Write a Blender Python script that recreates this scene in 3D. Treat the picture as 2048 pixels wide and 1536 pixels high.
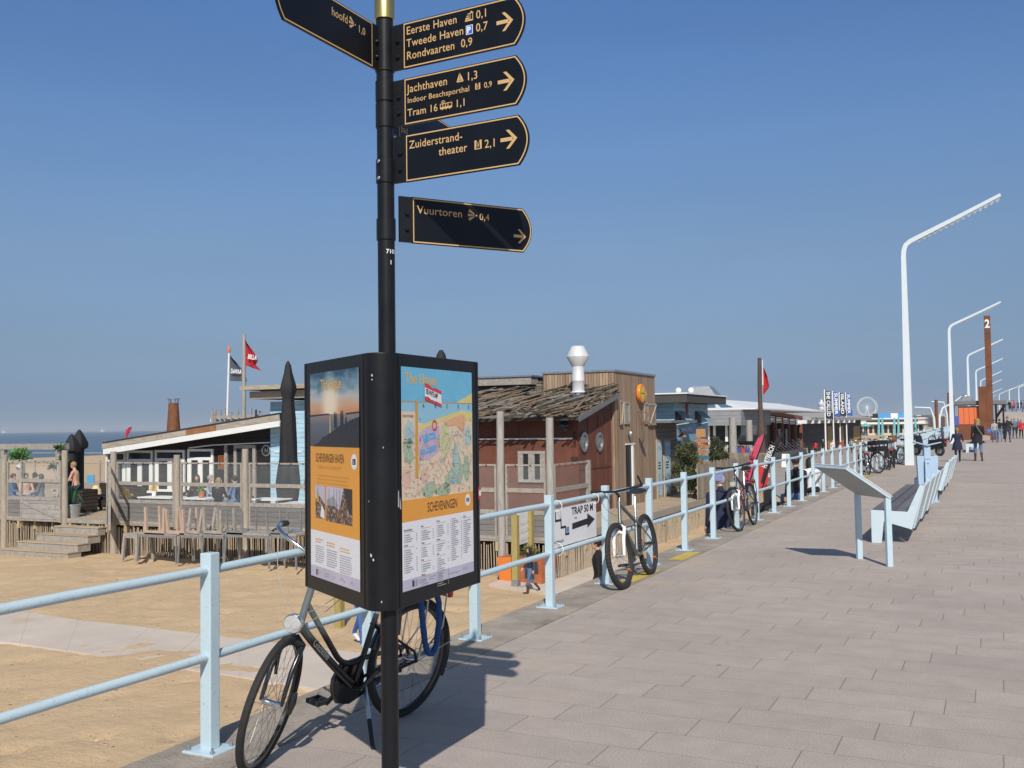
import bpy, math, random
from mathutils import Vector, Matrix, noise
random.seed(7)
V = Vector
for _o in list(bpy.data.objects): bpy.data.objects.remove(_o)
SC = bpy.context.scene
COL = SC.collection
Z = V((0, 0, 1))
R = math.radians

# ---------------------------------------------------------------- camera, sky, sun, exposure
# world axes: +Y runs along the promenade, -X towards the sea, z = 0 on the promenade paving
FPX, EYE = 2000.0, 1.70
YAW = math.atan(966 / FPX)                     # camera looks left of the promenade direction
PITCH, ROLL = math.atan(83 / FPX), 0.0131
_f0 = V((-math.sin(YAW), math.cos(YAW), 0)); _r0 = V((math.cos(YAW), math.sin(YAW), 0))
FWD = _f0 * math.cos(PITCH) + Z * math.sin(PITCH)
_u0 = -_f0 * math.sin(PITCH) + Z * math.cos(PITCH)
UPV = _u0 * math.cos(ROLL) + _r0 * math.sin(ROLL)
RGT = _r0 * math.cos(ROLL) - _u0 * math.sin(ROLL)
CAM = V((0, 0, EYE))
cam = bpy.data.cameras.new('camera'); camo = bpy.data.objects.new('camera', cam); COL.objects.link(camo)
cam.sensor_width = 36; cam.lens = FPX / 2048 * 36
cam.clip_start = .05; cam.clip_end = 30000
m3 = Matrix((RGT, UPV, -FWD)).transposed()
camo.matrix_world = Matrix.Translation(CAM) @ m3.to_4x4()
SC.camera = camo

SUN_EL = math.atan(.86)
_sa = YAW + .02                                # shadows run this way (away from the camera)
SHADOW = V((-math.sin(_sa), math.cos(_sa), 0))
SUNDIR = (-SHADOW * math.cos(SUN_EL) + Z * math.sin(SUN_EL)).normalized()
W = bpy.data.worlds.new('World'); SC.world = W; W.use_nodes = True
nt = W.node_tree; bg = nt.nodes['Background']
sky = nt.nodes.new('ShaderNodeTexSky'); sky.sky_type = 'NISHITA'; sky.sun_disc = False
sky.sun_elevation = SUN_EL; sky.sun_rotation = math.atan2(SUNDIR.x, SUNDIR.y)
sky.altitude = 10; sky.air_density = 1.0; sky.dust_density = 0.6; sky.ozone_density = 3.0
# sea haze greys and blues the sky towards the horizon: the clear-air sky is graded by height above the horizon
tcw = nt.nodes.new('ShaderNodeTexCoord'); sw = nt.nodes.new('ShaderNodeSeparateXYZ'); nt.links.new(tcw.outputs['Generated'], sw.inputs[0])
rp = nt.nodes.new('ShaderNodeValToRGB'); el = rp.color_ramp.elements
for i, (p, c) in enumerate(((.0, (.24, .34, .62)), (.0157, (.215, .305, .555)), (.035, (.22, .29, .4875)), (.075, (.29, .325, .43)),
                            (.172, (.435, .46, .512)), (.266, (.475, .555, .65)), (.389, (.44, .585, .75)), (.50, (.62, .64, .64)), (1.0, (.80, .72, .62)))):
    e = el[i] if i < 2 else el.new(p)
    e.position = p; e.color = (*c, 1)
nt.links.new(sw.outputs[2], rp.inputs[0])
mul = nt.nodes.new('ShaderNodeMix'); mul.data_type = 'RGBA'; mul.blend_type = 'MULTIPLY'; mul.inputs[0].default_value = 1
nt.links.new(sky.outputs[0], mul.inputs[6]); nt.links.new(rp.outputs[0], mul.inputs[7])
wm = nt.nodes.new('ShaderNodeMapping'); wm.inputs['Scale'].default_value = (2.2, 2.2, 16); wm.inputs['Rotation'].default_value = (.04, .03, 0); nt.links.new(tcw.outputs['Generated'], wm.inputs[0])
wn_ = nt.nodes.new('ShaderNodeTexNoise'); wn_.inputs['Scale'].default_value = 1.3; wn_.inputs['Detail'].default_value = 6; nt.links.new(wm.outputs[0], wn_.inputs[0])
wr = nt.nodes.new('ShaderNodeMapRange'); wr.inputs[1].default_value = .3; wr.inputs[2].default_value = .7; wr.inputs[3].default_value = .975; wr.inputs[4].default_value = 1.03; nt.links.new(wn_.outputs[0], wr.inputs[0])
ws = nt.nodes.new('ShaderNodeVectorMath'); ws.operation = 'SCALE'; nt.links.new(mul.outputs[2], ws.inputs[0]); nt.links.new(wr.outputs[0], ws.inputs['Scale'])
nt.links.new(ws.outputs[0], bg.inputs[0]); bg.inputs[1].default_value = .15
sl = bpy.data.lights.new('sun', 'SUN'); sl.energy = 4.3; sl.angle = R(.53); sl.color = (1, .94, .85)
so = bpy.data.objects.new('sun', sl); COL.objects.link(so)
so.rotation_euler = SUNDIR.to_track_quat('Z', 'Y').to_euler()
SC.view_settings.view_transform = 'Standard'; SC.view_settings.look = 'None'
SC.view_settings.exposure = 0.0; SC.view_settings.gamma = 1
SC.cycles.max_bounces = 6; SC.cycles.transparent_max_bounces = 16
SC.cycles.use_denoising = True

# ---------------------------------------------------------------- survey helpers (sight lines meeting real planes)
def ray(px, py): return RGT * ((px - 1024) / FPX) - UPV * ((py - 768) / FPX) + FWD
def at_d(px, py, d): return CAM + ray(px, py) * d
def on_z(px, py, z):
    r = ray(px, py); return CAM + r * ((z - EYE) / r.z)
def on_y(px, py, y):
    r = ray(px, py); return CAM + r * (y / r.y)
def on_x(px, py, x):
    r = ray(px, py); return CAM + r * (x / r.x)
def cw(lat, d, z=0.0): return V((lat * _r0.x + d * _f0.x, lat * _r0.y + d * _f0.y, z))

# ---------------------------------------------------------------- materials
_mats = {}
def M(name, col, rough=.5, metal=0., var=.12, vs=4., bump=0., bs=60., st=(1, 1, 1), spec=.5, fleck=0., fcol=(0, 0, 0), fs=30., coat=0.):
    if name in _mats: return _mats[name]
    m = bpy.data.materials.new(name); m.use_nodes = True; _mats[name] = m
    t = m.node_tree; L = t.links.new; b = t.nodes['Principled BSDF']
    b.inputs['Roughness'].default_value = rough; b.inputs['Metallic'].default_value = metal
    b.inputs['Specular IOR Level'].default_value = spec
    if coat: b.inputs['Coat Weight'].default_value = coat; b.inputs['Coat Roughness'].default_value = .15
    tc = t.nodes.new('ShaderNodeTexCoord'); mp = t.nodes.new('ShaderNodeMapping'); mp.inputs['Scale'].default_value = st
    L(tc.outputs['Object'], mp.inputs[0])
    n = t.nodes.new('ShaderNodeTexNoise'); n.inputs['Scale'].default_value = vs; n.inputs['Detail'].default_value = 6; n.inputs['Roughness'].default_value = .65
    L(mp.outputs[0], n.inputs[0])
    mr = t.nodes.new('ShaderNodeMapRange'); mr.inputs[1].default_value = .25; mr.inputs[2].default_value = .75
    mr.inputs[3].default_value = 1 - var; mr.inputs[4].default_value = 1 + var; L(n.outputs[0], mr.inputs[0])
    mx = t.nodes.new('ShaderNodeVectorMath'); mx.operation = 'SCALE'; mx.inputs[0].default_value = col
    L(mr.outputs[0], mx.inputs['Scale'])
    out = mx.outputs[0]
    if fleck:
        n2 = t.nodes.new('ShaderNodeTexNoise'); n2.inputs['Scale'].default_value = fs; n2.inputs['Detail'].default_value = 4
        L(mp.outputs[0], n2.inputs[0])
        r2 = t.nodes.new('ShaderNodeMapRange'); r2.inputs[1].default_value = .58; r2.inputs[2].default_value = .7
        r2.inputs[3].default_value = 0; r2.inputs[4].default_value = fleck; L(n2.outputs[0], r2.inputs[0])
        m2 = t.nodes.new('ShaderNodeMix'); m2.data_type = 'RGBA'; L(r2.outputs[0], m2.inputs[0]); L(out, m2.inputs[6]); m2.inputs[7].default_value = (*fcol, 1)
        out = m2.outputs[2]
    L(out, b.inputs['Base Color'])
    rr = t.nodes.new('ShaderNodeMapRange'); rr.inputs[3].default_value = max(0, rough - .08); rr.inputs[4].default_value = min(1, rough + .1)
    L(n.outputs[0], rr.inputs[0]); L(rr.outputs[0], b.inputs['Roughness'])
    if bump:
        nb = t.nodes.new('ShaderNodeTexNoise'); nb.inputs['Scale'].default_value = bs; nb.inputs['Detail'].default_value = 5
        L(mp.outputs[0], nb.inputs[0])
        bp = t.nodes.new('ShaderNodeBump'); bp.inputs['Strength'].default_value = bump; bp.inputs['Distance'].default_value = .01
        L(nb.outputs[0], bp.inputs['Height']); L(bp.outputs[0], b.inputs['Normal'])
    return m

def math_node(t, op, a, b=None, c=None):
    n = t.nodes.new('ShaderNodeMath'); n.operation = op
    for i, x in enumerate((a, b, c)):
        if x is None: continue
        if isinstance(x, (int, float)): n.inputs[i].default_value = x
        else: t.links.new(x, n.inputs[i])
    return n.outputs[0]

def planks(name, col, w=.14, axis='z', var=.22, gap=.06, rough=.8, grain=1., col2=None, spec=.3):
    """boards of width w; axis z = boards lying level, xy = boards standing up"""
    if name in _mats: return _mats[name]
    m = bpy.data.materials.new(name); m.use_nodes = True; _mats[name] = m
    t = m.node_tree; L = t.links.new; b = t.nodes['Principled BSDF']; b.inputs['Specular IOR Level'].default_value = spec
    tc = t.nodes.new('ShaderNodeTexCoord'); sp = t.nodes.new('ShaderNodeSeparateXYZ'); L(tc.outputs['Object'], sp.inputs[0])
    q = {'z': sp.outputs[2], 'x': sp.outputs[0], 'y': sp.outputs[1]}.get(axis) if axis != 'xy' else math_node(t, 'ADD', sp.outputs[0], sp.outputs[1])
    u = math_node(t, 'DIVIDE', q, w); fl = math_node(t, 'FLOOR', u); fr = math_node(t, 'FRACT', u)
    wn = t.nodes.new('ShaderNodeTexWhiteNoise'); wn.noise_dimensions = '1D'; L(fl, wn.inputs['W'])
    mp = t.nodes.new('ShaderNodeMapping')
    mp.inputs['Scale'].default_value = (2, 2, 30) if axis == 'z' else (30, 30, 2)
    L(tc.outputs['Object'], mp.inputs[0])
    n = t.nodes.new('ShaderNodeTexNoise'); n.inputs['Scale'].default_value = grain; n.inputs['Detail'].default_value = 6; L(mp.outputs[0], n.inputs[0])
    n3 = t.nodes.new('ShaderNodeTexNoise'); n3.inputs['Scale'].default_value = .9; n3.inputs['Detail'].default_value = 5; L(tc.outputs['Object'], n3.inputs[0])
    s1 = math_node(t, 'MULTIPLY_ADD', wn.outputs['Value'], 2 * var, 1 - var)
    s2 = math_node(t, 'MULTIPLY_ADD', n.outputs[0], .9, .55); s3 = math_node(t, 'MULTIPLY_ADD', n3.outputs[0], .5, .75)
    sc = math_node(t, 'MULTIPLY', math_node(t, 'MULTIPLY', s1, s2), s3)
    e = math_node(t, 'GREATER_THAN', fr, gap); e2 = math_node(t, 'MULTIPLY_ADD', e, .8, .2)
    sc = math_node(t, 'MULTIPLY', sc, e2)
    base = t.nodes.new('ShaderNodeMix'); base.data_type = 'RGBA'; base.inputs[6].default_value = (*col, 1)
    base.inputs[7].default_value = (*(col2 or col), 1); L(n3.outputs[0], base.inputs[0])
    mx = t.nodes.new('ShaderNodeVectorMath'); mx.operation = 'SCALE'; L(base.outputs[2], mx.inputs[0]); L(sc, mx.inputs['Scale'])
    L(mx.outputs[0], b.inputs['Base Color']); b.inputs['Roughness'].default_value = rough
    bp = t.nodes.new('ShaderNodeBump'); bp.inputs['Strength'].default_value = .6; bp.inputs['Distance'].default_value = .012
    h = math_node(t, 'ADD', e, math_node(t, 'MULTIPLY', n.outputs[0], .3)); L(h, bp.inputs['Height']); L(bp.outputs[0], b.inputs['Normal'])
    return m

def glassm(name, tint=(.6, .66, .67), alpha=.055, rough=.06):
    if name in _mats: return _mats[name]
    m = bpy.data.materials.new(name); m.use_nodes = True; _mats[name] = m
    t = m.node_tree; b = t.nodes['Principled BSDF']; o = t.nodes['Material Output']
    b.inputs['Base Color'].default_value = (*tint, 1); b.inputs['Roughness'].default_value = rough
    tr = t.nodes.new('ShaderNodeBsdfTransparent'); mix = t.nodes.new('ShaderNodeMixShader')
    tc = t.nodes.new('ShaderNodeTexCoord'); n = t.nodes.new('ShaderNodeTexNoise'); n.inputs['Scale'].default_value = 2.5; n.inputs['Detail'].default_value = 5
    t.links.new(tc.outputs['Object'], n.inputs[0])
    f = math_node(t, 'MULTIPLY_ADD', n.outputs[0], alpha * .9, alpha * .55)
    t.links.new(f, mix.inputs[0]); t.links.new(tr.outputs[0], mix.inputs[1]); t.links.new(b.outputs[0], mix.inputs[2])
    t.links.new(mix.outputs[0], o.inputs[0])
    return m

# ---------------------------------------------------------------- mesh builder
_txt = {}
def text_mesh(s, bold, space):
    k = (s, bold, space)
    if k not in _txt:
        c = bpy.data.curves.new('t', 'FONT'); c.body = s; c.size = 1; c.offset = bold; c.resolution_u = 3; c.space_character = space
        o = bpy.data.objects.new('t', c); COL.objects.link(o)
        me = o.to_mesh()
        vs = [tuple(v.co[:2]) for v in me.vertices]; fs = [tuple(p.vertices) for p in me.polygons]
        o.to_mesh_clear(); bpy.data.objects.remove(o); bpy.data.curves.remove(c)
        w = max((v[0] for v in vs), default=0)
        _txt[k] = (vs, fs, w)
    return _txt[k]

class MB:
    def __init__(self): self.v = []; self.f = []; self.m = []; self.s = []
    def add(self, vs, fs, mi=0, sm=False):
        o = len(self.v); self.v += [V(p) for p in vs]
        for f in fs: self.f.append([i + o for i in f]); self.m.append(mi); self.s.append(sm)
        return self
    def b(self, x0, x1, y0, y1, z0, z1, mi=0):
        return self.add([(x, y, z) for z in (z0, z1) for y in (y0, y1) for x in (x0, x1)],
                        [(0, 2, 3, 1), (4, 5, 7, 6), (0, 1, 5, 4), (2, 6, 7, 3), (0, 4, 6, 2), (1, 3, 7, 5)], mi)
    def box(self, c, s, mi=0, rz=0.0):
        k = len(self.v); self.b(-s[0]/2, s[0]/2, -s[1]/2, s[1]/2, -s[2]/2, s[2]/2, mi)
        q = Matrix.Rotation(rz, 3, 'Z')
        for i in range(k, len(self.v)): self.v[i] = q @ self.v[i] + V(c)
        return self
    def bar(self, p, q, w, h, mi=0, up=None):
        p, q = V(p), V(q); d = (q - p).normalized(); up = V(up or (0, 0, 1))
        if abs(d.dot(up)) > .98: up = V((1, 0, 0))
        x = d.cross(up).normalized(); y = x.cross(d)
        vs = [a + x * (sx * w / 2) + y * (sy * h / 2) for a in (p, q) for sx, sy in ((-1, -1), (1, -1), (1, 1), (-1, 1))]
        return self.add(vs, [(3, 2, 1, 0), (4, 5, 6, 7), (0, 1, 5, 4), (1, 2, 6, 5), (2, 3, 7, 6), (3, 0, 4, 7)], mi)
    def tube(self, pts, r, n=8, mi=0, closed=False, sm=True, sq=None):
        pts = [V(p) for p in pts]; N = len(pts); rs = r if isinstance(r, (list, tuple)) else [r] * N
        T = []
        for i in range(N):
            a = pts[i - 1] if (i or closed) else pts[i]; c = pts[(i + 1) % N] if (i < N - 1 or closed) else pts[i]
            T.append((c - a).normalized())
        u = T[0].orthogonal().normalized() if sq is None else V(sq)
        vs = []
        for i in range(N):
            u = (u - T[i] * u.dot(T[i])); u = u.normalized() if u.length > 1e-6 else T[i].orthogonal().normalized()
            w = T[i].cross(u)
            for k in range(n):
                a = 2 * math.pi * k / n; vs.append(pts[i] + (u * math.cos(a) + w * math.sin(a)) * rs[i])
        fs = []
        for i in range(N if closed else N - 1):
            j = (i + 1) % N
            for k in range(n): fs.append((i*n + k, i*n + (k+1) % n, j*n + (k+1) % n, j*n + k))
        self.add(vs, fs, mi, sm)
        if not closed:
            o = len(self.v) - len(vs)
            self.f += [[o + k for k in reversed(range(n))], [o + (N-1)*n + k for k in range(n)]]; self.m += [mi, mi]; self.s += [False, False]
        return self
    def ring(self, c, r, tr, ax, N=40, n=8, mi=0, a0=0., a1=None):
        c = V(c); ax = V(ax).normalized(); u = ax.orthogonal().normalized()
        if abs(ax.z) < .9: u = (Z - ax * ax.z).normalized()
        w = ax.cross(u)
        if a1 is None: return self.tube([c + (u*math.cos(2*math.pi*i/N) + w*math.sin(2*math.pi*i/N))*r for i in range(N)], tr, n, mi, True)
        return self.tube([c + (u*math.cos(a0+(a1-a0)*i/N) + w*math.sin(a0+(a1-a0)*i/N))*r for i in range(N+1)], tr, n, mi)
    def lathe(self, prof, n=20, c=(0, 0, 0), ax=(0, 0, 1), mi=0, sm=True):
        ax = V(ax).normalized(); u = ax.orthogonal().normalized(); w = ax.cross(u); c = V(c)
        vs = [c + ax*z + (u*math.cos(2*math.pi*k/n) + w*math.sin(2*math.pi*k/n))*r for r, z in prof for k in range(n)]
        fs = [(i*n+k, i*n+(k+1) % n, (i+1)*n+(k+1) % n, (i+1)*n+k) for i in range(len(prof)-1) for k in range(n)]
        self.add(vs, fs, mi, sm); o = len(self.v) - len(vs)
        for e, rev in ((0, True), (len(prof)-1, False)):
            if prof[e][0] > 1e-4:
                idx = [o + e*n + k for k in range(n)]; self.f.append(idx[::-1] if rev else idx); self.m.append(mi); self.s.append(False)
        return self
    def ball(self, c, r, n=12, mi=0, rot=None):
        r = (r, r, r) if isinstance(r, (int, float)) else r; vs = []; c = V(c)
        for i in range(1, n // 2):
            for k in range(n):
                a, p = 2*math.pi*k/n, math.pi*i/(n//2)
                vs.append(V((r[0]*math.sin(p)*math.cos(a), r[1]*math.sin(p)*math.sin(a), r[2]*math.cos(p))))
        vs += [V((0, 0, r[2])), V((0, 0, -r[2]))]; q = n//2 - 1
        if rot: vs = [rot @ p for p in vs]
        fs = [(i*n+k, (i+1)*n+k, (i+1)*n+(k+1) % n, i*n+(k+1) % n) for i in range(q-1) for k in range(n)]
        fs += [(q*n, k, (k+1) % n) for k in range(n)] + [(q*n+1, (q-1)*n+(k+1) % n, (q-1)*n+k) for k in range(n)]
        return self.add([p + c for p in vs], fs, mi, True)
    def prism(self, poly, o, ex, ey, th, mi=0, ms=None):
        """poly in the plane o + ex,ey; extruded by th along -normal"""
        o, ex, ey = V(o), V(ex), V(ey); nn = ex.cross(ey).normalized(); n = len(poly)
        vs = [o + ex*x + ey*y for x, y in poly] + [o + ex*x + ey*y - nn*th for x, y in poly]
        self.add(vs, [list(range(n))], mi); self.f.append([len(self.v) - 1 - k for k in range(n)]); self.m.append(mi); self.s.append(False)
        oo = len(self.v) - 2*n
        for k in range(n):
            j = (k+1) % n; self.f.append([oo+k, oo+n+k, oo+n+j, oo+j]); self.m.append(mi if ms is None else ms); self.s.append(False)
        return self
    def poly(self, pts, mi=0): return self.add(pts, [list(range(len(pts)))], mi)
    def rect(self, o, ex, ey, x0, x1, y0, y1, mi=0):
        o, ex, ey = V(o), V(ex), V(ey)
        return self.poly([o+ex*x0+ey*y0, o+ex*x1+ey*y0, o+ex*x1+ey*y1, o+ex*x0+ey*y1], mi)
    def text(self, s, size, o, ex, ey, mi=0, bold=.0, align='l', space=1., width=None):
        vs, fs, w = text_mesh(s, bold, space); o, ex, ey = V(o), V(ex), V(ey)
        sx = size if width is None else width      # width = em across, for narrow faces
        k = {'l': 0, 'c': -w/2, 'r': -w}[align]
        return self.add([o + ex*((x+k)*sx) + ey*(y*size) for x, y in vs], fs, mi)
    def build(self, name, mats, parent=None, bevel=0., weld=False):
        me = bpy.data.meshes.new(name); me.from_pydata([tuple(p) for p in self.v], [], self.f)
        for q in (mats if isinstance(mats, (list, tuple)) else [mats]): me.materials.append(q)
        me.polygons.foreach_set('material_index', self.m); me.polygons.foreach_set('use_smooth', self.s); me.update()
        if any(self.s): me.set_sharp_from_angle(angle=R(38))
        o = bpy.data.objects.new(name, me); COL.objects.link(o)
        if parent is not None: o.parent = parent
        if bevel:
            bv = o.modifiers.new('bevel', 'BEVEL'); bv.width = bevel; bv.segments = 2; bv.limit_method = 'ANGLE'; bv.angle_limit = R(40)
        return o

def tag(o, label=None, cat=None, group=None, kind=None):
    if label: o['label'] = label
    if cat: o['category'] = cat
    if group: o['group'] = group
    if kind: o['kind'] = kind
    return o
def thing(name, loc, label, cat, group=None, rz=0.):
    o = bpy.data.objects.new(name, None); COL.objects.link(o); o.location = loc; o.rotation_euler = (0, 0, rz); o.empty_display_size = .2
    return tag(o, label, cat, group)
def copy_tree(o, parent=None):
    c = o.copy(); COL.objects.link(c)
    if parent: c.parent = parent
    for ch in [x for x in _kids.get(o.name, [])] or list(o.children): copy_tree(ch, c)
    return c
_kids = {}

# ---------------------------------------------------------------- shared materials
m_paint = M('pale_blue_paint', (.49, .62, .68), .34, var=.06, vs=3, spec=.5, fleck=.4, fcol=(.27, .33, .36), fs=60)
m_paintw = M('white_blue_paint', (.66, .74, .76), .38, var=.04, vs=2)
m_blackpt = M('black_powder_coat', (.010, .0105, .012), .4, var=.25, vs=8, spec=.28)
m_black = M('black_rubber', (.018, .018, .019), .62, var=.25, vs=12, bump=.3, bs=90)
m_steel = M('bright_steel', (.62, .63, .64), .28, 1., var=.1, vs=9)
m_galv = M('galvanised_steel', (.42, .44, .45), .45, .8, var=.2, vs=14)
m_white = M('white_enamel', (.80, .80, .78), .4, var=.05)
m_weather = planks('weathered_grey_wood', (.30, .275, .245), .16, 'z', .2, .05, col2=(.22, .21, .2))
m_beam = M('weathered_beam', (.33, .30, .26), .8, var=.3, vs=3, st=(3, 3, 3), bump=.5, bs=25)
m_log = M('weathered_log', (.36, .315, .25), .85, var=.35, vs=5, st=(6, 6, .6), bump=.7, bs=20)
m_logg = M('grey_driftwood_post', (.36, .34, .31), .85, var=.35, vs=5, st=(6, 6, .6), bump=.7, bs=20)
m_newwood = M('fresh_pine', (.46, .345, .265), .7, var=.2, vs=4, st=(4, 4, 1))
m_greenwood = M('tanalised_pine', (.36, .29, .10), .75, var=.25, vs=4, st=(8, 8, .8), bump=.3)
m_glass = glassm('clear_screen_glass')
m_skin = M('skin', (.55, .34, .25), .5, var=.08, vs=20)
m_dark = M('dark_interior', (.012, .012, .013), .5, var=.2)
# ---------------------------------------------------------------- the ground: promenade, kerb, sand, path, plaza, sea
EDGE = -4.02
def paving_material():
    m = bpy.data.materials.new('promenade_pavers'); m.use_nodes = True; t = m.node_tree; L = t.links.new
    b = t.nodes['Principled BSDF']; b.inputs['Specular IOR Level'].default_value = .3
    tc = t.nodes.new('ShaderNodeTexCoord'); sp = t.nodes.new('ShaderNodeSeparateXYZ'); L(tc.outputs['Object'], sp.inputs[0])
    yy = math_node(t, 'DIVIDE', math_node(t, 'SUBTRACT', sp.outputs[1], 5.37), .325)
    k = math_node(t, 'FLOOR', yy); fy = math_node(t, 'FRACT', yy)
    xx = math_node(t, 'DIVIDE', math_node(t, 'SUBTRACT', math_node(t, 'ADD', sp.outputs[0], .80), math_node(t, 'MULTIPLY', k, .158)), .78)
    j = math_node(t, 'FLOOR', xx); fx = math_node(t, 'FRACT', xx)
    jx = math_node(t, 'LESS_THAN', fx, .0095); jy = math_node(t, 'LESS_THAN', fy, .017)
    jm = math_node(t, 'MAXIMUM', jx, math_node(t, 'MULTIPLY', jy, .8))
    cv = t.nodes.new('ShaderNodeCombineXYZ'); L(j, cv.inputs[0]); L(k, cv.inputs[1])
    wn = t.nodes.new('ShaderNodeTexWhiteNoise'); wn.noise_dimensions = '2D'; L(cv.outputs[0], wn.inputs['Vector'])
    def nz(sc, det=5, ro=.6):
        n = t.nodes.new('ShaderNodeTexNoise'); n.inputs['Scale'].default_value = sc; n.inputs['Detail'].default_value = det; n.inputs['Roughness'].default_value = ro
        L(tc.outputs['Object'], n.inputs[0]); return n.outputs[0]
    grain = nz(105, 4, .75); mid = nz(5); big = nz(.55, 6)
    sc = math_node(t, 'MULTIPLY_ADD', wn.outputs['Value'], .09, .955)
    sc = math_node(t, 'MULTIPLY', sc, math_node(t, 'MULTIPLY_ADD', grain, 1.7, .15))
    sc = math_node(t, 'MULTIPLY', sc, math_node(t, 'MULTIPLY_ADD', mid, .34, .83))
    sc = math_node(t, 'MULTIPLY', sc, math_node(t, 'MULTIPLY_ADD', big, .36, .82))
    sc = math_node(t, 'MULTIPLY', sc, math_node(t, 'SUBTRACT', 1, math_node(t, 'MULTIPLY', jm, .42)))
    # gum spots and drips
    vo = t.nodes.new('ShaderNodeTexVoronoi'); vo.inputs['Scale'].default_value = 2.9; vo.inputs['Randomness'].default_value = 1
    ns = t.nodes.new('ShaderNodeTexNoise'); ns.inputs['Scale'].default_value = 9; L(tc.outputs['Object'], ns.inputs[0])
    vm = t.nodes.new('ShaderNodeVectorMath'); vm.operation = 'MULTIPLY_ADD'; L(ns.outputs[1], vm.inputs[0]); vm.inputs[1].default_value = (.09, .09, 0); L(tc.outputs['Object'], vm.inputs[2])
    L(vm.outputs[0], vo.inputs['Vector'])
    vs = t.nodes.new('ShaderNodeSeparateColor'); L(vo.outputs['Color'], vs.inputs[0])
    spot = math_node(t, 'MULTIPLY', math_node(t, 'LESS_THAN', vo.outputs['Distance'], math_node(t, 'MULTIPLY', vs.outputs[0], .055)), math_node(t, 'GREATER_THAN', vs.outputs[1], .5))
    sc = math_node(t, 'MULTIPLY', sc, math_node(t, 'SUBTRACT', 1, math_node(t, 'MULTIPLY', spot, .5)))
    mx = t.nodes.new('ShaderNodeVectorMath'); mx.operation = 'SCALE'; mx.inputs[0].default_value = (.405, .345, .305); L(sc, mx.inputs['Scale'])
    # blown sand along the kerb and in patches
    ed = t.nodes.new('ShaderNodeMapRange'); ed.inputs[1].default_value = -2.3; ed.inputs[2].default_value = -3.6; ed.inputs[3].default_value = 0; ed.inputs[4].default_value = 1.0
    L(sp.outputs[0], ed.inputs[0])
    sd = t.nodes.new('ShaderNodeMapRange'); sd.inputs[1].default_value = .48; sd.inputs[2].default_value = .72; sd.inputs[4].default_value = .6
    L(nz(1.1, 6, .65), sd.inputs[0])
    sm = math_node(t, 'MULTIPLY', sd.outputs[0], math_node(t, 'MULTIPLY_ADD', ed.outputs[0], 1.1, .14))
    mi = t.nodes.new('ShaderNodeMix'); mi.data_type = 'RGBA'; L(sm, mi.inputs[0]); L(mx.outputs[0], mi.inputs[6]); mi.inputs[7].default_value = (.46, .36, .25, 1)
    L(mi.outputs[2], b.inputs['Base Color']); b.inputs['Roughness'].default_value = .85
    bp = t.nodes.new('ShaderNodeBump'); bp.inputs['Strength'].default_value = .5; bp.inputs['Distance'].default_value = .006
    L(math_node(t, 'SUBTRACT', math_node(t, 'MULTIPLY', grain, .6), jm), bp.inputs['Height']); L(bp.outputs[0], b.inputs['Normal'])
    return m
mb = MB(); mb.poly([(-3.5, -30, 0), (60, -30, 0), (60, 420, 0), (-3.5, 420, 0)])
tag(mb.build('promenade', paving_material()), kind='structure')

m_kerb = M('old_concrete_kerb', (.315, .272, .225), .92, var=.42, vs=2.2, bump=1.0, bs=55, fleck=.7, fcol=(.42, .33, .22), fs=3.2)
mb = MB()
y = -20.0
while y < 420:                                                     # coping cast in bays
    y2 = y + (3 if y < 60 else 60)
    mb.b(EDGE, -3.502, y + .008, y2 - .008, -2.6, .006); y = y2
tag(mb.build('kerb', m_kerb), kind='structure')

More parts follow.
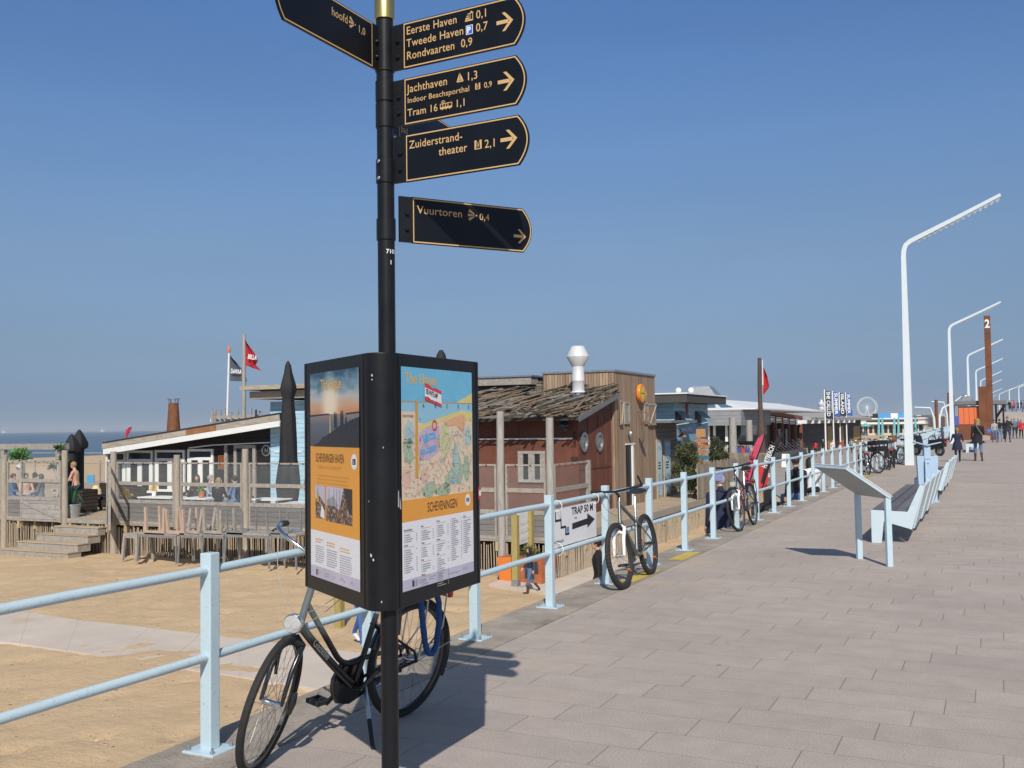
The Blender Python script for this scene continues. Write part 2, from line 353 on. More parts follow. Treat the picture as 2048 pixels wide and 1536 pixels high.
def sand_material():
    m = bpy.data.materials.new('beach_sand'); m.use_nodes = True; t = m.node_tree; L = t.links.new
    b = t.nodes['Principled BSDF']; b.inputs['Roughness'].default_value = .95; b.inputs['Specular IOR Level'].default_value = .15
    tc = t.nodes.new('ShaderNodeTexCoord')
    def nz(sc, det=5, ro=.6):
        n = t.nodes.new('ShaderNodeTexNoise'); n.inputs['Scale'].default_value = sc; n.inputs['Detail'].default_value = det; n.inputs['Roughness'].default_value = ro
        L(tc.outputs['Object'], n.inputs[0]); return n.outputs[0]
    a, c, g, h = nz(.35, 6), nz(2.2, 5, .65), nz(60, 3), nz(6, 4, .7)
    cr = t.nodes.new('ShaderNodeMix'); cr.data_type = 'RGBA'; L(a, cr.inputs[0]); cr.inputs[6].default_value = (.505, .358, .213, 1); cr.inputs[7].default_value = (.578, .432, .272, 1)
    sc = math_node(t, 'MULTIPLY', math_node(t, 'MULTIPLY_ADD', c, .3, .85), math_node(t, 'MULTIPLY_ADD', g, .3, .85))
    mr = t.nodes.new('ShaderNodeMapRange'); mr.inputs[1].default_value = .66; mr.inputs[2].default_value = .8; mr.inputs[3].default_value = 1; mr.inputs[4].default_value = .62; L(nz(3.1, 6, .75), mr.inputs[0])
    sc = math_node(t, 'MULTIPLY', sc, mr.outputs[0])
    for vsz, r_, mul_, cut in ((7, .10, .5, .72), (16, .12, .6, .6), (5, .045, 1.55, .55)):      # twigs, weed and shell bits
        vo = t.nodes.new('ShaderNodeTexVoronoi'); vo.inputs['Scale'].default_value = vsz
        ns = t.nodes.new('ShaderNodeTexNoise'); ns.inputs['Scale'].default_value = vsz*4; L(tc.outputs['Object'], ns.inputs[0])
        vm = t.nodes.new('ShaderNodeVectorMath'); vm.operation = 'MULTIPLY_ADD'; L(ns.outputs[1], vm.inputs[0]); vm.inputs[1].default_value = (.5/vsz,)*3; L(tc.outputs['Object'], vm.inputs[2]); L(vm.outputs[0], vo.inputs['Vector'])
        vs_ = t.nodes.new('ShaderNodeSeparateColor'); L(vo.outputs['Color'], vs_.inputs[0])
        sp_ = math_node(t, 'MULTIPLY', math_node(t, 'LESS_THAN', vo.outputs['Distance'], math_node(t, 'MULTIPLY', vs_.outputs[0], r_*2)), math_node(t, 'GREATER_THAN', vs_.outputs[1], cut))
        sc = math_node(t, 'MULTIPLY', sc, math_node(t, 'MULTIPLY_ADD', sp_, mul_ - 1, 1))
    mx = t.nodes.new('ShaderNodeVectorMath'); mx.operation = 'SCALE'; L(cr.outputs[2], mx.inputs[0]); L(sc, mx.inputs['Scale'])
    L(mx.outputs[0], b.inputs['Base Color'])
    bp = t.nodes.new('ShaderNodeBump'); bp.inputs['Strength'].default_value = .5; bp.inputs['Distance'].default_value = .06
    L(math_node(t, 'ADD', h, math_node(t, 'MULTIPLY', g, .15)), bp.inputs['Height']); L(bp.outputs[0], b.inputs['Normal'])
    return m
m_sand = sand_material()
SANDZ = -2.2
def steps(a, b, n, p=1.0): return [a + (b - a) * (i / n) ** p for i in range(n + 1)]
xs = [EDGE + .02 - q for q in steps(0, 26, 150)] + [-22.0 - q for q in steps(0, 60, 40, 1.2)[1:] if q > 9] + [-95, -120, -150, -185, -215, -240, -260]
ys = steps(-12, 40, 210) + [41, 42.5, 45, 50, 56, 64, 75, 90, 120, 160, 220, 320, 500, 800, 1300, 2200, 3500]
def sand_z(x, y):
    z = SANDZ
    if x < -70: z -= 2.6 * min(1, (-70 - x) / 150) ** 1.2
    if x > -40 and y < 45:
        p = V((x, y, 0)); w = min(1, (45 - y) / 5)
        z += w * (.07 * noise.noise(p * .35) + .035 * noise.noise(p * 1.3) + .030 * noise.noise(p * 3.7))
        h = noise.noise(p * 2.3 + V((9, 4, 0)))                                  # footprints
        if h > .2: z -= w * (h - .2) * .24
        z += .35 * max(0, 1 - (EDGE - x) / .8) ** 2 * (.6 + .4 * noise.noise(V((0, y * .7, 3)))) * 0.3
    return z
mb = MB(); nx = len(xs)
mb.add([(x, y, sand_z(x, y)) for y in ys for x in xs],
       [(j*nx+i+1, j*nx+i, (j+1)*nx+i, (j+1)*nx+i+1) for j in range(len(ys)-1) for i in range(nx-1)], 0, True)
tag(mb.build('sand', m_sand), kind='structure')

def sea_material():
    m = bpy.data.materials.new('sea_water'); m.use_nodes = True; t = m.node_tree; L = t.links.new
    b = t.nodes['Principled BSDF']; b.inputs['Base Color'].default_value = (.060, .100, .125, 1); b.inputs['Roughness'].default_value = .3
    tc = t.nodes.new('ShaderNodeTexCoord'); mp = t.nodes.new('ShaderNodeMapping'); mp.inputs['Scale'].default_value = (1, .35, 1); L(tc.outputs['Object'], mp.inputs[0])
    n = t.nodes.new('ShaderNodeTexNoise'); n.inputs['Scale'].default_value = .5; n.inputs['Detail'].default_value = 8; L(mp.outputs[0], n.inputs[0])
    bp = t.nodes.new('ShaderNodeBump'); bp.inputs['Strength'].default_value = .5; bp.inputs['Distance'].default_value = .6
    L(n.outputs[0], bp.inputs['Height']); L(bp.outputs[0], b.inputs['Normal'])
    return m
mb = MB(); mb.poly([(-205, -3000, -4.5), (-205, 14000, -4.5), (-16000, 14000, -4.5), (-16000, -3000, -4.5)])
tag(mb.build('sea', sea_material()), kind='structure')

m_conc = M('sandy_concrete', (.57, .49, .415), .9, var=.10, vs=1.2, bump=.3, bs=30, fleck=.45, fcol=(.5, .36, .21), fs=1.1)
mb = MB()
up = [(-60, 1213), (59, 1225), (157, 1240), (297, 1255), (401, 1268), (480, 1277), (600, 1291), (740, 1308)]
lo = [(-60, 1275), (40, 1287), (133, 1301), (230, 1316), (326, 1332), (480, 1353), (580, 1368), (700, 1387)]
for k in range(len(up) - 1):                                       # cast slabs with open joints
    q = [on_z(*p, SANDZ + .045) for p in (lo[k], lo[k+1], up[k+1], up[k])]
    e = (q[1] - q[0]).normalized() * .002
    q = [q[0] + e, q[1] - e, q[2] - e, q[3] + e]; mb.add(q + [p - Z*.3 for p in q], [(0, 1, 2, 3), (0, 4, 5, 1), (2, 6, 7, 3), (1, 5, 6, 2), (3, 7, 4, 0)])
tag(mb.build('path', m_conc), kind='structure')
mb = MB(); q = [on_z(*p, SANDZ + .04) for p in ((978, 1168), (1120, 1190), (1300, 1120), (1150, 1098))]; mb.add(q + [p - Z*.3 for p in q], [(0, 1, 2, 3), (0, 4, 5, 1), (2, 6, 7, 3), (1, 5, 6, 2), (3, 7, 4, 0)])
tag(mb.build('landing_path', m_conc), kind='structure')

m_plaza = M('grey_plaza_paving', (.34, .30, .275), .9, var=.12, vs=.8, bump=.2, bs=40, fleck=.35, fcol=(.47, .35, .22), fs=.7)
mb = MB()
mb.poly([(-4.05, 46, -2.14), (-4.05, 420, -2.14), (-19.5, 420, -2.14), (-19.5, 84, -2.14), (-13, 62, -2.14), (-8.5, 47, -2.14)])
tag(mb.build('plaza', m_plaza), kind='structure')
m_yel = M('worn_yellow_paint', (.55, .40, .07), .8, var=.3, vs=9, fleck=.9, fcol=(.3, .27, .235), fs=14)
for px, py, ln in ((1300, 1153, 1.0), (1385, 1112, .9), (1700, 951, 1.4)):
    p = on_z(px, py, .01); mb = MB()
    mb.poly([(-3.72, p.y - ln/2, .0105), (-3.535, p.y - ln/2 + .05, .0105), (-3.53, p.y + ln/2, .0105), (-3.70, p.y + ln/2 - .08, .0105)])
    tag(mb.build('painted_marking', m_yel), kind='structure')

# ---------------------------------------------------------------- the railing
rail = thing('railing', (-3.79, 4.12, 0), 'long pale blue railing of square posts and two round rails along the sea wall', 'railing')
PX = []
for i in range(-3, 31):
    yy = i * 1.4965; PX.append(yy)
    mb = MB(); mb.b(-.0365, .0365, yy - .0365, yy + .0365, .016, 1.045)
    p = mb.build('post', m_paint, rail, .006)
    mb = MB(); mb.b(-.105, .105, yy - .095, yy + .095, .006, .018)
    pl = mb.build('base_plate', m_paint, p, .002)
    if -1 < i < 12:
        mb = MB()
        for sx in (-1, 1):
            for sy in (-1, 1): mb.lathe([(.012, 0), (.012, .012), (.007, .013), (.007, .03), (.002, .033)], 8, (sx*.082, yy + sy*.072, .018))
        mb.build('bolts', m_galv, p)
for nm, z in (('upper_rail', .955), ('lower_rail', .50)):
    mb = MB(); a = []
    for k in range(120): a.append((0, -6 + 50.5 * k / 119, z + .0022 * math.sin(k * 1.7)))
    mb.tube(a, .0245, 14); mb.build(nm, m_paint, rail)
# ---------------------------------------------------------------- the signpost with its finger boards and three sided map case
m_gold = M('gold_sign_paint', (.60, .39, .17), .45, var=.06, vs=6)
m_brass = M('brass_cap', (.62, .46, .16), .3, .9, var=.1)
m_board = M('black_sign_board', (.006, .007, .010), .36, var=.3, vs=4, spec=.28)
m_pblue = M('parking_blue', (.03, .12, .50), .4); m_pwhite = M('sign_white', (.78, .79, .80), .4, var=.03)
SPL = (-.499, 4.0)
sp_root = thing('signpost', cw(*SPL), 'tall black signpost with gold lettered finger boards and a three sided map case', 'signpost')
O3 = V((0, 0, 0))
def lv(l, d, z=0.): return cw(l, d, z)                            # sideways, away from the viewer, up: a vector in the post's frame
mb = MB(); mb.lathe([(.0345, 0), (.0345, 3.36)], 32); mb.build('pole', m_blackpt, sp_root)
mb = MB(); mb.lathe([(.041, 3.352), (.041, 3.49), (.030, 3.51), (.012, 3.515)], 32); mb.build('cap', m_brass, sp_root)
for z0, z1 in ((2.449, 2.54), (2.68, 2.78), (2.906, 3.008), (3.012, 3.10), (3.135, 3.15)):
    mb = MB(); mb.lathe([(.0345, z0), (.0388, z0 + .003), (.0388, z1 - .003), (.0345, z1)], 32); mb.build('collar', m_blackpt, sp_root)
mb = MB()
for z in (2.697, 2.765): mb.lathe([(.0075, 0), (.0075, .006), (.004, .0085)], 10, lv(-.022, -.0325, z), lv(-.55, -.83))
mb.build('collar_bolts', m_steel, sp_root)
mb = MB()
for s, z, a0 in (('7101', 2.394, .10), ('1', 2.350, .50)):                   # small white number stuck round the pole
    vs, fs, w = text_mesh(s, .02, 1.0)
    mb.add([lv(math.sin(a0 + x*.024/.0352) * .0352, -math.cos(a0 + x*.024/.0352) * .0352, z + y*.024) for x, y in vs], fs)
mb.build('number', m_pwhite, sp_root)

def blade_outline(L, h, e):
    """flat at the pole, bowed at the tip; e = inset"""
    pts = [(e, e), (L - .042 - e*.6, e)]
    for k in range(1, 12):
        a = -1 + 2 * k / 12; pts.append((L - .042 - e*.6 + (.042 - e*.4) * (1 - a*a), h/2 + a * (h/2 - e)))
    return pts + [(L - .042 - e*.6, h - e), (e, h - e)]
def boat_icon(mb, o, u, v, s, mi):
    for P in ([(.1, .12), (.45, .12), (.45, .98)], [(.53, .12), (.9, .12), (.53, .9)], [(.0, .08), (1, .08), (.85, -.06), (.15, -.06)]): mb.poly([o + u*(x*s) + v*(y*s) for x, y in P], mi)
def tram_icon(mb, o, u, v, s, mi):
    for x0, x1, y0, y1 in ((0, 2, 0, .28), (0, 2, .68, .78), (0, .12, .28, .68), (.42, .54, .28, .68), (.84, .96, .28, .68), (1.26, 1.38, .28, .68), (1.88, 2, .28, .68), (.3, .5, -.12, 0), (.9, 1.1, -.12, 0), (1.5, 1.7, -.12, 0)):
        mb.rect(o, u, v, x0*s, x1*s, y0*s, y1*s, mi)
    for a, b in (((.5, .78), (.8, 1.02)), ((.8, 1.02), (.5, 1.2)), ((.5, 1.2), (.25, 1.02)), ((.25, 1.02), (.5, .78))):
        d = V((b[0]-a[0], b[1]-a[1])).normalized() * .05; n = (-d.y, d.x)
        mb.poly([o + u*((p[0]+n[0]*q)*s) + v*((p[1]+n[1]*q)*s) for p, q in ((a, 1), (b, 1), (b, -1), (a, -1))], mi)
def rays_icon(mb, o, u, v, s, mi):
    for a in (30, 0, -30):                                                   # beams fanning out to the left of a dot
        c, n = V((-math.cos(R(a)), math.sin(R(a)))), V((math.sin(R(a)), math.cos(R(a))))
        mb.poly([o + u*(p.x*s) + v*(p.y*s) for p in (V((.95, .5)) + c*.2 + n*.05, V((.95, .5)) + c*.95 + n*.15, V((.95, .5)) + c*.95 - n*.15, V((.95, .5)) + c*.2 - n*.05)][::-1], mi)
    mb.poly([o + u*((1.0 + .09*math.cos(k))*s) + v*((.5 + .09*math.sin(k))*s) for k in (0, .8, 1.6, 2.4, 3.1, 3.9, 4.7, 5.5)], mi)
def frame_icon(mb, o, u, v, s, mi):                                        # stage curtains with a figure
    for P in ([(0, 0), (.22, 0), (.32, 1), (0, 1)], [(.78, 0), (1, 0), (1, 1), (.68, 1)], [(0, -.1), (1, -.1), (1, 0), (0, 0)], [(.42, .1), (.5, .4), (.58, .1), (.62, .1), (.55, .62), (.45, .62), (.38, .1)]): mb.poly([o + u*(x*s) + v*(y*s) for x, y in P], mi)
    mb.poly([o + u*((.5 + .07*math.cos(k))*s) + v*((.73 + .07*math.sin(k))*s) for k in (0, 1, 2, 3, 4, 5)], mi)
def crane_icon(mb, o, u, v, s, mi):
    for P in ([(0, 0), (1, 0), (1, .16), (0, .16)], [(.05, .2), (.55, .2), (.5, .42), (.1, .42)], [(.6, .16), (.68, .16), (.68, .8), (.6, .8)], [(.92, .16), (1, .16), (1, .8), (.92, .8)], [(.3, .74), (1.05, .84), (1.05, .92), (.3, .82)], [(.6, .84), (.98, .9), (.8, 1.08)], [(.2, .5), (.5, .5), (.5, .62), (.2, .62)]): mb.poly([o + u*(x*s) + v*(y*s) for x, y in P], mi)
def arrow_icon(mb, o, u, v, s, mi):
    for P in ([(0, .4), (.72, .4), (.72, .6), (0, .6)], [(.33, 1), (.52, 1), (1, .5), (.78, .5)], [(.33, 0), (.78, .5), (1, .5), (.52, 0)]):
        mb.poly([o + u*(x*s) + v*(y*s) for x, y in P], mi)

def finger(start, ang, z0, h, L, kind, lines, arrow, flip=False, bracket=.055):
    """ang = heading in the (sideways, away) plane; flip: the lettering reads towards the pole"""
    dl = lv(math.sin(R(ang)), math.cos(R(ang))); s0 = lv(start[0] - SPL[0], start[1] - SPL[1], z0); th = .009
    n = dl.cross(Z); toc = lv(.5, -4.0)
    if n.dot(toc) < 0: n = -n
    ob = s0 + n * (th/2)
    mb = MB(); ex = dl if dl.cross(Z).dot(n) > 0 else -dl
    P = blade_outline(L, h, 0)
    if ex.dot(dl) < 0: P = [(-x, y) for x, y in reversed(P)]
    mb.prism(P, ob, ex, Z, th); b = mb.build('finger_sign', m_board, sp_root)
    mb = MB(); mb.bar(s0 - dl*bracket + Z*(h/2), s0 + dl*.004 + Z*(h/2), .012, h * .98)
    for zz in (.28, .62): mb.lathe([(.009, 0), (.009, .006), (.005, .011)], 10, s0 - dl*bracket*.42 + Z*(h*zz) + n*.006, n)
    mb.build('bracket', m_blackpt, b)
    mb = MB(); g = n * .0012
    A, B = blade_outline(L, h, .0035), blade_outline(L, h, .0085); q = len(A)
    mk = lambda p: ob + g + dl * p[0] + Z * p[1]
    for k in range(q):
        j = (k+1) % q; f = [mk(A[k]), mk(A[j]), mk(B[j]), mk(B[k])]
        mb.poly(f if (f[1]-f[0]).cross(f[2]-f[1]).dot(n) > 0 else f[::-1], 0)
    u = ex; org = ob + g if ex.dot(dl) > 0 else ob + g + dl*L                   # reading origin: left end of the board
    for it in lines:
        if it[0] == 't':
            _, s, x, y, size, wd = it; mb.text(s, size, org + u*x + Z*y, u, Z, 0, .006, 'l', 1.04, None if wd is None else wd)
        else: _, fn, x, y, size = it; fn(mb, org + u*x + Z*y, u, Z, size, 0)
    if arrow: arrow_icon(mb, org + u*arrow[0] + Z*arrow[1], u if not flip else -u, Z, arrow[2], 0)
    if kind == 'park':
        x, y, s = .296, .080, .036
        mb.rect(org + n*.0004, u, Z, x, x + s*.86, y, y + s, 1); mb.rect(org + n*.0008, u, Z, x + .0025, x + s*.86 - .0025, y + .0025, y + s - .0025, 2)
        mb.text('P', .034, org + n*.0012 + u*(x + .0045) + Z*(y + .006), u, Z, 1, .04)
    mb.build('lettering', [m_gold, m_pwhite, m_pblue], b)
ra = 118.5
finger((-.418, 3.965), ra, 3.135, .188, .553, 'park', [
    ('t', 'Eerste Haven', 0.0165, 0.1366, .046, .0425), ('i', crane_icon, 0.2921, 0.1325, .036), ('t', '0,1', 0.3417, 0.1346, .046, .042),
    ('t', 'Tweede Haven', 0.0165, 0.0859, .046, .0425), ('t', '0,7', 0.3402, 0.0838, .046, .042),
    ('t', 'Rondvaarten', 0.0165, 0.0352, .046, .0425), ('t', '0,9', 0.2719, 0.0352, .046, .042)], (.432, .062, .072))
finger((-.416, 3.965), ra, 2.906, .190, .553, '', [
    ('t', 'Jachthaven', 0.0165, 0.1304, .046, .0425), ('i', boat_icon, 0.2462, 0.1325, .036), ('t', '1,3', 0.2921, 0.1304, .046, .042),
    ('t', 'Indoor Beachsporthal', 0.0165, 0.0880, .031, .0318), ('i', frame_icon, 0.3325, 0.0900, .022), ('t', '0,9', 0.3711, 0.0880, .031, .0285),
    ('t', 'Tram 16', 0.0165, 0.0342, .042, .040), ('i', tram_icon, 0.1709, 0.0373, .028), ('t', '1,1', 0.2407, 0.0342, .042, .040)], (.432, .062, .072))
finger((-.412, 3.965), ra, 2.677, .191, .556, '', [
    ('t', 'Zuiderstrand-', 0.0184, 0.1325, .045, .0425), ('t', 'theater', 0.1580, 0.0849, .045, .0425), ('i', frame_icon, 0.3214, 0.0880, .032), ('t', '2,1', 0.3656, 0.0849, .045, .042)], (.436, .068, .072))
finger((-.398, 4.02), 61, 2.442, .189, .560, '', [
    ('t', 'Vuurtoren', .022, .124, .046, .0465), ('i', rays_icon, .252, .118, .040), ('t', '0,4', .306, .122, .040, .038)], (.470, .038, .060))
finger((-.545, 3.955), 207, 3.140, .184, .585, '', [
    ('t', 'hoofd', .315, .118, .046, .042), ('i', rays_icon, .425, .112, .040), ('t', '1,0', .483, .112, .042, .040)], (.05, .14, .05), True)
finger((-.455, 4.05), 22, 2.885, .18, .58, '', [
    ('t', 'pad', .018, .03, .042, .04), ('t', '0,6', .16, .03, .042, .04), ('t', '0,5', .285, .05, .042, .04)], None)

# the map case: a triangle in plan, one rounded corner at the pole
case_c = V((-.522 - SPL[0], 3.995 - SPL[1])); dL = V((-math.sin(R(31)), math.cos(R(31)))); dR = V((math.sin(R(25)), math.cos(R(25))))
nL = V((-dL.y, dL.x)); nR = V((dR.y, -dR.x)); rC = .07
arc = []
a0, a1 = math.atan2(nL.y, nL.x) % (2*math.pi), math.atan2(nR.y, nR.x) % (2*math.pi)
for k in range(15): a = a0 + (a1 - a0) * k / 14; arc.append(case_c + V((math.cos(a), math.sin(a))) * rC)
eL, eR = arc[0] + dL*.715, arc[-1] + dR*.715
plan = arc + [eR, eR + dR*.012 - nR*.006, eR + dR*.018 - nR*.03, eL + dL*.018 - nL*.03, eL + dL*.012 - nL*.006, eL]
ux, uy = lv(1, 0), lv(0, 1); ZB, ZT = .982, 1.995
mb = MB(); mb.prism([(p.x, p.y) for p in plan], V((0, 0, ZT)), ux, uy, ZT - ZB); case = mb.build('map_case', m_blackpt, sp_root, .004)
mb = MB()
for p, n_ in ((arc[0] + dL*.018, nL), (arc[-1] + dR*.012, nR), (eL - dL*.02, nL), (eR - dR*.02, nR)):
    q = p + n_*.0012; mb.bar(lv(q.x, q.y, ZB + .004), lv(q.x, q.y, ZT - .004), .003, .003, 0, lv(n_.x, n_.y))
mb.build('case_trim', m_blackpt, case)
mb = MB()                                                                     # red sticker wrapped over the far edge, paint chips
q = eR + nR*.0016; mb.rect(lv(q.x, q.y, 1.365), lv(dR.x, dR.y), Z, -.014, .012, 0, .055, 0)
q = q + nR*.0005; mb.poly([lv(q.x + dR.x*(.002 + .011*math.cos(t)), q.y + dR.y*(.002 + .011*math.cos(t)), 1.392 + .015*math.sin(t)) for t in [k*.5 for k in range(13)]], 1)
mb.build('sticker', [M('sticker_red', (.62, .04, .03), .5), m_pwhite], case)
mb = MB()
for (t, z, s) in ((.35, 1.905, .006), (.3, 1.888, .004), (.62, 1.62, .003), (.15, 1.41, .003), (.28, 1.20, .008), (.3, 1.183, .006), (.5, 1.02, .004)):
    k = arc[int(t*14)]; n_ = (k - case_c).normalized(); q = k + n_*.001; e = V((-n_.y, n_.x))
    mb.poly([lv(q.x + e.x*s*.6*math.cos(a)*(1+.5*math.sin(3*a+t*9)), q.y + e.y*s*.6*math.cos(a), z + s*math.sin(a)*(1+.4*math.cos(2*a+t*5))) for a in (5, 4.2, 3.4, 2.5, 1.6, .8, 0)])
q = arc[-1] + dR*.004 + nR*.0012; mb.poly([lv(q.x + dR.x*u_, q.y + dR.y*u_, z) for u_, z in ((-.002, 1.385), (.022, 1.372), (.02, 1.40), (.004, 1.452), (-.001, 1.44))])
mb.build('paint_chips', M('bare_primer', (.5, .5, .5), .7), case)

PW = dict(
    white=M('poster_white', (.80, .80, .83), .25, var=.02, vs=2), orange=M('poster_orange', (.78, .34, .045), .25, var=.04),
    lilac=M('poster_lilac', (.52, .50, .62), .25), ink=M('poster_ink', (.02, .02, .025), .4), grey=M('poster_grey_text', (.33, .33, .35), .4),
    yel=M('poster_gold_text', (.72, .42, .08), .4), sky=None, sand=M('map_beach', (.72, .60, .22), .3), land=M('map_land', (.76, .60, .43), .3, var=.08, vs=30),
    sea=M('map_sea', (.28, .54, .68), .3, var=.05), park=M('map_park', (.36, .47, .31), .3, var=.25, vs=60), purple=M('map_harbour', (.58, .42, .54), .3, var=.1, vs=40),
    dock=M('map_dock', (.16, .38, .66), .3), hot=M('map_centre', (.74, .40, .22), .3, var=.2, vs=60), teal=M('map_lake', (.38, .56, .56), .3), lime=M('map_lawn', (.60, .58, .30), .3, var=.15, vs=50),
    pink=M('map_pink', (.72, .48, .38), .3, var=.1, vs=30), red=M('map_red', (.60, .05, .06), .4), tan=M('map_strip', (.62, .32, .04), .3))
def sunset_mat():
    m = bpy.data.materials.new('printed_sunset'); m.use_nodes = True; t = m.node_tree; L = t.links.new; b = t.nodes['Principled BSDF']; b.inputs['Roughness'].default_value = .25
    tc = t.nodes.new('ShaderNodeTexCoord'); s = t.nodes.new('ShaderNodeSeparateXYZ'); L(tc.outputs['Object'], s.inputs[0])
    mp = t.nodes.new('ShaderNodeMapping'); mp.inputs['Scale'].default_value = (7, 7, 16); L(tc.outputs['Object'], mp.inputs[0])
    n = t.nodes.new('ShaderNodeTexNoise'); n.inputs['Scale'].default_value = 1.6; n.inputs['Detail'].default_value = 7; L(mp.outputs[0], n.inputs[0])
    h = t.nodes.new('ShaderNodeMapRange'); h.inputs[1].default_value = 1.62; h.inputs[2].default_value = 1.9426; L(s.outputs[2], h.inputs[0])
    cl = math_node(t, 'MULTIPLY', math_node(t, 'MAXIMUM', math_node(t, 'SUBTRACT', h.outputs[0], .5), 0), math_node(t, 'MULTIPLY_ADD', n.outputs[0], 1.6, -.8))
    f = math_node(t, 'ADD', h.outputs[0], cl)
    r = t.nodes.new('ShaderNodeValToRGB'); e = r.color_ramp.elements
    for i, (p, c) in enumerate(((0, (.05, .06, .08)), (.30, (.11, .12, .15)), (.425, (.27, .20, .17)), (.435, (.55, .24, .10)), (.55, (.60, .36, .20)), (.66, (.48, .47, .44)), (.80, (.16, .27, .34)), (1, (.03, .075, .13)))):
        q = e[i] if i < 2 else e.new(p); q.position = p; q.color = (*c, 1)
    L(f, r.inputs[0])
    vd = t.nodes.new('ShaderNodeVectorMath'); vd.operation = 'DISTANCE'; L(tc.outputs['Object'], vd.inputs[0]); sq_ = arc[0] + dL*(.63 - .435*.571); vd.inputs[1].default_value = lv(sq_.x, sq_.y, 1.80)
    g = t.nodes.new('ShaderNodeMapRange'); g.inputs[1].default_value = .015; g.inputs[2].default_value = .15; g.inputs[3].default_value = .95; g.inputs[4].default_value = 0; g.interpolation_type = 'SMOOTHERSTEP'; L(vd.outputs['Value'], g.inputs[0])
    gm = math_node(t, 'MULTIPLY', g.outputs[0], math_node(t, 'GREATER_THAN', h.outputs[0], .43))
    mx = t.nodes.new('ShaderNodeMix'); mx.data_type = 'RGBA'; L(gm, mx.inputs[0]); L(r.outputs[0], mx.inputs[6]); mx.inputs[7].default_value = (.85, .72, .52, 1)
    L(mx.outputs[2], b.inputs['Base Color']); return m
def photo_mat():
    m = bpy.data.materials.new('printed_crowd_photo'); m.use_nodes = True; t = m.node_tree; L = t.links.new; b = t.nodes['Principled BSDF']; b.inputs['Roughness'].default_value = .25
    tc = t.nodes.new('ShaderNodeTexCoord'); v = t.nodes.new('ShaderNodeTexVoronoi'); v.inputs['Scale'].default_value = 95; L(tc.outputs['Object'], v.inputs[0])
    n = t.nodes.new('ShaderNodeTexNoise'); n.inputs['Scale'].default_value = 16; L(tc.outputs['Object'], n.inputs[0])
    r = t.nodes.new('ShaderNodeValToRGB'); e = r.color_ramp.elements
    s = t.nodes.new('ShaderNodeSeparateColor'); L(v.outputs['Color'], s.inputs[0])
    for i, (p, c) in enumerate(((0, (.02, .02, .02)), (.4, (.05, .035, .03)), (.55, (.30, .12, .06)), (.75, (.12, .12, .14)), (.9, (.45, .40, .38)))):
        q = e[i] if i < 2 else e.new(p); q.position = p; q.color = (*c, 1)
    L(math_node(t, 'MULTIPLY', s.outputs[0], math_node(t, 'MULTIPLY_ADD', n.outputs[0], 1.2, .35)), r.inputs[0]); L(r.outputs[0], b.inputs['Base Color']); return m
PW['photo'] = photo_mat(); PW['sunset'] = sunset_mat()
PW['sky'] = M('poster_sky', (.16, .47, .66), .25, var=.10, vs=5)
PW['glow'] = M('printed_sun_glow', (.85, .62, .22), .3); PW['navy'] = M('printed_night_land', (.008, .010, .016), .3)
PK = list(PW); PMATS = [PW[k] for k in PK]; PI = {k: i for i, k in enumerate(PK)}
rnd = random.Random(3)
class Sheet:
    """a printed sheet: u across, v up from its foot, in fractions; layers lie a fraction of a millimetre apart"""
    def __init__(s, o, u, n, w, h): s.o, s.u, s.n, s.w, s.h, s.mb = o, u, n, w, h, MB()
    def at(s, x, y, l): return s.o + s.u*(x*s.w) + Z*(y*s.h) + s.n*(.0004 + .00035*l)
    def r(s, x0, x1, y0, y1, c, l): s.mb.poly([s.at(x0, y0, l), s.at(x1, y0, l), s.at(x1, y1, l), s.at(x0, y1, l)], PI[c])
    def p(s, pts, c, l): s.mb.poly([s.at(x, y, l) for x, y in pts], PI[c])
    def t(s, tx, x, y, size, c, l, al='l', bold=.0, wd=None): s.mb.text(tx, size*s.h, s.at(x, y, l), s.u, Z, PI[c], bold, al, 1, wd)
    def line(s, a, b, wd, c, l):
        A, B = V((a[0]*s.w, a[1]*s.h)), V((b[0]*s.w, b[1]*s.h)); d = (B - A); nn = V((-d.y, d.x)).normalized() * wd/2
        s.mb.poly([s.o + s.u*q.x + Z*q.y + s.n*(.0004 + .00035*l) for q in (A - nn, B - nn, B + nn, A + nn)], PI[c])
    def blob(s, cx, cy, rx, ry, c, l, k=14, j=.25):
        s.p([(cx + rx*math.cos(a)*(1+rnd.uniform(-j, j)), cy + ry*math.sin(a)*(1+rnd.uniform(-j, j))) for a in [2*math.pi*i/k for i in range(k)]], c, l)
    def para(s, x0, x1, y1, n, dy, th, c, l, center=False):                         # body text too small to read: broken grey lines
        for k in range(n):
            x = x0 + (rnd.uniform(0, .02) if center else 0); e = x1 - rnd.uniform(0, (x1-x0)*.12) - ((x1-x0)*.5*rnd.random() if k == n-1 else 0)
            while x < e:
                q = x + rnd.uniform(.012, .045); s.r(x, min(q, e), y1 - k*dy - th, y1 - k*dy, c, l); x = q + .008
ZP0, ZP1 = 1.045, 1.9426; HP = ZP1 - ZP0
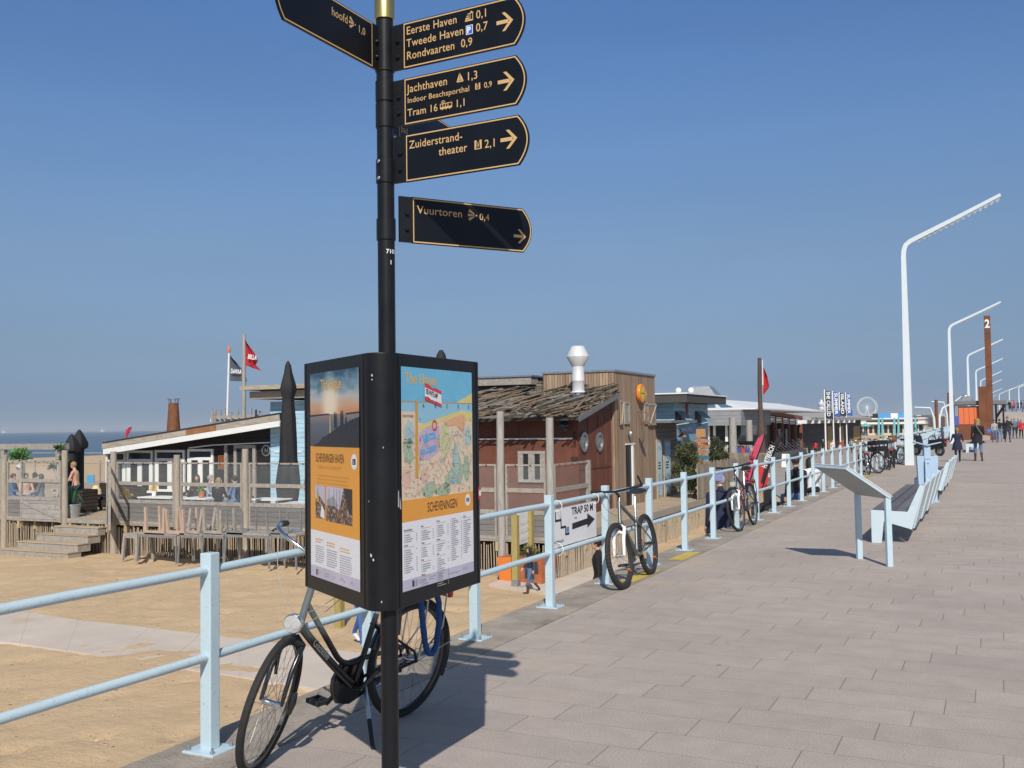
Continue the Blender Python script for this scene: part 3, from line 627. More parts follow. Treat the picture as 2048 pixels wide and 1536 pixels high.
# right hand sheet: the town map
q = arc[-1] + dR*.0304 + nR*.002; S = Sheet(lv(q.x, q.y, ZP0), lv(dR.x, dR.y), lv(nR.x, nR.y), .615, HP)
S.r(0, 1, 0, .05, 'lilac', 0); S.r(0, 1, .05, .305, 'white', 0); S.r(0, 1, .305, .402, 'orange', 0); S.r(0, 1, .402, .845, 'land', 0); S.r(0, 1, .845, 1, 'sky', 0)
S.p([(.75, .845), (1, .845), (1, .895)], 'sand', 1)
S.t('The Hague', .05, .925, .070, 'yel', 2, 'l', .012, .059)
S.t('SCHEVENINGEN', .54, .335, .062, 'ink', 2, 'c', .004, .036)
S.blob(.915, .362, .040, .030, 'white', 2, 20, 0); S.r(.893, .937, .352, .372, 'ink', 3); S.t('2', .905, .354, .022, 'white', 4, 'l', .03)
S.r(0, 1, .842, .846, 'tan', 3)
S.p([(.2, .75), (.2, .845), (1, .845), (1, .80), (.85, .805), (.62, .785), (.45, .765), (.30, .745)], 'sea', 1)
S.p([(0, .845), (0, .80), (.2, .80), (.2, .845)], 'sea', 1)
S.p([(.2, .73), (.32, .745), (.5, .768), (.66, .79), (.85, .808), (1, .80), (1, .755), (.9, .76), (.6, .762), (.4, .735), (.25, .715)], 'sand', 2)
S.p([(.22, .58), (.22, .70), (.36, .728), (.5, .735), (.5, .62), (.36, .575)], 'purple', 3)
S.p([(.25, .69), (.44, .705), (.46, .672), (.36, .665), (.30, .645)], 'dock', 4); S.p([(.24, .62), (.45, .645), (.46, .615), (.24, .595)], 'dock', 4)
S.p([(.56, .75), (.86, .79), (.90, .76), (.86, .70), (.74, .735), (.6, .73)], 'hot', 3); S.blob(.58, .66, .085, .07, 'lime', 3, 18)
S.p([(.72, .66), (.80, .58), (.86, .5), (.8, .44), (.72, .46), (.62, .44), (.56, .42), (.58, .49), (.68, .53), (.7, .6)], 'park', 3)
S.blob(.74, .56, .035, .07, 'teal', 4); S.blob(.70, .47, .03, .02, 'dock', 4); S.blob(.9, .52, .05, .07, 'park', 3); S.blob(.93, .68, .05, .05, 'teal', 3)
S.blob(.36, .44, .09, .035, 'park', 3); S.blob(.56, .43, .1, .03, 'park', 3); S.blob(.08, .62, .07, .06, 'park', 3); S.blob(.1, .71, .06, .05, 'teal', 3); S.blob(.06, .5, .06, .05, 'pink', 3); S.blob(.3, .5, .05, .03, 'pink', 3)
for _ in range(480):
    x, y, a, l = rnd.uniform(.02, .98), rnd.uniform(.41, .73), rnd.choice((.2, 1.75, .9, 2.4)) + rnd.uniform(-.2, .2), rnd.uniform(.015, .10)
    x2, y2 = x + math.cos(a)*l, y + math.sin(a)*l*.6
    if 0 < x2 < 1 and .405 < y2 < .735: S.line((x, y), (x2, y2), rnd.choice((.0008, .0012, .0018)), rnd.choice(('white', 'white', 'white', 'pink', 'grey', 'park', 'teal', 'hot')), 5)
for _ in range(110):
    x, y = rnd.uniform(.02, .96), rnd.uniform(.41, .72); S.r(x, x + rnd.uniform(.006, .022), y, y + .003, rnd.choice(('ink', 'grey', 'grey', 'red')), 6)
S.line((.2, .42), (.2, .845), .002, 'grey', 6); S.p([(.17, .50), (.205, .50), (.205, .845), (.175, .85)], 'tan', 7)
for i, ch in enumerate('ABCDE'):
    S.t(ch, .27 + i*.165, .818, .026, 'ink', 7); S.t(ch, .27 + i*.165, .412, .024, 'ink', 7)
for i, ch in enumerate('1234'):
    S.t(ch, .225, .755 - i*.09, .024, 'ink', 7); S.t(ch, .955, .755 - i*.09, .024, 'ink', 7)
S.t('Scheveningen', .01, .775, .018, 'ink', 7); S.t('Internationale', .01, .655, .016, 'ink', 7); S.t('Zone', .06, .635, .016, 'ink', 7)
ro = [(.43 + .035*math.cos(a), .735 + .026*math.sin(a)) for a in [k*.42 for k in range(15)]]; ri = [(.43 + .026*math.cos(a), .735 + .018*math.sin(a)) for a in [k*.42 for k in range(15)]]
for k in range(15): S.p([ro[k], ro[(k+1) % 15], ri[(k+1) % 15], ri[k]], 'red', 8)
def tilt(x, y): return (.30 + x*.23 + y*.0, .862 - x*.032 + y*.062)
S.p([tilt(0, .1), tilt(1, .1), tilt(1.0, .9), tilt(0, .95)], 'white', 8)
for a, b in ((.82, 1.12), (-.12, .14)): S.p([tilt(0, a), tilt(1, a), tilt(1, b - .04), tilt(.7, b), tilt(.45, b - .1), tilt(.2, b + .06), tilt(0, b)], 'red', 9)
e1 = (S.u*(.23*.615) - Z*(.032*HP)).normalized(); S.mb.text('RED·WHITE·LAMP', .030, S.at(*tilt(.06, .38), 10), e1, Z, PI['ink'], .03, 'l', 1, .0128)
for x, yt, rows in ((.02, .285, (('Bezienswaardigheden', 4), ('Attracties', 11))), (.24, .29, (('Musea', 5), ('Theaters', 5), ('Parken', 4), ('Informatie', 4))), (.45, .30, (('Stranden', 6), ('Jachthaven', 4), ('Hotels', 14))), (.65, .305, (('', 21),)), (.84, .30, (('Legenda', 17),))):
    y = yt - .02
    for hd, n_ in rows:
        if hd: S.t(hd, x, y, .013, 'ink', 2, 'l', .01, .0075); S.r(x, x + .13, y - .006, y - .0045, 'yel', 2); y -= .014
        for k in range(n_):
            S.r(x, x + .007, y - .0065, y - .0015, 'grey', 2); S.r(x + .015, x + .015 + rnd.uniform(.04, .11), y - .006, y - .002, 'grey', 2)
            if rnd.random() < .8: S.r(x + .155, x + .168, y - .006, y - .002, 'grey', 2)
            y -= .0098
        y -= .014
S.r(.12, .145, .012, .04, 'ink', 2); S.r(.158, .185, .012, .04, 'grey', 2); S.para(.2, .3, .032, 2, .01, .003, 'grey', 2); S.para(.34, .44, .036, 2, .01, .003, 'grey', 2); S.para(.48, .56, .036, 2, .01, .003, 'grey', 2); S.t('www.denhaag.com', .62, .018, .014, 'grey', 2)
S.line((.82, .02), (.85, .035), .003, 'grey', 2); S.line((.85, .035), (.87, .018), .003, 'grey', 2); S.line((.87, .018), (.9, .036), .003, 'grey', 2)
S.mb.build('map_poster', PMATS, case)
# left hand sheet: sunset and harbour story
q = arc[0] + dL*.63 + nL*.002; S = Sheet(lv(q.x, q.y, ZP0), lv(-dL.x, -dL.y), lv(nL.x, nL.y), .571, HP)
S.r(0, 1, 0, .055, 'lilac', 0); S.r(0, 1, .055, .228, 'white', 0); S.r(0, 1, .228, .64, 'orange', 0); S.r(0, 1, .64, 1, 'sunset', 0)
S.p([(0, .786), (.43, .793), (.4, .799), (0, .794)], 'navy', 2); S.p([(.75, .79), (1, .795), (1, .802), (.75, .797)], 'navy', 2)
S.p([(.06, .64), (1, .64), (1, .777), (.85, .765), (.72, .745), (.6, .735), (.5, .715), (.4, .70), (.34, .69), (.28, .685), (.2, .66), (.12, .65)], 'navy', 3)
for x, hh in ((.53, .075), (.56, .07), (.66, .078), (.69, .08), (.755, .05)):
    S.p([(x-.010, .73), (x+.010, .73), (x+.013, .73+hh*.6), (x+.006, .73+hh), (x-.006, .73+hh), (x-.013, .73+hh*.6)], 'navy', 4)
S.p([(.428, .70), (.442, .70), (.440, .785), (.430, .785)], 'glow', 2)
S.t('The Hague', .24, .915, .072, 'yel', 3, 'l', .012, .055)
S.t('SCHEVENINGEN HAVEN', .12, .565, .060, 'ink', 2, 'l', .003, .031)
S.blob(.905, .575, .055, .036, 'white', 2, 20, 0); S.r(.875, .935, .562, .588, 'ink', 3); S.t('3', .893, .566, .022, 'white', 4, 'l', .03)
S.t('De ideale mix van zee, haven en natuur!', .17, .533, .028, 'tan', 2, 'l', .0, .017)
S.para(.14, .84, .502, 4, .017, .006, 'tan', 2, True)
S.r(.11, .32, .29, .45, 'photo', 2); S.r(.345, .865, .285, .45, 'photo', 2)
S.p([(.11, .38), (.2, .40), (.32, .36), (.32, .45), (.11, .45)], 'lilac', 3); S.p([(.345, .36), (.5, .365), (.62, .345), (.70, .45), (.345, .45)], 'lilac', 3)
S.p([(.36, .385), (.5, .41), (.6, .36), (.36, .36)], 'grey', 4); S.p([(.22, .30), (.31, .29), (.31, .33), (.25, .36)], 'white', 4)
S.p([(.7, .45), (.865, .45), (.865, .33), (.8, .34)], 'navy', 4)
for x in (.40, .5, .56, .62): S.line((x, .345), (x + .012, .44), .0025, 'navy', 5)
S.line((.14, .34), (.17, .44), .003, 'navy', 5); S.p([(.13, .37), (.2, .37), (.18, .42)], 'tan', 5)
for x, x1, yt in ((.11, .30, .19), (.35, .57, .185), (.62, .86, .175)):
    S.para(x, x1 - .03, yt, 2, .013, .006, 'yel', 2); S.para(x, x1, yt - .035, 8, .0108, .0042, 'grey', 2)
S.r(.12, .145, .012, .04, 'ink', 2); S.r(.15, .17, .012, .04, 'grey', 2); S.para(.19, .26, .03, 1, .01, .003, 'grey', 2); S.para(.31, .41, .032, 2, .01, .003, 'grey', 2); S.para(.46, .53, .03, 2, .01, .003, 'grey', 2)
S.line((.6, .02), (.64, .034), .003, 'pink', 2); S.line((.64, .034), (.72, .02), .003, 'red', 2); S.line((.82, .02), (.85, .035), .003, 'grey', 2); S.line((.85, .035), (.88, .018), .003, 'grey', 2)
S.mb.build('harbour_poster', PMATS, case)
# ---------------------------------------------------------------- bicycles
def RZ(a): return Matrix.Rotation(a, 3, 'Z')
m_silver = M('silver_bike_paint', (.17, .185, .19), .3, .6, var=.08)
m_bblack = M('gloss_black_bike', (.012, .012, .013), .25, var=.2, coat=.4)
m_tyre = M('bike_tyre', (.022, .021, .02), .75, var=.3, vs=30, bump=.5, bs=120)
m_chrome = M('chrome', (.75, .75, .75), .18, 1., var=.05)
m_lens = M('lamp_lens', (.75, .77, .78), .1, .5); m_refl = M('red_reflector', (.5, .02, .015), .3); m_ored = M('orange_reflector', (.8, .2, .02), .3)
def wheel(root, c, r, tw, xf, mats, knob=False, reflect=False, name='wheel'):
    """c hub centre, axis +Y before xf"""
    c = V(c); ax = V((0, 1, 0)); mp = lambda p: xf(c + V(p))
    hub = MB(); hub.lathe([(.007, -.055), (.012, -.05), (.024, -.032), (.016, -.028), (.016, .028), (.024, .032), (.012, .05), (.007, .055)], 14, xf(c), xf(c + ax) - xf(c))
    w = hub.build(name, m_chrome, root)
    def torus(R_, t, n=56, k=9):
        m = MB(); vs = []; 
        for i in range(n):
            a = 2*math.pi*i/n
            for j in range(k):
                b = 2*math.pi*j/k; q = R_ + t*math.cos(b); 
                if knob and math.cos(b) > .2 and (i % 2): q += .006
                vs.append(mp((q*math.cos(a), t*1.05*math.sin(b), q*math.sin(a))))
        m.add(vs, [(i*k+j, i*k+(j+1) % k, ((i+1) % n)*k+(j+1) % k, ((i+1) % n)*k+j) for i in range(n) for j in range(k)], 0, not knob); return m
    torus(r - tw, tw, 112 if knob else 56).build('tyre', m_tyre, w)
    rim = MB(); vs = []; n = 56; P = [(r-2*tw+.006, -.011), (r-2*tw-.014, -.008), (r-2*tw-.014, .008), (r-2*tw+.006, .011)]
    for i in range(n):
        a = 2*math.pi*i/n
        for q, y_ in P: vs.append(mp((q*math.cos(a), y_, q*math.sin(a))))
    rim.add(vs, [(i*4+j, i*4+(j+1) % 4, ((i+1) % n)*4+(j+1) % 4, ((i+1) % n)*4+j) for i in range(n) for j in range(4)], 0, True); rim.build('rim', mats, w)
    sp = MB(); ns = 32
    for i in range(ns):
        a = 2*math.pi*i/ns; s = 1 if i % 2 else -1; b = a + (.55 if i % 4 < 2 else -.55)
        sp.tube([mp((.022*math.cos(b), s*.03, .022*math.sin(b))), mp(((r-2*tw-.012)*math.cos(a), 0, (r-2*tw-.012)*math.sin(a)))], .0011, 3)
    sp.build('spokes', M('dull_spokes', (.25, .25, .26), .4, .6), w)
    if reflect:
        m = MB()
        for a in (.2, 3.9): m.bar(mp((.23*math.cos(a), .012, .23*math.sin(a))), mp((.27*math.cos(a), .012, .27*math.sin(a))), .03, .012)
        m.build('spoke_reflectors', m_ored, w)
    return w
def bez(a, b, c, n=8): return [a*(1-t)**2 + b*(2*t*(1-t)) + c*t*t for t in [i/n for i in range(n+1)]]
def bicycle(label, rear, heading, lean, steer, kind='city', group=None, frame=None, fork=None, rimm=None, basket=None, guard=True, lamp=True, stand=True, rack=True, knob=False, text=None, bags=False, seatm=None, detail=True, stand_at=None):
    root = thing('bicycle', rear, label, 'bicycle', group); root.rotation_euler = (R(lean), 0, R(heading))
    frame = frame or m_bblack; fork = fork or frame; rimm = rimm or m_steel
    r, tw, wb = (.345, .019, 1.08) if not knob else (.34, .027, 1.06)
    ht, hb = V((.835, 0, .89)), V((.905, 0, .665)); bb = V((.445, 0, .285)); RH, FH = V((0, 0, r)), V((wb, 0, r))
    axs = (ht - hb).normalized(); sm = Matrix.Rotation(R(steer), 3, axs)
    F = lambda p: hb + sm @ (V(p) - hb); I = lambda p: V(p)
    ss = V((.272, 0, .80)); sd = (ss - bb).normalized()
    # frame
    m = MB(); n = 12; m.tube([ht, hb], .019, n)
    if kind == 'city':
        m.tube(bez(hb + axs*.035, V((.69, 0, .48)), bb + V((.02, 0, .01)), 6), .0225, n); m2 = MB()
        m2.tube([hb + axs*.15, V((.70, 0, .60))] + bez(V((.61, 0, .485)), V((.53, 0, .385)), bb + sd*.155, 8), .0165, n); m2.build('upper_tube', frame, root)
        m.tube([bb, bb + sd*.40], .0165, n)
    else:
        m.tube([hb + axs*.02, bb], .024, n); m.tube([ht - axs*.03, bb + sd*.36], .019, n); m.tube([bb, bb + sd*.42], .017, n)
    for s in (-1, 1):
        m.tube([bb + V((-.02, s*.03, 0)), RH + V((.03, s*.06, 0)), RH + V((0, s*.062, 0))], .0095, 8)
        m.tube([bb + sd*(.36 if kind != 'city' else .34) + V((0, s*.018, 0)), RH + V((.02, s*.055, .06)), RH + V((0, s*.062, 0))], .008, 8)
    m.tube([bb + V((0, -.038, 0)), bb + V((0, .038, 0))], .022, 12)
    fr = m.build('frame', frame, root)
    m = MB(); m.tube([bb + sd*.38, bb + sd*.66], .0135, 10); m.build('seatpost', m_chrome, root)
    if text:
        m = MB(); a = hb + axs*.035; d = (a - bb).normalized()
        for s in (1, -1):
            e = -d if s > 0 else d; v_ = V((0, s, 0)).cross(e); o = a - d*(.13 if s > 0 else .40); m.text(text, .055, o + V((0, s*.0236, 0)) - v_*.027, e, v_, 0, .012)
        m.build('lettering', M('worn_grey_lettering', (.22, .22, .22), .4), fr)
    # saddle
    m = MB(); st = bb + sd*.67; vs = []; k = 12
    for i in range(9):
        t = i/8; x = st.x - .13 + .27*t; w = .085*(1-t)**1.1 + .022; hgt = .045*(1-.45*t)
        for j in range(k):
            a = 2*math.pi*j/k; vs.append(V((x, w*math.cos(a), st.z + .03 + hgt*.75*math.sin(a) + .012*math.sin(t*3.1))))
    m.add(vs, [(i*k+j, i*k+(j+1) % k, (i+1)*k+(j+1) % k, (i+1)*k+j) for i in range(8) for j in range(k)], 0, True); m.f += [list(range(k)), list(range(8*k+k-1, 8*k-1, -1))]; m.m += [0, 0]; m.s += [True, True]
    if kind == 'city':
        for s in (-1, 1): m.tube([st + V((-.06, s*.045, .0)), st + V((-.06, s*.045, -.04))], .016, 8)
    m.build('saddle', seatm or m_black, root)
    # fork, stem and handlebar turn with the front wheel
    m = MB()
    for s in (-1, 1):
        m.tube([F(hb + V((.005, 0, -.02))), F(hb + V((.02, s*.05, -.05))), F(V((wb - .045, s*.055, r + .16))), F(FH + V((0, s*.055, 0)))], [.014, .015, .013, .010] if kind == 'city' else [.016, .019, .019, .014], 10)
    if kind != 'city':
        m.tube([F(hb + V((.045, -.062, -.12))), F(hb + V((.06, 0, -.085))), F(hb + V((.045, .062, -.12)))], .017, 10)
    m.build('fork', fork, root)
    m = MB(); tp = ht + axs*.06
    if kind == 'city':
        sc = tp + axs*.12 + V((.03, 0, 0)); m.tube([F(ht - axs*.01), F(ht + axs*.13), F(sc)], .0125, 10)
        for s in (-1, 1): m.tube([F(sc)] + [F(p) for p in bez(sc + V((.03, s*.06, .0)), sc + V((.05, s*.26, .07)), sc + V((-.10, s*.29, .06)), 6)] + [F(sc + V((-.26, s*.31, .03)))], .011, 10)
        gp = lambda s: (sc + V((-.15, s*.298, .052)), sc + V((-.28, s*.315, .025)))
    else:
        sc = tp + axs*.02 + V((.09, 0, .03)); m.tube([F(ht), F(tp), F(sc)], .015, 10)
        for s in (-1, 1): m.tube([F(sc), F(sc + V((-.01, s*.12, .01))), F(sc + V((-.05, s*.285, .03)))], .0125, 10)
        gp = lambda s: (sc + V((-.03, s*.20, .02)), sc + V((-.05, s*.29, .03)))
    hbar = m.build('handlebar', m_chrome if kind == 'city' else m_bblack, root)
    for s in (-1, 1):
        a, b = gp(s); m = MB(); m.tube([F(a), F(a*.5 + b*.5), F(b)], [.0155, .0175, .0165], 10); m.build('grip', m_black, root)
        m = MB(); d = (b - a).normalized(); a2 = a - d*.03
        m.tube([F(a2 + V((.0, 0, -.012))), F(a2 + V((.05, s*.01, -.03))), F(a2 + V((.0, s*.06 if kind != 'city' else s*.02, -.03)) + d*.06)], [.011, .006, .005], 6)
        if knob and s > 0: m.tube([F(b), F(b + V((.09, 0, .10)))], .012, 8)
        m.build('brake_lever', m_bblack if kind != 'city' else m_steel, root)
    if detail:
        m = MB()
        for k_, (s, q, dr) in enumerate(((1, .05, .20), (-1, -.03, .16), (1, .02, .13))):
            a, b = gp(s); e = hb + axs*(.05 + .03*k_) + V((.015, s*.02, 0)); m.tube([F(p) for p in bez(a - (b-a)*.2, a*.4 + e*.6 + V((.17 + q, s*.05, -dr*.2)), e, 12)] , .0019, 5)
        m.build('cables', M('grey_cable', (.30, .31, .32), .5) if kind == 'city' else m_bblack, hbar)
    fw = wheel(root, FH, r, tw, F, rimm, knob, knob); rw = wheel(root, RH, r, tw, I, rimm, knob, knob)
    # drive
    m = MB(); m.lathe([(.082, -.002), (.09, -.001), (.09, .001), (.082, .002)] if kind != 'city' else [(.10, -.012), (.115, -.01), (.115, .01), (.10, .012), (.02, .012)], 28, bb + V((0, -.045, 0)), (0, 1, 0))
    crank = m.build('crankset', m_bblack if kind == 'city' else m_steel, root)
    for s, a in ((-1, -35), (1, 145)):
        e = bb + V((math.cos(R(a))*.165, s*.07, math.sin(R(a))*.165)); m = MB(); m.bar(bb + V((0, s*.055, 0)), e, .012, .024); m.build('crank_arm', m_bblack if kind == 'city' else m_steel, crank)
        m = MB(); c = e + V((0, s*.06, 0))
        for dx in (-.038, .038): m.bar(c + V((dx, -.048, 0)), c + V((dx, .048, 0)), .016, .024)
        for dy in (-.042, 0, .042): m.bar(c + V((-.04, dy, 0)), c + V((.04, dy, 0)), .012, .02)
        m.tube([e, c + V((0, s*.05, 0))], .006, 6); m.build('pedal', m_black, crank)
    m = MB()
    if kind == 'city':
        P = [(bb.x + .11, bb.z + .04), (bb.x + .06, bb.z + .11), (bb.x - .05, bb.z + .115), (-.03, r + .055), (-.06, r), (-.03, r - .05), (bb.x - .02, bb.z - .115), (bb.x + .07, bb.z - .09), (bb.x + .115, bb.z - .02)]
        m.tube([V((x, -.055, z)) for x, z in P], .014, 8, 0, True)
        m.build('chain_case', m_bblack, root)
    else:
        m.tube([bb + V((0, -.045, .088)), RH + V((0, -.045, .04)), RH + V((-.04, -.045, 0)), RH + V((0, -.045, -.04)), bb + V((0, -.045, -.088)), bb + V((.088, -.045, 0))], .0045, 5, 0, True); m.build('chain', m_galv, root)
        m = MB(); m.lathe([(.045, -.03), (.05, -.02), (.02, 0)], 18, RH + V((0, -.035, 0)), (0, 1, 0)); m.build('cassette', m_galv, root)
    def guardm(c, a0, a1, xf, rr, w=.026):
        m = MB(); vs = []; n_ = 22
        for i in range(n_+1):
            a = a0 + (a1-a0)*i/n_
            for j in range(5):
                b = (j-2)/2; q = rr - .012*b*b; vs.append(xf(V(c) + V((q*math.cos(a), b*w, q*math.sin(a)))))
        m.add(vs, [(i*5+j, i*5+j+1, (i+1)*5+j+1, (i+1)*5+j) for i in range(n_) for j in range(4)], 0, True); return m
    if guard:
        g = guardm(RH, R(20), R(208), I, r + .018).build('mudguard', m_bblack, root)
        m = MB()
        for s in (-1, 1): m.tube([RH + V((0, s*.065, 0)), RH + V(((r+.015)*math.cos(R(172)), s*.03, (r+.015)*math.sin(R(172))))], .0028, 5)
        m.build('guard_stay', m_steel, g)
        if guard != 'rear': guardm(FH, R(60), R(150), F, r + .018).build('mudguard', m_bblack, root)
    if rack:
        m = MB()
        for s in (-1, 1):
            m.tube([V((.22, s*.05, .735)), V((.15, s*.06, .745)), V((-.24, s*.06, .735)), V((-.26, s*.05, .72))], .006, 6)
            m.tube([RH + V((0, s*.07, .01)), V((-.03, s*.075, .56)), V((-.05, s*.062, .735))], .0055, 6); m.tube([RH + V((0, s*.07, .01)), V((-.2, s*.072, .52)), V((-.225, s*.062, .733))], .0055, 6)
        for x in (.15, .02, -.11, -.24): m.tube([V((x, -.06, .738)), V((x, .06, .738))], .005, 6)
        rk = m.build('rear_rack', m_steel if kind == 'city' else m_bblack, root)
        m = MB(); m.box((-.285, 0, .70), (.03, .10, .045)); m.build('tail_light', m_refl, rk)
    if lamp:
        L0 = F(hb + V((.095, 0, .075))); d = (F(hb + V((1.1, 0, .04))) - F(hb + V((.1, 0, .07)))).normalized()
        m = MB(); m.lathe([(.012, -.065), (.034, -.05), (.046, -.02), (.05, .012), (.046, .016)], 18, L0, d); m.bar(F(hb + V((.02, 0, .05))), L0 - d*.03, .014, .014); h = m.build('headlight', m_chrome, root)
        m = MB(); sx = d.cross(Z).normalized()
        for s in (-1, 1): m.lathe([(.004, .002), (.014, .010), (.0205, .019), (.0215, .0175)], 14, L0 + sx*(s*.021) + d*.002, d)
        m.lathe([(.0, .018), (.045, .0165)], 18, L0, d, 0); m.build('lens', m_lens, h)
    if kind == 'city' and detail:
        m = MB(); c = F(hb + V((.03, 0, -.075)));
        for s in (-1, 1):
            m.tube([F(hb + V((.045, s*.05, -.06))), F(hb + V((.075, s*.05, -.11))), F(hb + V((.085, s*.04, -.21)))], [.011, .013, .008], 8)
        m.tube([F(hb + V((.03, -.05, -.045))), F(hb + V((.055, 0, -.02))), F(hb + V((.03, .05, -.045)))], .017, 8); m.build('brake_arms', m_bblack, root)
        m = MB(); a = hb + V((.07, .075, -.28)); m.tube([F(a), F(a + V((.012, .0, -.05))), F(a + V((.02, 0, -.11)))], [.018, .024, .012], 10); m.build('dynamo', m_bblack, root)
        m = MB(); m.box((bb.x - .255, 0, .60), (.05, .115, .14)); m.tube([V((.19 + .0, .055, .66)), V((.16, .07, .72)), V((.10, .07, .74)), V((.05, .055, .72))], .012, 8); m.build('ring_lock', m_bblack, root)
    if stand:
        m = MB(); s0 = bb + V((-.06, .03, -.02)); lo = V((.395, .30, .012)); tl = R(-lean)
        lo.z = -math.tan(R(lean)) * lo.y + .008
        if stand_at is not None: lo = (Matrix.Translation(rear) @ Matrix.Rotation(R(heading), 4, 'Z') @ Matrix.Rotation(R(lean), 4, 'X')).inverted() @ (V(stand_at) + Z*.008)
        md = s0.lerp(lo, .55); m.tube([s0, md], .0105, 8); k = m.build('kickstand', m_steel, root)
        m = MB(); m.tube([md, lo, lo + V((.012, .02, .002))], [.013, .0125, .011], 8); m.build('foot', m_black, k)
    if basket:
        if basket == 'crate':
            m = MB(); c = F(hb + V((.20, 0, .06))); q = RZ(R(steer)); w, d, hh = .50, .38, .33
            def bx(x0, x1, y0, y1, z0, z1):
                o = len(m.v); m.b(x0, x1, y0, y1, z0, z1)
                for i in range(o, len(m.v)): m.v[i] = c + q @ m.v[i]
            bx(-d/2, d/2, -w/2, w/2, -.01, 0)
            for sx in (-1, 1): bx(sx*d/2 - .006, sx*d/2 + .006, -w/2, w/2, 0, hh*.42); bx(sx*d/2 - .006, sx*d/2 + .006, -w/2, w/2, hh*.62, hh)
            for sy in (-1, 1): bx(-d/2 + .008, d/2 - .008, sy*w/2 - .006, sy*w/2 + .006, 0, hh*.42); bx(-d/2 + .008, d/2 - .008, sy*w/2 - .006, sy*w/2 + .006, hh*.62, hh)
            for sx in (-1, 1):
                for t in (-.46, -.2, .2, .46): bx(sx*d/2 - .005, sx*d/2 + .005, t*w - .02, t*w + .02, hh*.42, hh*.62)
            m.build('basket', M('black_crate_plastic', (.012, .012, .013), .45), root)
        else:
            m = MB(); c = F(hb + V((.20, 0, .36))); m.lathe([(.13, -.12), (.15, -.06), (.165, .0), (.175, .10), (.185, .115), (.175, .12), (.165, .10), (.12, -.1)], 20, c); m.build('basket', planks('wicker', (.30, .13, .05), .02, 'z', .3, .2) if basket == 'wicker' else M('black_mesh_basket', (.015, .015, .015), .6), root)
    if bags:
        m = MB()
        for s in (-1, 1):
            vs = [(-.24, s*.07, .73), (.14, s*.07, .73), (.10, s*.075, .42), (-.20, s*.075, .42)]
            m.add([V(p) for p in vs] + [V((x, y + s*.11, z)) for x, y, z in vs], [(0, 1, 2, 3), (7, 6, 5, 4), (0, 4, 5, 1), (1, 5, 6, 2), (2, 6, 7, 3), (3, 7, 4, 0)])
        m.build('pannier_bags', M('black_pannier', (.015, .014, .015), .6), root, .02)
    return root

m_gaz = bpy.data.materials.new('silver_to_black_frame'); m_gaz.use_nodes = True
_t = m_gaz.node_tree; _b = _t.nodes['Principled BSDF']; _tc = _t.nodes.new('ShaderNodeTexCoord'); _s = _t.nodes.new('ShaderNodeSeparateXYZ'); _t.links.new(_tc.outputs['Object'], _s.inputs[0])
_mr = _t.nodes.new('ShaderNodeMapRange'); _mr.inputs[1].default_value = .60; _mr.inputs[2].default_value = .68; _t.links.new(_s.outputs[2], _mr.inputs[0])
_mx = _t.nodes.new('ShaderNodeMix'); _mx.data_type = 'RGBA'; _mx.inputs[6].default_value = (.011, .011, .012, 1); _mx.inputs[7].default_value = (.17, .195, .19, 1); _t.links.new(_mr.outputs[0], _mx.inputs[0]); _t.links.new(_mx.outputs[2], _b.inputs['Base Color'])
_b.inputs['Roughness'].default_value = .3; _b.inputs['Metallic'].default_value = .35; _b.inputs['Coat Weight'].default_value = .3
pr, pf = on_z(806, 1432, 0), on_z(517, 1538, 0); hd = math.degrees(math.atan2(pf.y - pr.y, pf.x - pr.x))
gz = bicycle('silver and black city bicycle on its kickstand behind the map case', pr, hd, -8, 27, 'city', None, m_gaz, m_bblack, m_bblack, guard='rear', text='Gazelle', stand_at=on_z(745, 1497, 0))
# blue chain lock looped over the carrier
lk = MB(); Mz = Matrix.Translation(pr) @ Matrix.Rotation(R(hd), 4, 'Z') @ Matrix.Rotation(R(-8), 4, 'X')
lp = [(.05, .085, .74), (.03, .10, .60), (0, .11, .47), (-.035, .11, .40), (-.08, .11, .385), (-.115, .105, .43), (-.125, .10, .55), (-.12, .09, .68), (-.10, .07, .755), (-.03, .05, .765)]
sm_ = []
for i in range(len(lp)):
    a, b = V(lp[i]), V(lp[(i+1) % len(lp)]); sm_ += [a, a.lerp(b, .5)]
lk.tube([Mz @ p for p in sm_], [.017 + .002*(i % 2) for i in range(len(sm_))], 9, 0, True)
tag(lk.build('chain_lock', M('blue_lock_sleeve', (.012, .075, .24), .75, var=.25, vs=60, bump=.4, bs=150)), 'blue cloth covered chain lock looped over the carrier of the silver and black bicycle', 'bike lock')

mtb_r = on_z(1303, 1149, 0); mtb_f = on_z(1255, 1180, 0); hd2 = math.degrees(math.atan2(mtb_f.y - mtb_r.y, mtb_f.x - mtb_r.x))
bicycle('silver mountain bike with knobbly tyres and white fork leaning on the railing', mtb_r, hd2 - 2.5, 7, -4, 'mtb', None, m_silver, m_white, M('dark_alloy_rim', (.10, .10, .105), .35, .7), guard=False, lamp=False, stand=False, rack=False, knob=True, seatm=M('blue_black_saddle', (.02, .03, .06), .5))
b3r = on_z(1509, 1050, 0); b3f = on_z(1479, 1066, 0); hd3 = math.degrees(math.atan2(b3f.y - b3r.y, b3f.x - b3r.x))
bicycle('touring bicycle with a white fork and white headlamp leaning on the railing', b3r, hd3 - 2, 7, -8, 'mtb', None, M('charcoal_bike_paint', (.045, .045, .05), .3), m_white, M('grey_alloy_rim', (.25, .25, .26), .35, .7), guard=True, lamp=True, stand=False, rack=True)
G_ = 'bicycles parked in a row before the tall lamp'
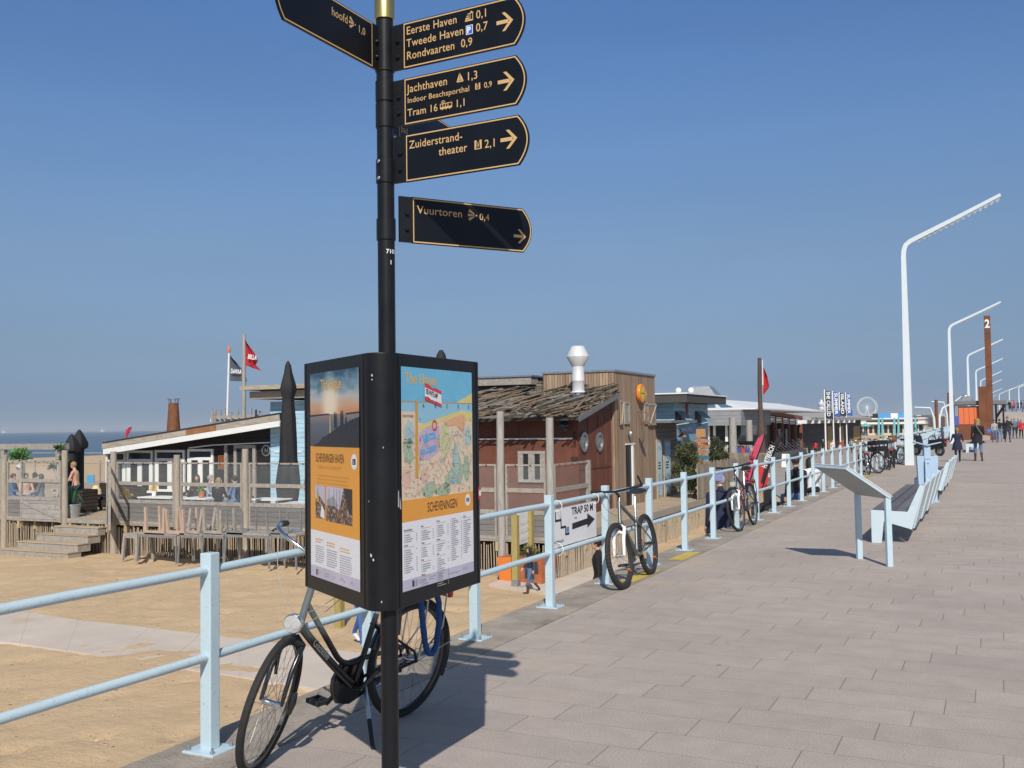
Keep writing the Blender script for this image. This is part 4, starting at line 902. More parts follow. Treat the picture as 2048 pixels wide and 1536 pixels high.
spec = [((1728, 944), 300, 4, 18, 'city', m_bblack, 'crate', False, 'black city bicycle with a big black crate on its front, first of the parked row'),
        ((1738, 950), 108, -5, -8, 'city', m_bblack, None, False, 'black bicycle half hidden behind the one with the big crate'),
        ((1779, 940), 100, 3, 6, 'city', m_silver, None, True, 'bicycle with black pannier bags second in the parked row'),
        ((1789, 936), 96, -4, -10, 'city', m_bblack, 'wicker', False, 'bicycle with a brown wicker basket in the parked row'),
        ((1800, 928), 70, 4, 14, 'city', m_bblack, 'mesh', False, 'black bicycle with a wide black basket next to the tall lamp'),
        ((1809, 921), 95, 5, 0, 'mtb', M('rust_red_bike', (.20, .04, .03), .4), None, False, 'dark red bicycle nearest the foot of the tall lamp')]
for (px, py), h_, ln, st_, kd, fm, bk, bg_, lab in spec:
    bicycle(lab, on_z(px, py, 0), h_, ln, st_, kd, G_, fm, None, m_steel, bk, True, True, kd == 'city', kd == 'city', bags=bg_, detail=False)
for (px, py), h_, lab in (((1881, 893), 120, 'pale bicycle standing beyond the scooter with its front wheel turned'), ((1900, 884), 75, 'dark bicycle leaning on the railing behind the second tall lamp')):
    bicycle(lab, on_z(px, py, 0), h_, 5, 20, 'city', None, m_silver if h_ == 120 else m_bblack, None, m_steel, None, True, True, True, True, detail=False)

# ---------------------------------------------------------------- motor scooter behind the bin
sc_ = thing('motor_scooter', on_z(1880, 912, 0), 'black motor scooter with long seat parked behind the pale blue litter bin', 'scooter', None, R(150))
m_scb = M('scooter_black', (.012, .012, .014), .3, coat=.4)
for x in (0, 1.25):
    m = MB(); m.ring((x, 0, .25), .19, .062, (0, 1, 0), 30, 10); w = m.build('wheel', m_tyre, sc_); m = MB(); m.lathe([(.14, -.03), (.05, -.04), (.05, .04), (.14, .03)], 20, (x, 0, .25), (0, 1, 0)); m.build('rim', m_galv, w)
m = MB()
for pts, w in (([(-.28, .45), (-.25, .72), (.45, .74), (.55, .55), (.45, .32), (.0, .34)], .34), ([(.4, .28), (.95, .28), (.95, .34), (.4, .36)], .36), ([(.92, .28), (1.05, .95), (1.13, .98), (1.16, .6), (1.05, .3)], .40), ([(1.05, .42), (1.45, .40), (1.35, .52), (1.1, .56)], .16)):
    m.prism(pts[::-1], V((0, w/2, 0)), V((1, 0, 0)), Z, -w)
m.build('body', m_scb, sc_, .03)
m = MB(); m.prism([(-.32, .80), (.0, .83), (.1, .78), (.5, .76), (.55, .72), (-.3, .70)][::-1], V((0, .13, 0)), V((1, 0, 0)), Z, -.26); m.build('seat', m_black, sc_, .03)
m = MB(); m.tube([(1.06, 0, .95), (1.02, 0, 1.05)], .03, 10)
for s in (-1, 1): m.tube([(1.02, 0, 1.05), (.98, s*.2, 1.10), (.92, s*.34, 1.08)], .017, 8); m.tube([(1.0, s*.2, 1.1), (1.05, s*.3, 1.28)], .006, 6); m.ball((1.05, s*.31, 1.3), (.015, .06, .04), 10)
m.build('handlebar', m_black, sc_)
m = MB(); m.ball((1.15, 0, .90), (.05, .10, .07), 12); m.build('headlight', m_lens, sc_); m = MB(); m.box((-.3, 0, .66), (.05, .18, .07)); m.build('tail_light', m_refl, sc_)

# ---------------------------------------------------------------- reading panel
A_, B_, C_, D_ = cw(3.68, 12.22, 1.165), cw(3.82, 11.5, 1.165), cw(4.40, 11.70, .80), cw(4.275, 12.45, .80)
pn = thing('reading_panel', (C_ + D_) / 2 * 1.0 - Z * .8, 'pale blue reading panel tilted on two posts on the promenade', 'info panel'); o_ = V(pn.location)
n_ = (D_ - C_).cross(A_ - D_).normalized(); n_ = n_ if n_.z > 0 else -n_
u_ = (C_ - D_).normalized(); w_ = (A_ - D_).normalized(); e_ = u_ * .02
P_ = [D_ - o_, C_ - o_, B_ - o_, A_ - o_]
m = MB(); m.add([p - n_*.02 for p in P_] + [p + n_*.016 for p in P_], [(0, 1, 2, 3), (7, 6, 5, 4), (0, 4, 5, 1), (1, 5, 6, 2), (2, 6, 7, 3), (3, 7, 4, 0)]); fr_ = m.build('frame', m_paint, pn, .003)
c_ = sum(P_, V()) / 4; q = [c_ + (p - c_)*.94 for p in P_]
m = MB(); m.add([p - n_*.026 for p in q] + [p - n_*.0205 for p in q], [(0, 1, 2, 3), (7, 6, 5, 4), (0, 4, 5, 1), (1, 5, 6, 2), (2, 6, 7, 3), (3, 7, 4, 0)]); m.build('back_plate', M('grey_back_plate', (.33, .37, .36), .55, var=.1), pn)
q = [c_ + (p - c_)*1.015 for p in P_]; m = MB(); m.add([p + n_*.0165 for p in q] + [p + n_*.024 for p in q], [(0, 1, 2, 3), (7, 6, 5, 4), (0, 4, 5, 1), (1, 5, 6, 2), (2, 6, 7, 3), (3, 7, 4, 0)]); m.build('top_sheet', m_white, pn)
for p in (C_ - u_*.035, D_ + u_*.035):
    p = p - o_ + w_ * .03; m = MB(); m.bar(V((p.x, p.y, 0)), p - n_*.012, .068, .05, 0, u_); m.build('post', m_paint, pn, .004)

# ---------------------------------------------------------------- benches, litter bin
m_slat = planks('dark_bench_slats', (.135, .130, .138), .15, 'x', .15, .05, rough=.6)
m_bench = M('bench_coated_steel', (.55, .66, .70), .35, var=.05, vs=2, fleck=.25, fcol=(.45, .44, .38), fs=5)
b0 = on_z(1744, 1085, 0)
def bench(y0, n, label, seg=1.5, x=None):
    rt = thing('bench', (b0.x if x is None else x, y0, 0), label, 'bench', 'pale blue benches facing the sea'); L = seg - .05
    prof = [(0, 0), (.13, 0), (.165, .30), (.53, .20), (.70, .80), (.645, .815), (.475, .44), (0, .455)]
    for k in range(n):
        y = k * seg
        for nm, ya in (('end_frame', y),) if k else (('end_frame', y), ):
            m = MB(); m.prism(prof, V((0, ya, 0)), V((1, 0, 0)), Z, -.035); m.build(nm, m_bench, rt, .004)
        m = MB()                                                     # sheet back between the frames, folded along its length
        for i in range(3):
            ya, yb = y + .05 + i*(L-.05)/3, y + .05 + (i+1)*(L-.05)/3 - .012
            A, B = (.545 - .012*i, .21), (.70 - .004*i, .79); m.bar(V((A[0], (ya+yb)/2, A[1])), V((B[0], (ya+yb)/2, B[1])), yb - ya, .016, 0, V((-1, 0, .3)))
        m.build('back', m_bench, rt)
        m = MB(); m.b(.0, .50, y + .045, y + L, .405, .43); m.build('seat_tray', m_bench, rt)
        m = MB()
        for i in range(3): m.b(.012 + i*.158, .158 + i*.158, y + .05, y + L*.5 - .01, .432, .462); m.b(.012 + i*.158, .158 + i*.158, y + L*.5 + .01, y + L - .005, .432, .462)
        m.build('seat_slats', m_slat, rt)
    return rt
bench(b0.y, 4, 'nearest pale blue bench with dark slatted seat just past the reading panel')
bench(b0.y + 8.2, 4, 'second pale blue bench starting at the litter bin')
bench(on_z(1935, 905, 0).y, 3, 'pale blue bench beyond the woman in the black coat', x=on_z(1932, 905, 0).x)
bn = thing('litter_bin', on_z(1856, 1003, 0), 'pale blue steel litter bin with a flared lid between the benches', 'litter bin', None, R(8))
m_bin = M('bin_blue_steel', (.40, .54, .68), .35, var=.05)
m = MB(); m.b(-.2, .2, -.2, .2, 0, .02); m.build('base', m_bin, bn)
m = MB(); m.add([(-.17, -.17, .02), (.17, -.17, .02), (.17, .17, .02), (-.17, .17, .02), (-.205, -.2, .96), (.205, -.2, .96), (.205, .2, .96), (-.205, .2, .96)], [(3, 2, 1, 0), (0, 1, 5, 4), (1, 2, 6, 5), (2, 3, 7, 6), (3, 0, 4, 7)]); m.b(-.197, .197, -.192, .192, .90, .91); m.build('body', m_bin, bn, .006)
m = MB(); m.b(-.06, .06, -.215, -.17, .90, 1.19); m.b(-.06, .06, .17, .20, .96, 1.16); m.build('bracket', m_bin, bn)
m = MB(); m.add([(-.27, -.24, 1.25), (0, -.27, 1.17), (.27, -.24, 1.23), (-.25, .22, 1.22), (0, .22, 1.16), (.25, .22, 1.21), (-.27, -.24, 1.27), (0, -.27, 1.19), (.27, -.24, 1.25), (-.25, .22, 1.24), (0, .22, 1.18), (.25, .22, 1.23)], [(0, 3, 4, 1), (1, 4, 5, 2), (6, 7, 10, 9), (7, 8, 11, 10), (0, 1, 7, 6), (1, 2, 8, 7), (2, 5, 11, 8), (5, 4, 10, 11), (4, 3, 9, 10), (3, 0, 6, 9)]); m.build('lid', m_bin, bn)
m = MB(); m.b(-.055, .055, -.27, -.215, .40, .88); a = m.build('ashtray', m_bin, bn, .004); m = MB(); m.lathe([(.013, 0), (.013, .004)], 12, (0, -.271, .80), (0, -1, 0)); m.build('ash_hole', m_dark, a)

# ---------------------------------------------------------------- tall lamps along the promenade
m_lampw = M('lamp_white_blue', (.66, .73, .75), .35, var=.03)
def tall_lamp(x, y, label, near=False, ry=0.):
    rt = thing('street_lamp', (x, y, 0), label, 'street lamp', 'tall bent lamps along the promenade', ry)
    P = [(V((0, 0, 0)), .19), (V((.0, 0, 4)), .145), (V((-.0, 0, 8.0)), .10), (V((.02, 0, 8.22)), .099), (V((.09, 0, 8.42)), .098), (V((.25, 0, 8.55)), .097), (V((1.9, 0, 9.29)), .085), (V((3.4, 0, 9.99)), .065)]
    m = MB(); m.tube([p for p, _ in P], [r_*1.2 for _, r_ in P], 4, 0, False, False, (1, 1, 0)); m.build('mast', m_lampw, rt)
    d = (P[-1][0] - P[-3][0]).normalized()
    if near:
        for k in range(15):
            c = P[5][0].lerp(P[-1][0], .12 + .86*k/14) - Z*.10; m = MB(); m.bar(c, c - Z*.10 - d*.10 + V((0, 0, 0)), .10, .05, 0, (0, 1, 0)); m.build('spotlight', m_galv, rt)
    else:
        m = MB()
        for k in range(14):
            c = P[5][0].lerp(P[-1][0], .12 + .86*k/14) - Z*.09; m.bar(c, c - Z*.08 - d*.10, .09, .05, 0, (0, 1, 0))
        m.build('spotlights', m_galv, rt)
    return rt
lampspec = [(-3.0, 40.9, 'nearest and tallest bent street lamp with its arm over the promenade'), (-2.85, 78.5, 'second bent street lamp, standing behind the girl in navy'), (-2.5, 115.4, 'third bent street lamp, in front of the orange kiosk'), (-2.3, 152, 'fourth bent street lamp, just left of the rust red pylon'), (-2.2, 192, 'fifth bent street lamp, partly behind the rust red pylon'), (-2.0, 232, 'sixth bent street lamp, mostly hidden by the rust red pylon'),
            (-1.6, 300, 'seventh bent street lamp, low over the kiosk roof'), (4.6, 241, 'bent street lamp at the right edge of the photo'), (3.0, 262, 'bent street lamp right of the kiosk with its arm over the crowd'), (1.0, 300, 'small bent street lamp right behind the rust red pylon'), (-3, 380, 'far bent street lamp left of the kiosk'), (-4, 440, 'farthest bent street lamp left of the kiosk')]
for i, (x, y, lab) in enumerate(lampspec): tall_lamp(x, y, lab, i == 0)
rail2 = thing('railing', (-4.05, 44.6, 0), 'far stretch of pale blue railing beyond the parked bicycles', 'railing'); pm = None
for i in range(70):
    if pm is None:
        mb = MB(); mb.b(-.0365, .0365, -.0365, .0365, 0, 1.045); po = mb.build('post', m_paint, rail2)
        pm = po
    else: po = pm.copy(); COL.objects.link(po); po.parent = rail2
    po.location = (-.0055*i*1.5 if i < 60 else -.5, i*1.5, 0)
for nm, z in (('upper_rail', .955), ('lower_rail', .50)):
    mb = MB(); mb.tube([(0, 0, z), (-.5, 90, z), (-.5, 105, z)], .0245, 8); mb.build(nm, m_paint, rail2)
# ---------------------------------------------------------------- the beach terrace on its deck
DZ, DY, DX = -1.15, 23.2, -10.0
m_deck = planks('sandy_deck_boards', (.42, .33, .23), .145, 'y', .12, .05)
m_dplank = planks('grey_deck_cladding', (.21, .20, .195), .145, 'z', .14, .06, col2=(.16, .155, .15))
m_reed = M('split_stick_fence', (.37, .30, .22), .85, var=.35, vs=6, st=(8, 8, 1))
dk = thing('beach_deck', (0, 0, 0), 'raised sandy wooden beach deck on piles with a stick skirt', 'deck')
mb = MB(); mb.b(-46, DX, DY + .03, 50, DZ - .05, DZ); mb.build('deck_boards', m_deck, dk)
mb = MB(); mb.b(-46, DX + .04, DY - .02, DY + .03, DZ - .13, DZ + .01); mb.b(DX, DX + .045, DY + .03, 50, DZ - .20, DZ + .01); mb.build('edge_beam', m_beam, dk)
m_joist = M('pale_joist_ends', (.46, .37, .20), .8, var=.2)
x = -38.8
while x < DX: mb = MB(); mb.b(x, x + .09, DY - .012, DY + .4, DZ - .38, DZ - .135); mb.build('joist', m_joist, dk); x += .82
y = DY + .5
while y < 50: mb = MB(); mb.b(DX - .4, DX + .015, y, y + .16, DZ - .5, DZ - .205); mb.build('joist', m_joist, dk); y += 1.4
mb = MB(); x = -45.5
while x < DX:
    t = random.uniform(-.03, .03); mb.tube([(x, DY + .02, -2.45), (x + t, DY + .015 + random.uniform(-.02, .02), DZ - .2 + random.uniform(-.05, .06))], random.uniform(.012, .021), 5); x += random.uniform(.05, .085)
y = DY + .1
while y < 49.9:
    mb.tube([(DX - .02, y, -2.45), (DX - .02 + random.uniform(-.02, .02), y + random.uniform(-.03, .03), DZ - .22 + random.uniform(-.1, .05))], random.uniform(.016, .03), 5); y += random.uniform(.06, .11)
mb.build('stick_skirt', m_reed, dk)
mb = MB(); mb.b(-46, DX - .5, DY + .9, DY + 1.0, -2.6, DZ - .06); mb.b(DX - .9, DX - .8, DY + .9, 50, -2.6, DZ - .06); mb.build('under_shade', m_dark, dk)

POSTX = [-36.2, -33.3, -30.4, -27.5, -25.3, -22.62, -19.96, -17.3, -14.5, -11.55, -10.15]
fn = thing('terrace_screen', (0, DY, 0), 'weathered timber and glass wind screens on tall log posts along the deck front', 'wind screen')
for i, x in enumerate(POSTX):
    h = 1.02 + .10 * math.sin(i*2.3) + (.95 if i >= 9 else 0); r_ = .105
    mb = MB(); pts = [(x, -.02, -2.4), (x + .01, -.02, -1.0), (x - .015, -.02, .2), (x + .01*math.sin(i), -.02, h)]
    mb.tube(pts, [r_*1.05, r_, r_*.97, r_*.93], 12); mb.build('post', m_log if i < 9 else m_logg, fn, .01)
def screen(parent, a, b, z=(-1.2, -.52, .04, .68), brace=False, planksm=None):
    """a framed panel between two ground points (local)"""
    a, b = V((*a, 0)), V((*b, 0)); d = (b - a).normalized(); L = (b - a).length; o = Matrix.Rotation(math.atan2(d.y, d.x), 3, 'Z')
    def box(m, x0, x1, y0, y1, z0, z1):
        q = len(m.v); m.b(x0, x1, y0, y1, z0, z1)
        for i in range(q, len(m.v)): m.v[i] = a + o @ m.v[i]
    m = MB(); s = .055   # stile width
    for x in (0, L - s): box(m, x, x + s, -.035, .035, z[0] - .05, z[3] + .03)
    for k, (zz, hh) in enumerate(((z[3] - .02, .045), (z[2] - .055, .11), (z[1] - .06, .11), (z[0] - .03, .06))): box(m, s, L - s, -.03, .03, zz, zz + hh)
    if brace: m.bar(a + o @ V((s, -.034, z[1] - .1)), a + o @ V((L - s, -.034, z[0] + .06)), .02, .09)
    f = m.build('panel', m_beam, parent)
    m = MB(); box(m, s, L - s, -.006, .006, z[1] + .05, z[2] - .055); box(m, s, L - s, -.006, .006, z[2] + .055, z[3] - .02); m.build('glass', m_glass, f)
    m = MB(); box(m, s, L - s, -.018, .018, z[0] + .03, z[1] - .06); m.build('planks', planksm or m_dplank, f)
    m = MB()
    for k in range(int(L / .42)): c = a + d*(.3 + k*.42); m.add([c + o @ V(p) + Z*z[3] for p in ((-.02, -.036, -.03), (.02, -.036, -.03), (.02, -.036, .015), (-.02, -.036, .015))], [(0, 1, 2, 3)])
    m.build('clips', m_dark, f)
    return f
for i in range(len(POSTX) - 1):
    if i == 3: continue
    r_ = .13
    screen(fn, (POSTX[i] + r_, 0), (POSTX[i+1] - r_, 0))
screen(fn, (-10.15, .18), (-10.15, 2.5))
mb = MB(); mb.b(-10.2, -10.1, 2.55, 2.65, DZ, .72); mb.build('post', m_beam, fn)
g1 = thing('terrace_gate', (-27.45, DY - .16, 0), 'open timber and glass gate with diagonal brace folded back left of the steps', 'gate'); screen(g1, (-1.95, 0), (-.05, 0), (-1.22, -.50, .08, .72), True, planks('pale_gate_planks', (.33, .31, .29), .17, 'z', .25, .05))
g2 = thing('terrace_gate', (-25.45, DY - .13, 0), 'narrow timber and glass gate swung out towards the viewer right of the steps', 'gate'); _q = on_y(219, 1000, 21.75); screen(g2, (_q.x + 25.45, _q.y - DY + .13), (0, 0), (-1.22, -.52, .04, .70), True)
st_ = thing('wooden_steps', (0, 0, 0), 'sandy wooden steps leading up from the beach to the deck', 'steps')
for k, (z, y0, x0) in enumerate(((-1.38, 22.85, -27.55), (-1.60, 22.47, -27.95), (-1.82, 22.1, -28.35), (-2.04, 21.75, -28.75))):
    mb = MB(); mb.b(x0, -25.62 - .012*k, y0, DY - .05 if k == 0 else y0 + .5, z - .23, z - .001*k); s = mb.build('step', m_beam, st_, .01)
    mb = MB(); mb.b(x0 - .02, -25.6 - .012*k, y0 - .02, y0 + .4, z, z + .03); mb.build('tread', m_deck, s)

# ---------------------------------------------------------------- black pavilion with its sloping roof
FY = 29.0
m_blkwall = planks('black_cladding', (.018, .017, .018), .17, 'z', .2, .08, rough=.6)
m_roofw = M('roof_fascia_wood', (.40, .34, .27), .8, var=.35, vs=2.5, st=(1, 4, 6), bump=.4, bs=20)
m_trimw = M('white_trim', (.80, .80, .77), .5, var=.06)
m_pane = M('dark_window_pane', (.03, .033, .037), .08, var=.4, vs=1.5, spec=.6)
bp_ = thing('black_pavilion', (0, 0, 0), 'black clad beach pavilion with white windows under a long sloping roof', 'pavilion')
xa, xb = on_y(206, 885, FY - .7).x, on_y(560, 826, FY - .7).x; za, zb = on_y(206, 885, FY - .7).z, on_y(560, 826, FY - .7).z
zr = lambda x: za + (zb - za) * (x - xa) / (xb - xa)
mb = MB(); x0, x1 = xa + .9, -23.75
mb.add([(x0, FY, DZ), (x1, FY, DZ), (x1, FY, zr(x1) - .3), (x0, FY, zr(x0) - .3), (x0, 36, DZ), (x1, 36, DZ), (x1, 36, zr(x1) - .3), (x0, 36, zr(x0) - .3)], [(0, 1, 2, 3), (5, 4, 7, 6), (4, 0, 3, 7), (1, 5, 6, 2)]); mb.build('wall', m_blkwall, bp_)
def slab(m, xs_, y0, y1, dz0, dz1, mi=0):
    a, b = xs_; m.add([(a, y0, zr(a)+dz0), (b, y0, zr(b)+dz0), (b, y1, zr(b)+dz0), (a, y1, zr(a)+dz0), (a, y0, zr(a)+dz1), (b, y0, zr(b)+dz1), (b, y1, zr(b)+dz1), (a, y1, zr(a)+dz1)], [(3, 2, 1, 0), (4, 5, 6, 7), (0, 1, 5, 4), (1, 2, 6, 5), (2, 3, 7, 6), (3, 0, 4, 7)], mi)
mb = MB(); slab(mb, (xa, xb), FY - .72, 36.3, -.05, .02); mb.build('roof', M('tar_roofing', (.03, .03, .032), .8), bp_)
mb = MB(); k = 6
for i in range(k): slab(mb, (xa + (xb-xa)*i/k + .004, xa + (xb-xa)*(i+1)/k - .004), FY - .76 - .004*(i % 2), FY - .70, -.25, -.055, 1 if i == 3 else 0)
mb.build('fascia', [m_roofw, M('rusty_fascia', (.30, .13, .05), .8, var=.35, vs=4)], bp_)
mb = MB(); slab(mb, (xa + .05, xb), FY - .745, FY - .70, -.47, -.252); slab(mb, (xa + .05, xb), FY - .70, FY, -.30, -.27); mb.build('soffit_trim', m_trimw, bp_)
mb = MB(); c = on_y(214, 893, FY - .6); mb.b(c.x - .06, c.x + .06, FY - .66, FY - .54, c.z - .28, c.z + .2); mb.b(c.x - .03, c.x + .03, FY - .64, FY - .58, DZ, c.z - .28); mb.build('downpipe', m_trimw, bp_)
def win(parent, px0, py0, px1, py1, plane=FY, transom=.2, cols=2, mat=None):
    a, b = on_y(px0, py0, plane), on_y(px1, py1, plane); x0, x1, z1, z0 = a.x, b.x, a.z, b.z
    m = MB(); t = .09; Y0, Y1 = plane - .07, plane - .003
    m.b(x0, x1, Y0, Y1, z1 - t, z1); m.b(x0, x1, Y0, Y1, z0, z0 + t); m.b(x0, x0 + t, Y0, Y1, z0 + t, z1 - t); m.b(x1 - t, x1, Y0, Y1, z0 + t, z1 - t)
    zt = z1 - (z1 - z0)*transom
    if transom: m.b(x0 + t, x1 - t, Y0 + .004, Y1, zt - .11, zt)
    for i in range(1, cols): c = x0 + (x1-x0)*i/cols; m.b(c - .11, c + .11, Y0 + .006, Y1, z0 + t, (zt - .11) if transom else z1 - t)
    for s, c in ((1, x0 + t), (-1, x1 - t)): m.b(min(c, c + s*.09), max(c, c + s*.09), Y0 + .012, Y1, z0 + t, (zt - .11) if transom else z1 - t)
    w = m.build('window', mat or m_trimw, parent); m = MB(); m.b(x0 + t, x1 - t, plane - .03, plane - .004, z0 + t, z1 - t); m.build('pane', m_pane, w)
    return w
for q in ((214, 903, 253, 985), (256, 901, 307, 986), (312, 900, 371, 984), (377, 898, 428, 981)): win(bp_, *q)
mb = MB(); a, b = on_y(470, 890, FY), on_y(513, 1000, FY); mb.b(a.x, a.x + .12, FY - .08, FY, DZ, a.z); mb.b(b.x - .12, b.x, FY - .08, FY, DZ, a.z); mb.b(a.x + .12, b.x - .12, FY - .08, FY, a.z - .12, a.z); mb.b(a.x - .45, a.x - .33, FY - .08, FY, DZ, a.z); d = mb.build('door', m_beam, bp_)
mb = MB(); mb.b(a.x + .12, b.x - .12, FY - .03, FY - .004, DZ, a.z - .12); mb.build('pane', m_pane, d)
a, b = on_y(438, 911, FY), on_y(456, 939, FY); mb = MB(); mb.b(a.x, b.x, FY - .05, FY - .005, b.z, a.z, 0)
for i in range(3):
    for j in range(4): cx, cz = a.x + (b.x-a.x)*(.2 + .3*i), b.z + (a.z-b.z)*(.14 + .24*j); mb.ring((cx, FY - .052, cz), .045, .012, (0, 1, 0), 10, 4, 1)
mb.build('wall_panel', [M('burnt_orange_panel', (.35, .11, .03), .6), m_dark], bp_)
c = on_y(533, 901, FY); mb = MB(); mb.lathe([(.20, 0), (.21, .02), (.17, .03)], 24, (c.x, FY - .004, c.z), (0, -1, 0), 0); mb.lathe([(.16, .031), (.0, .033)], 24, (c.x, FY - .004, c.z), (0, -1, 0), 1); mb.text('N', .2, (c.x - .06, FY - .04, c.z - .07), (1, 0, 0), Z, 0); mb.build('round_plaque', [m_galv, m_dark], bp_)
a, b = on_y(378, 896, FY - .1), on_y(427, 890, FY - .1); mb = MB(); mb.bar(a, b, .05, .04); a, b = on_y(429, 890, FY - .1), on_y(539, 885, FY - .1); mb.bar(a, b, .05, .04); mb.build('light_strip', m_trimw, bp_)
c = at_d(347, 862, 44); mb = MB(); zt = at_d(347, 806, 44).z
mb.lathe([(.33, c.z - .6), (.215, zt - .12), (.215, zt)], 20, (c.x, c.y, 0)); ch = mb.build('chimney', M('corten_chimney', (.20, .075, .03), .8, var=.35, vs=5), bp_)
mb = MB(); mb.lathe([(.27, zt + .17), (.27, zt + .2), (.02, zt + .21)], 16, (c.x, c.y, 0))
for k in range(6): mb.bar((c.x + .2*math.cos(k), c.y + .2*math.sin(k), zt), (c.x + .22*math.cos(k), c.y + .22*math.sin(k), zt + .18), .02, .02)
mb.build('chimney_cap', m_galv, ch)

m_bluecl = planks('pale_blue_cladding', (.40, .60, .72), .17, 'z', .06, .05, rough=.55)
bt = thing('blue_hut', (0, 0, 0), 'pale blue clad hut with stepped grey wooden eaves beside the black pavilion', 'hut')
x0 = on_y(541, 830, FY - .01).x
mb = MB(); mb.b(x0, -19.2, FY - .02, 34, DZ, 2.68); mb.build('wall', m_bluecl, bt)
mb = MB(); z2, z3 = on_y(540, 797, FY - .5).z, on_y(540, 782, FY - .5).z; mb.b(x0 - .55, -18.8, FY - .5, 34.3, z2, z3); mb.build('lower_eave', m_roofw, bt)
mb = MB(); z4, z5 = on_y(540, 782, FY - .7).z + .12, on_y(540, 770, FY - .7).z; mb.b(x0 - .75, -18.6, FY - .8, 34.4, z4 - .06, z5); mb.b(x0 - .3, -19, FY - .2, 34, z3, z4 - .06); mb.build('upper_eave', m_roofw, bt)
mb = MB(); a, b = on_y(546, 990, FY), on_y(604, 905, FY); mb.b(a.x + .1, b.x, FY - .05, FY - .022, b.z + .0, b.z + .04); mb.build('trim_strip', m_trimw, bt)

# ---------------------------------------------------------------- rust red container bar under its roof of branches
m_cort = M('rust_red_steel', (.135, .045, .025), .75, var=.3, vs=1.6, bump=.25, bs=14, fleck=.4, fcol=(.14, .05, .03), fs=4)
CY, CX = 29.1, -11.78
cb = thing('container_bar', (0, 0, 0), 'rust red steel bar with portholes under a roof of cut branches', 'bar')
ze0, ze1 = 1.95, 2.62
mb = MB(); mb.add([(-19.2, CY, DZ), (CX, CY, DZ), (CX, 32.1, DZ), (CX, 32.1, ze1), (CX, CY, ze0), (-19.2, CY, ze0)], [(0, 1, 4, 5), (1, 2, 3, 4)]); mb.build('wall', m_cort, cb)
mb = MB()
for q in range(8): xq = -18.6 + q*.95; mb.b(xq, xq + .025, CY - .022, CY - .001, DZ, ze0)
for px in (1176, 1196, 1211): yq = on_x(px, 950, CX).y; mb.b(CX + .001, CX + .02, yq, yq + .03, DZ, 2.0)
for py in (940, 1000): a = on_x(1160, py, CX); mb.b(CX + .001, CX + .022, CY + .02, 32.05, a.z, a.z + .03)
mb.build('wall_ribs', m_cort, cb)
mb = MB(); y0, y1 = CY - .65, 32.1; zz = lambda y: ze0 + .03 + (y - CY) * (ze1 - ze0) / 3.0
mb.add([(-19.4, y0, zz(y0)), (CX + .3, y0, zz(y0)), (CX + .3, y1, zz(y1)), (-19.4, y1, zz(y1)), (-19.4, y0, zz(y0)+.1), (CX + .3, y0, zz(y0)+.1), (CX + .3, y1, zz(y1)+.1), (-19.4, y1, zz(y1)+.1)], [(3, 2, 1, 0), (4, 5, 6, 7), (0, 1, 5, 4), (1, 2, 6, 5), (2, 3, 7, 6), (3, 0, 4, 7)]); rf = mb.build('roof', M('dark_gutter', (.05, .05, .055), .6), cb)
mb = MB(); mb.bar((CX + .31, y0 - .02, zz(y0) + .04), (CX + .31, y1, zz(y1) + .04), .03, .17); mb.build('verge_board', M('slate_verge', (.16, .17, .17), .6), rf)
mb = MB(); rs = random.Random(5)
for k in range(950):                                                   # cut branches laid down the slope
    x = rs.uniform(-19.2, CX + .15); L = rs.uniform(.5, 2.4); a = rs.gauss(.75, .38); y = rs.uniform(y0 - .45, y1 - .4); dx, dy = L*math.sin(a), L*math.cos(a); lift = rs.random()**2 * .34
    x2 = min(x + dx, CX + .32); yy2 = min(y + dy, y1 - .02); p, q = V((x, y, zz(max(y, y0)) + .11 + lift*rs.random())), V((x2, yy2, zz(max(yy2, y0)) + .12 + lift))
    if (q - p).length < .3: continue
    md = [p.lerp(q, t) + V((rs.uniform(-.05, .05), rs.uniform(-.05, .05), rs.uniform(-.03, .05))) for t in (.33, .66)]; r_ = rs.uniform(.014, .040); mb.tube([p] + md + [q], [r_, r_*.95, r_*.85, r_*.65], 6, rs.choice((0, 0, 1, 1, 2)))
    if q.z > p.z and rs.random() < .5: mb.ball(q, r_*.66, 6, 3)
tag(mb.build('branch_cover', [M('dry_branches', (.18, .13, .088), .9, var=.6, vs=5, st=(2, 2, 2), bump=.5, bs=30), M('dark_branches', (.06, .053, .036), .9, var=.6, vs=5, bump=.5, bs=30), M('grey_branches', (.19, .17, .15), .9, var=.5, vs=5, bump=.5, bs=30), M('cut_wood', (.55, .36, .2), .8)], rf), kind='stuff')  # darker branch tone mixed at random among the dry and grey ones
mb = MB(); z = on_y(1000, 878, CY).z; mb.b(-19, on_y(1146, 878, CY).x, CY - .05, CY - .025, z - .02, z + .025); mb.build('light_strip', m_trimw, cb)
win(cb, 1037, 902, 1092, 965, CY, .0, 2, m_beam)
for px in (1166.5, 1197.5):
    c = on_x(px, 884, CX); mb = MB(); mb.lathe([(.30, 0), (.32, .05), (.27, .07), (.235, .06), (.235, .02)], 28, (CX + .002, c.y, c.z), (1, 0, 0)); w = mb.build('porthole', m_galv, cb); mb = MB(); mb.lathe([(.235, .018), (.12, .035), (0, .04)], 28, (CX + .002, c.y, c.z), (1, 0, 0)); mb.build('pane', M('porthole_glass', (.16, .18, .17), .08, var=.4), w)
c = on_y(1127, 853, CY - .15); mb = MB(); mb.lathe([(.10, -.12), (.17, -.08), (.17, .08), (.10, .13)], 18, c, (.6, -1, 0)); mb.build('speaker', m_bblack, cb)
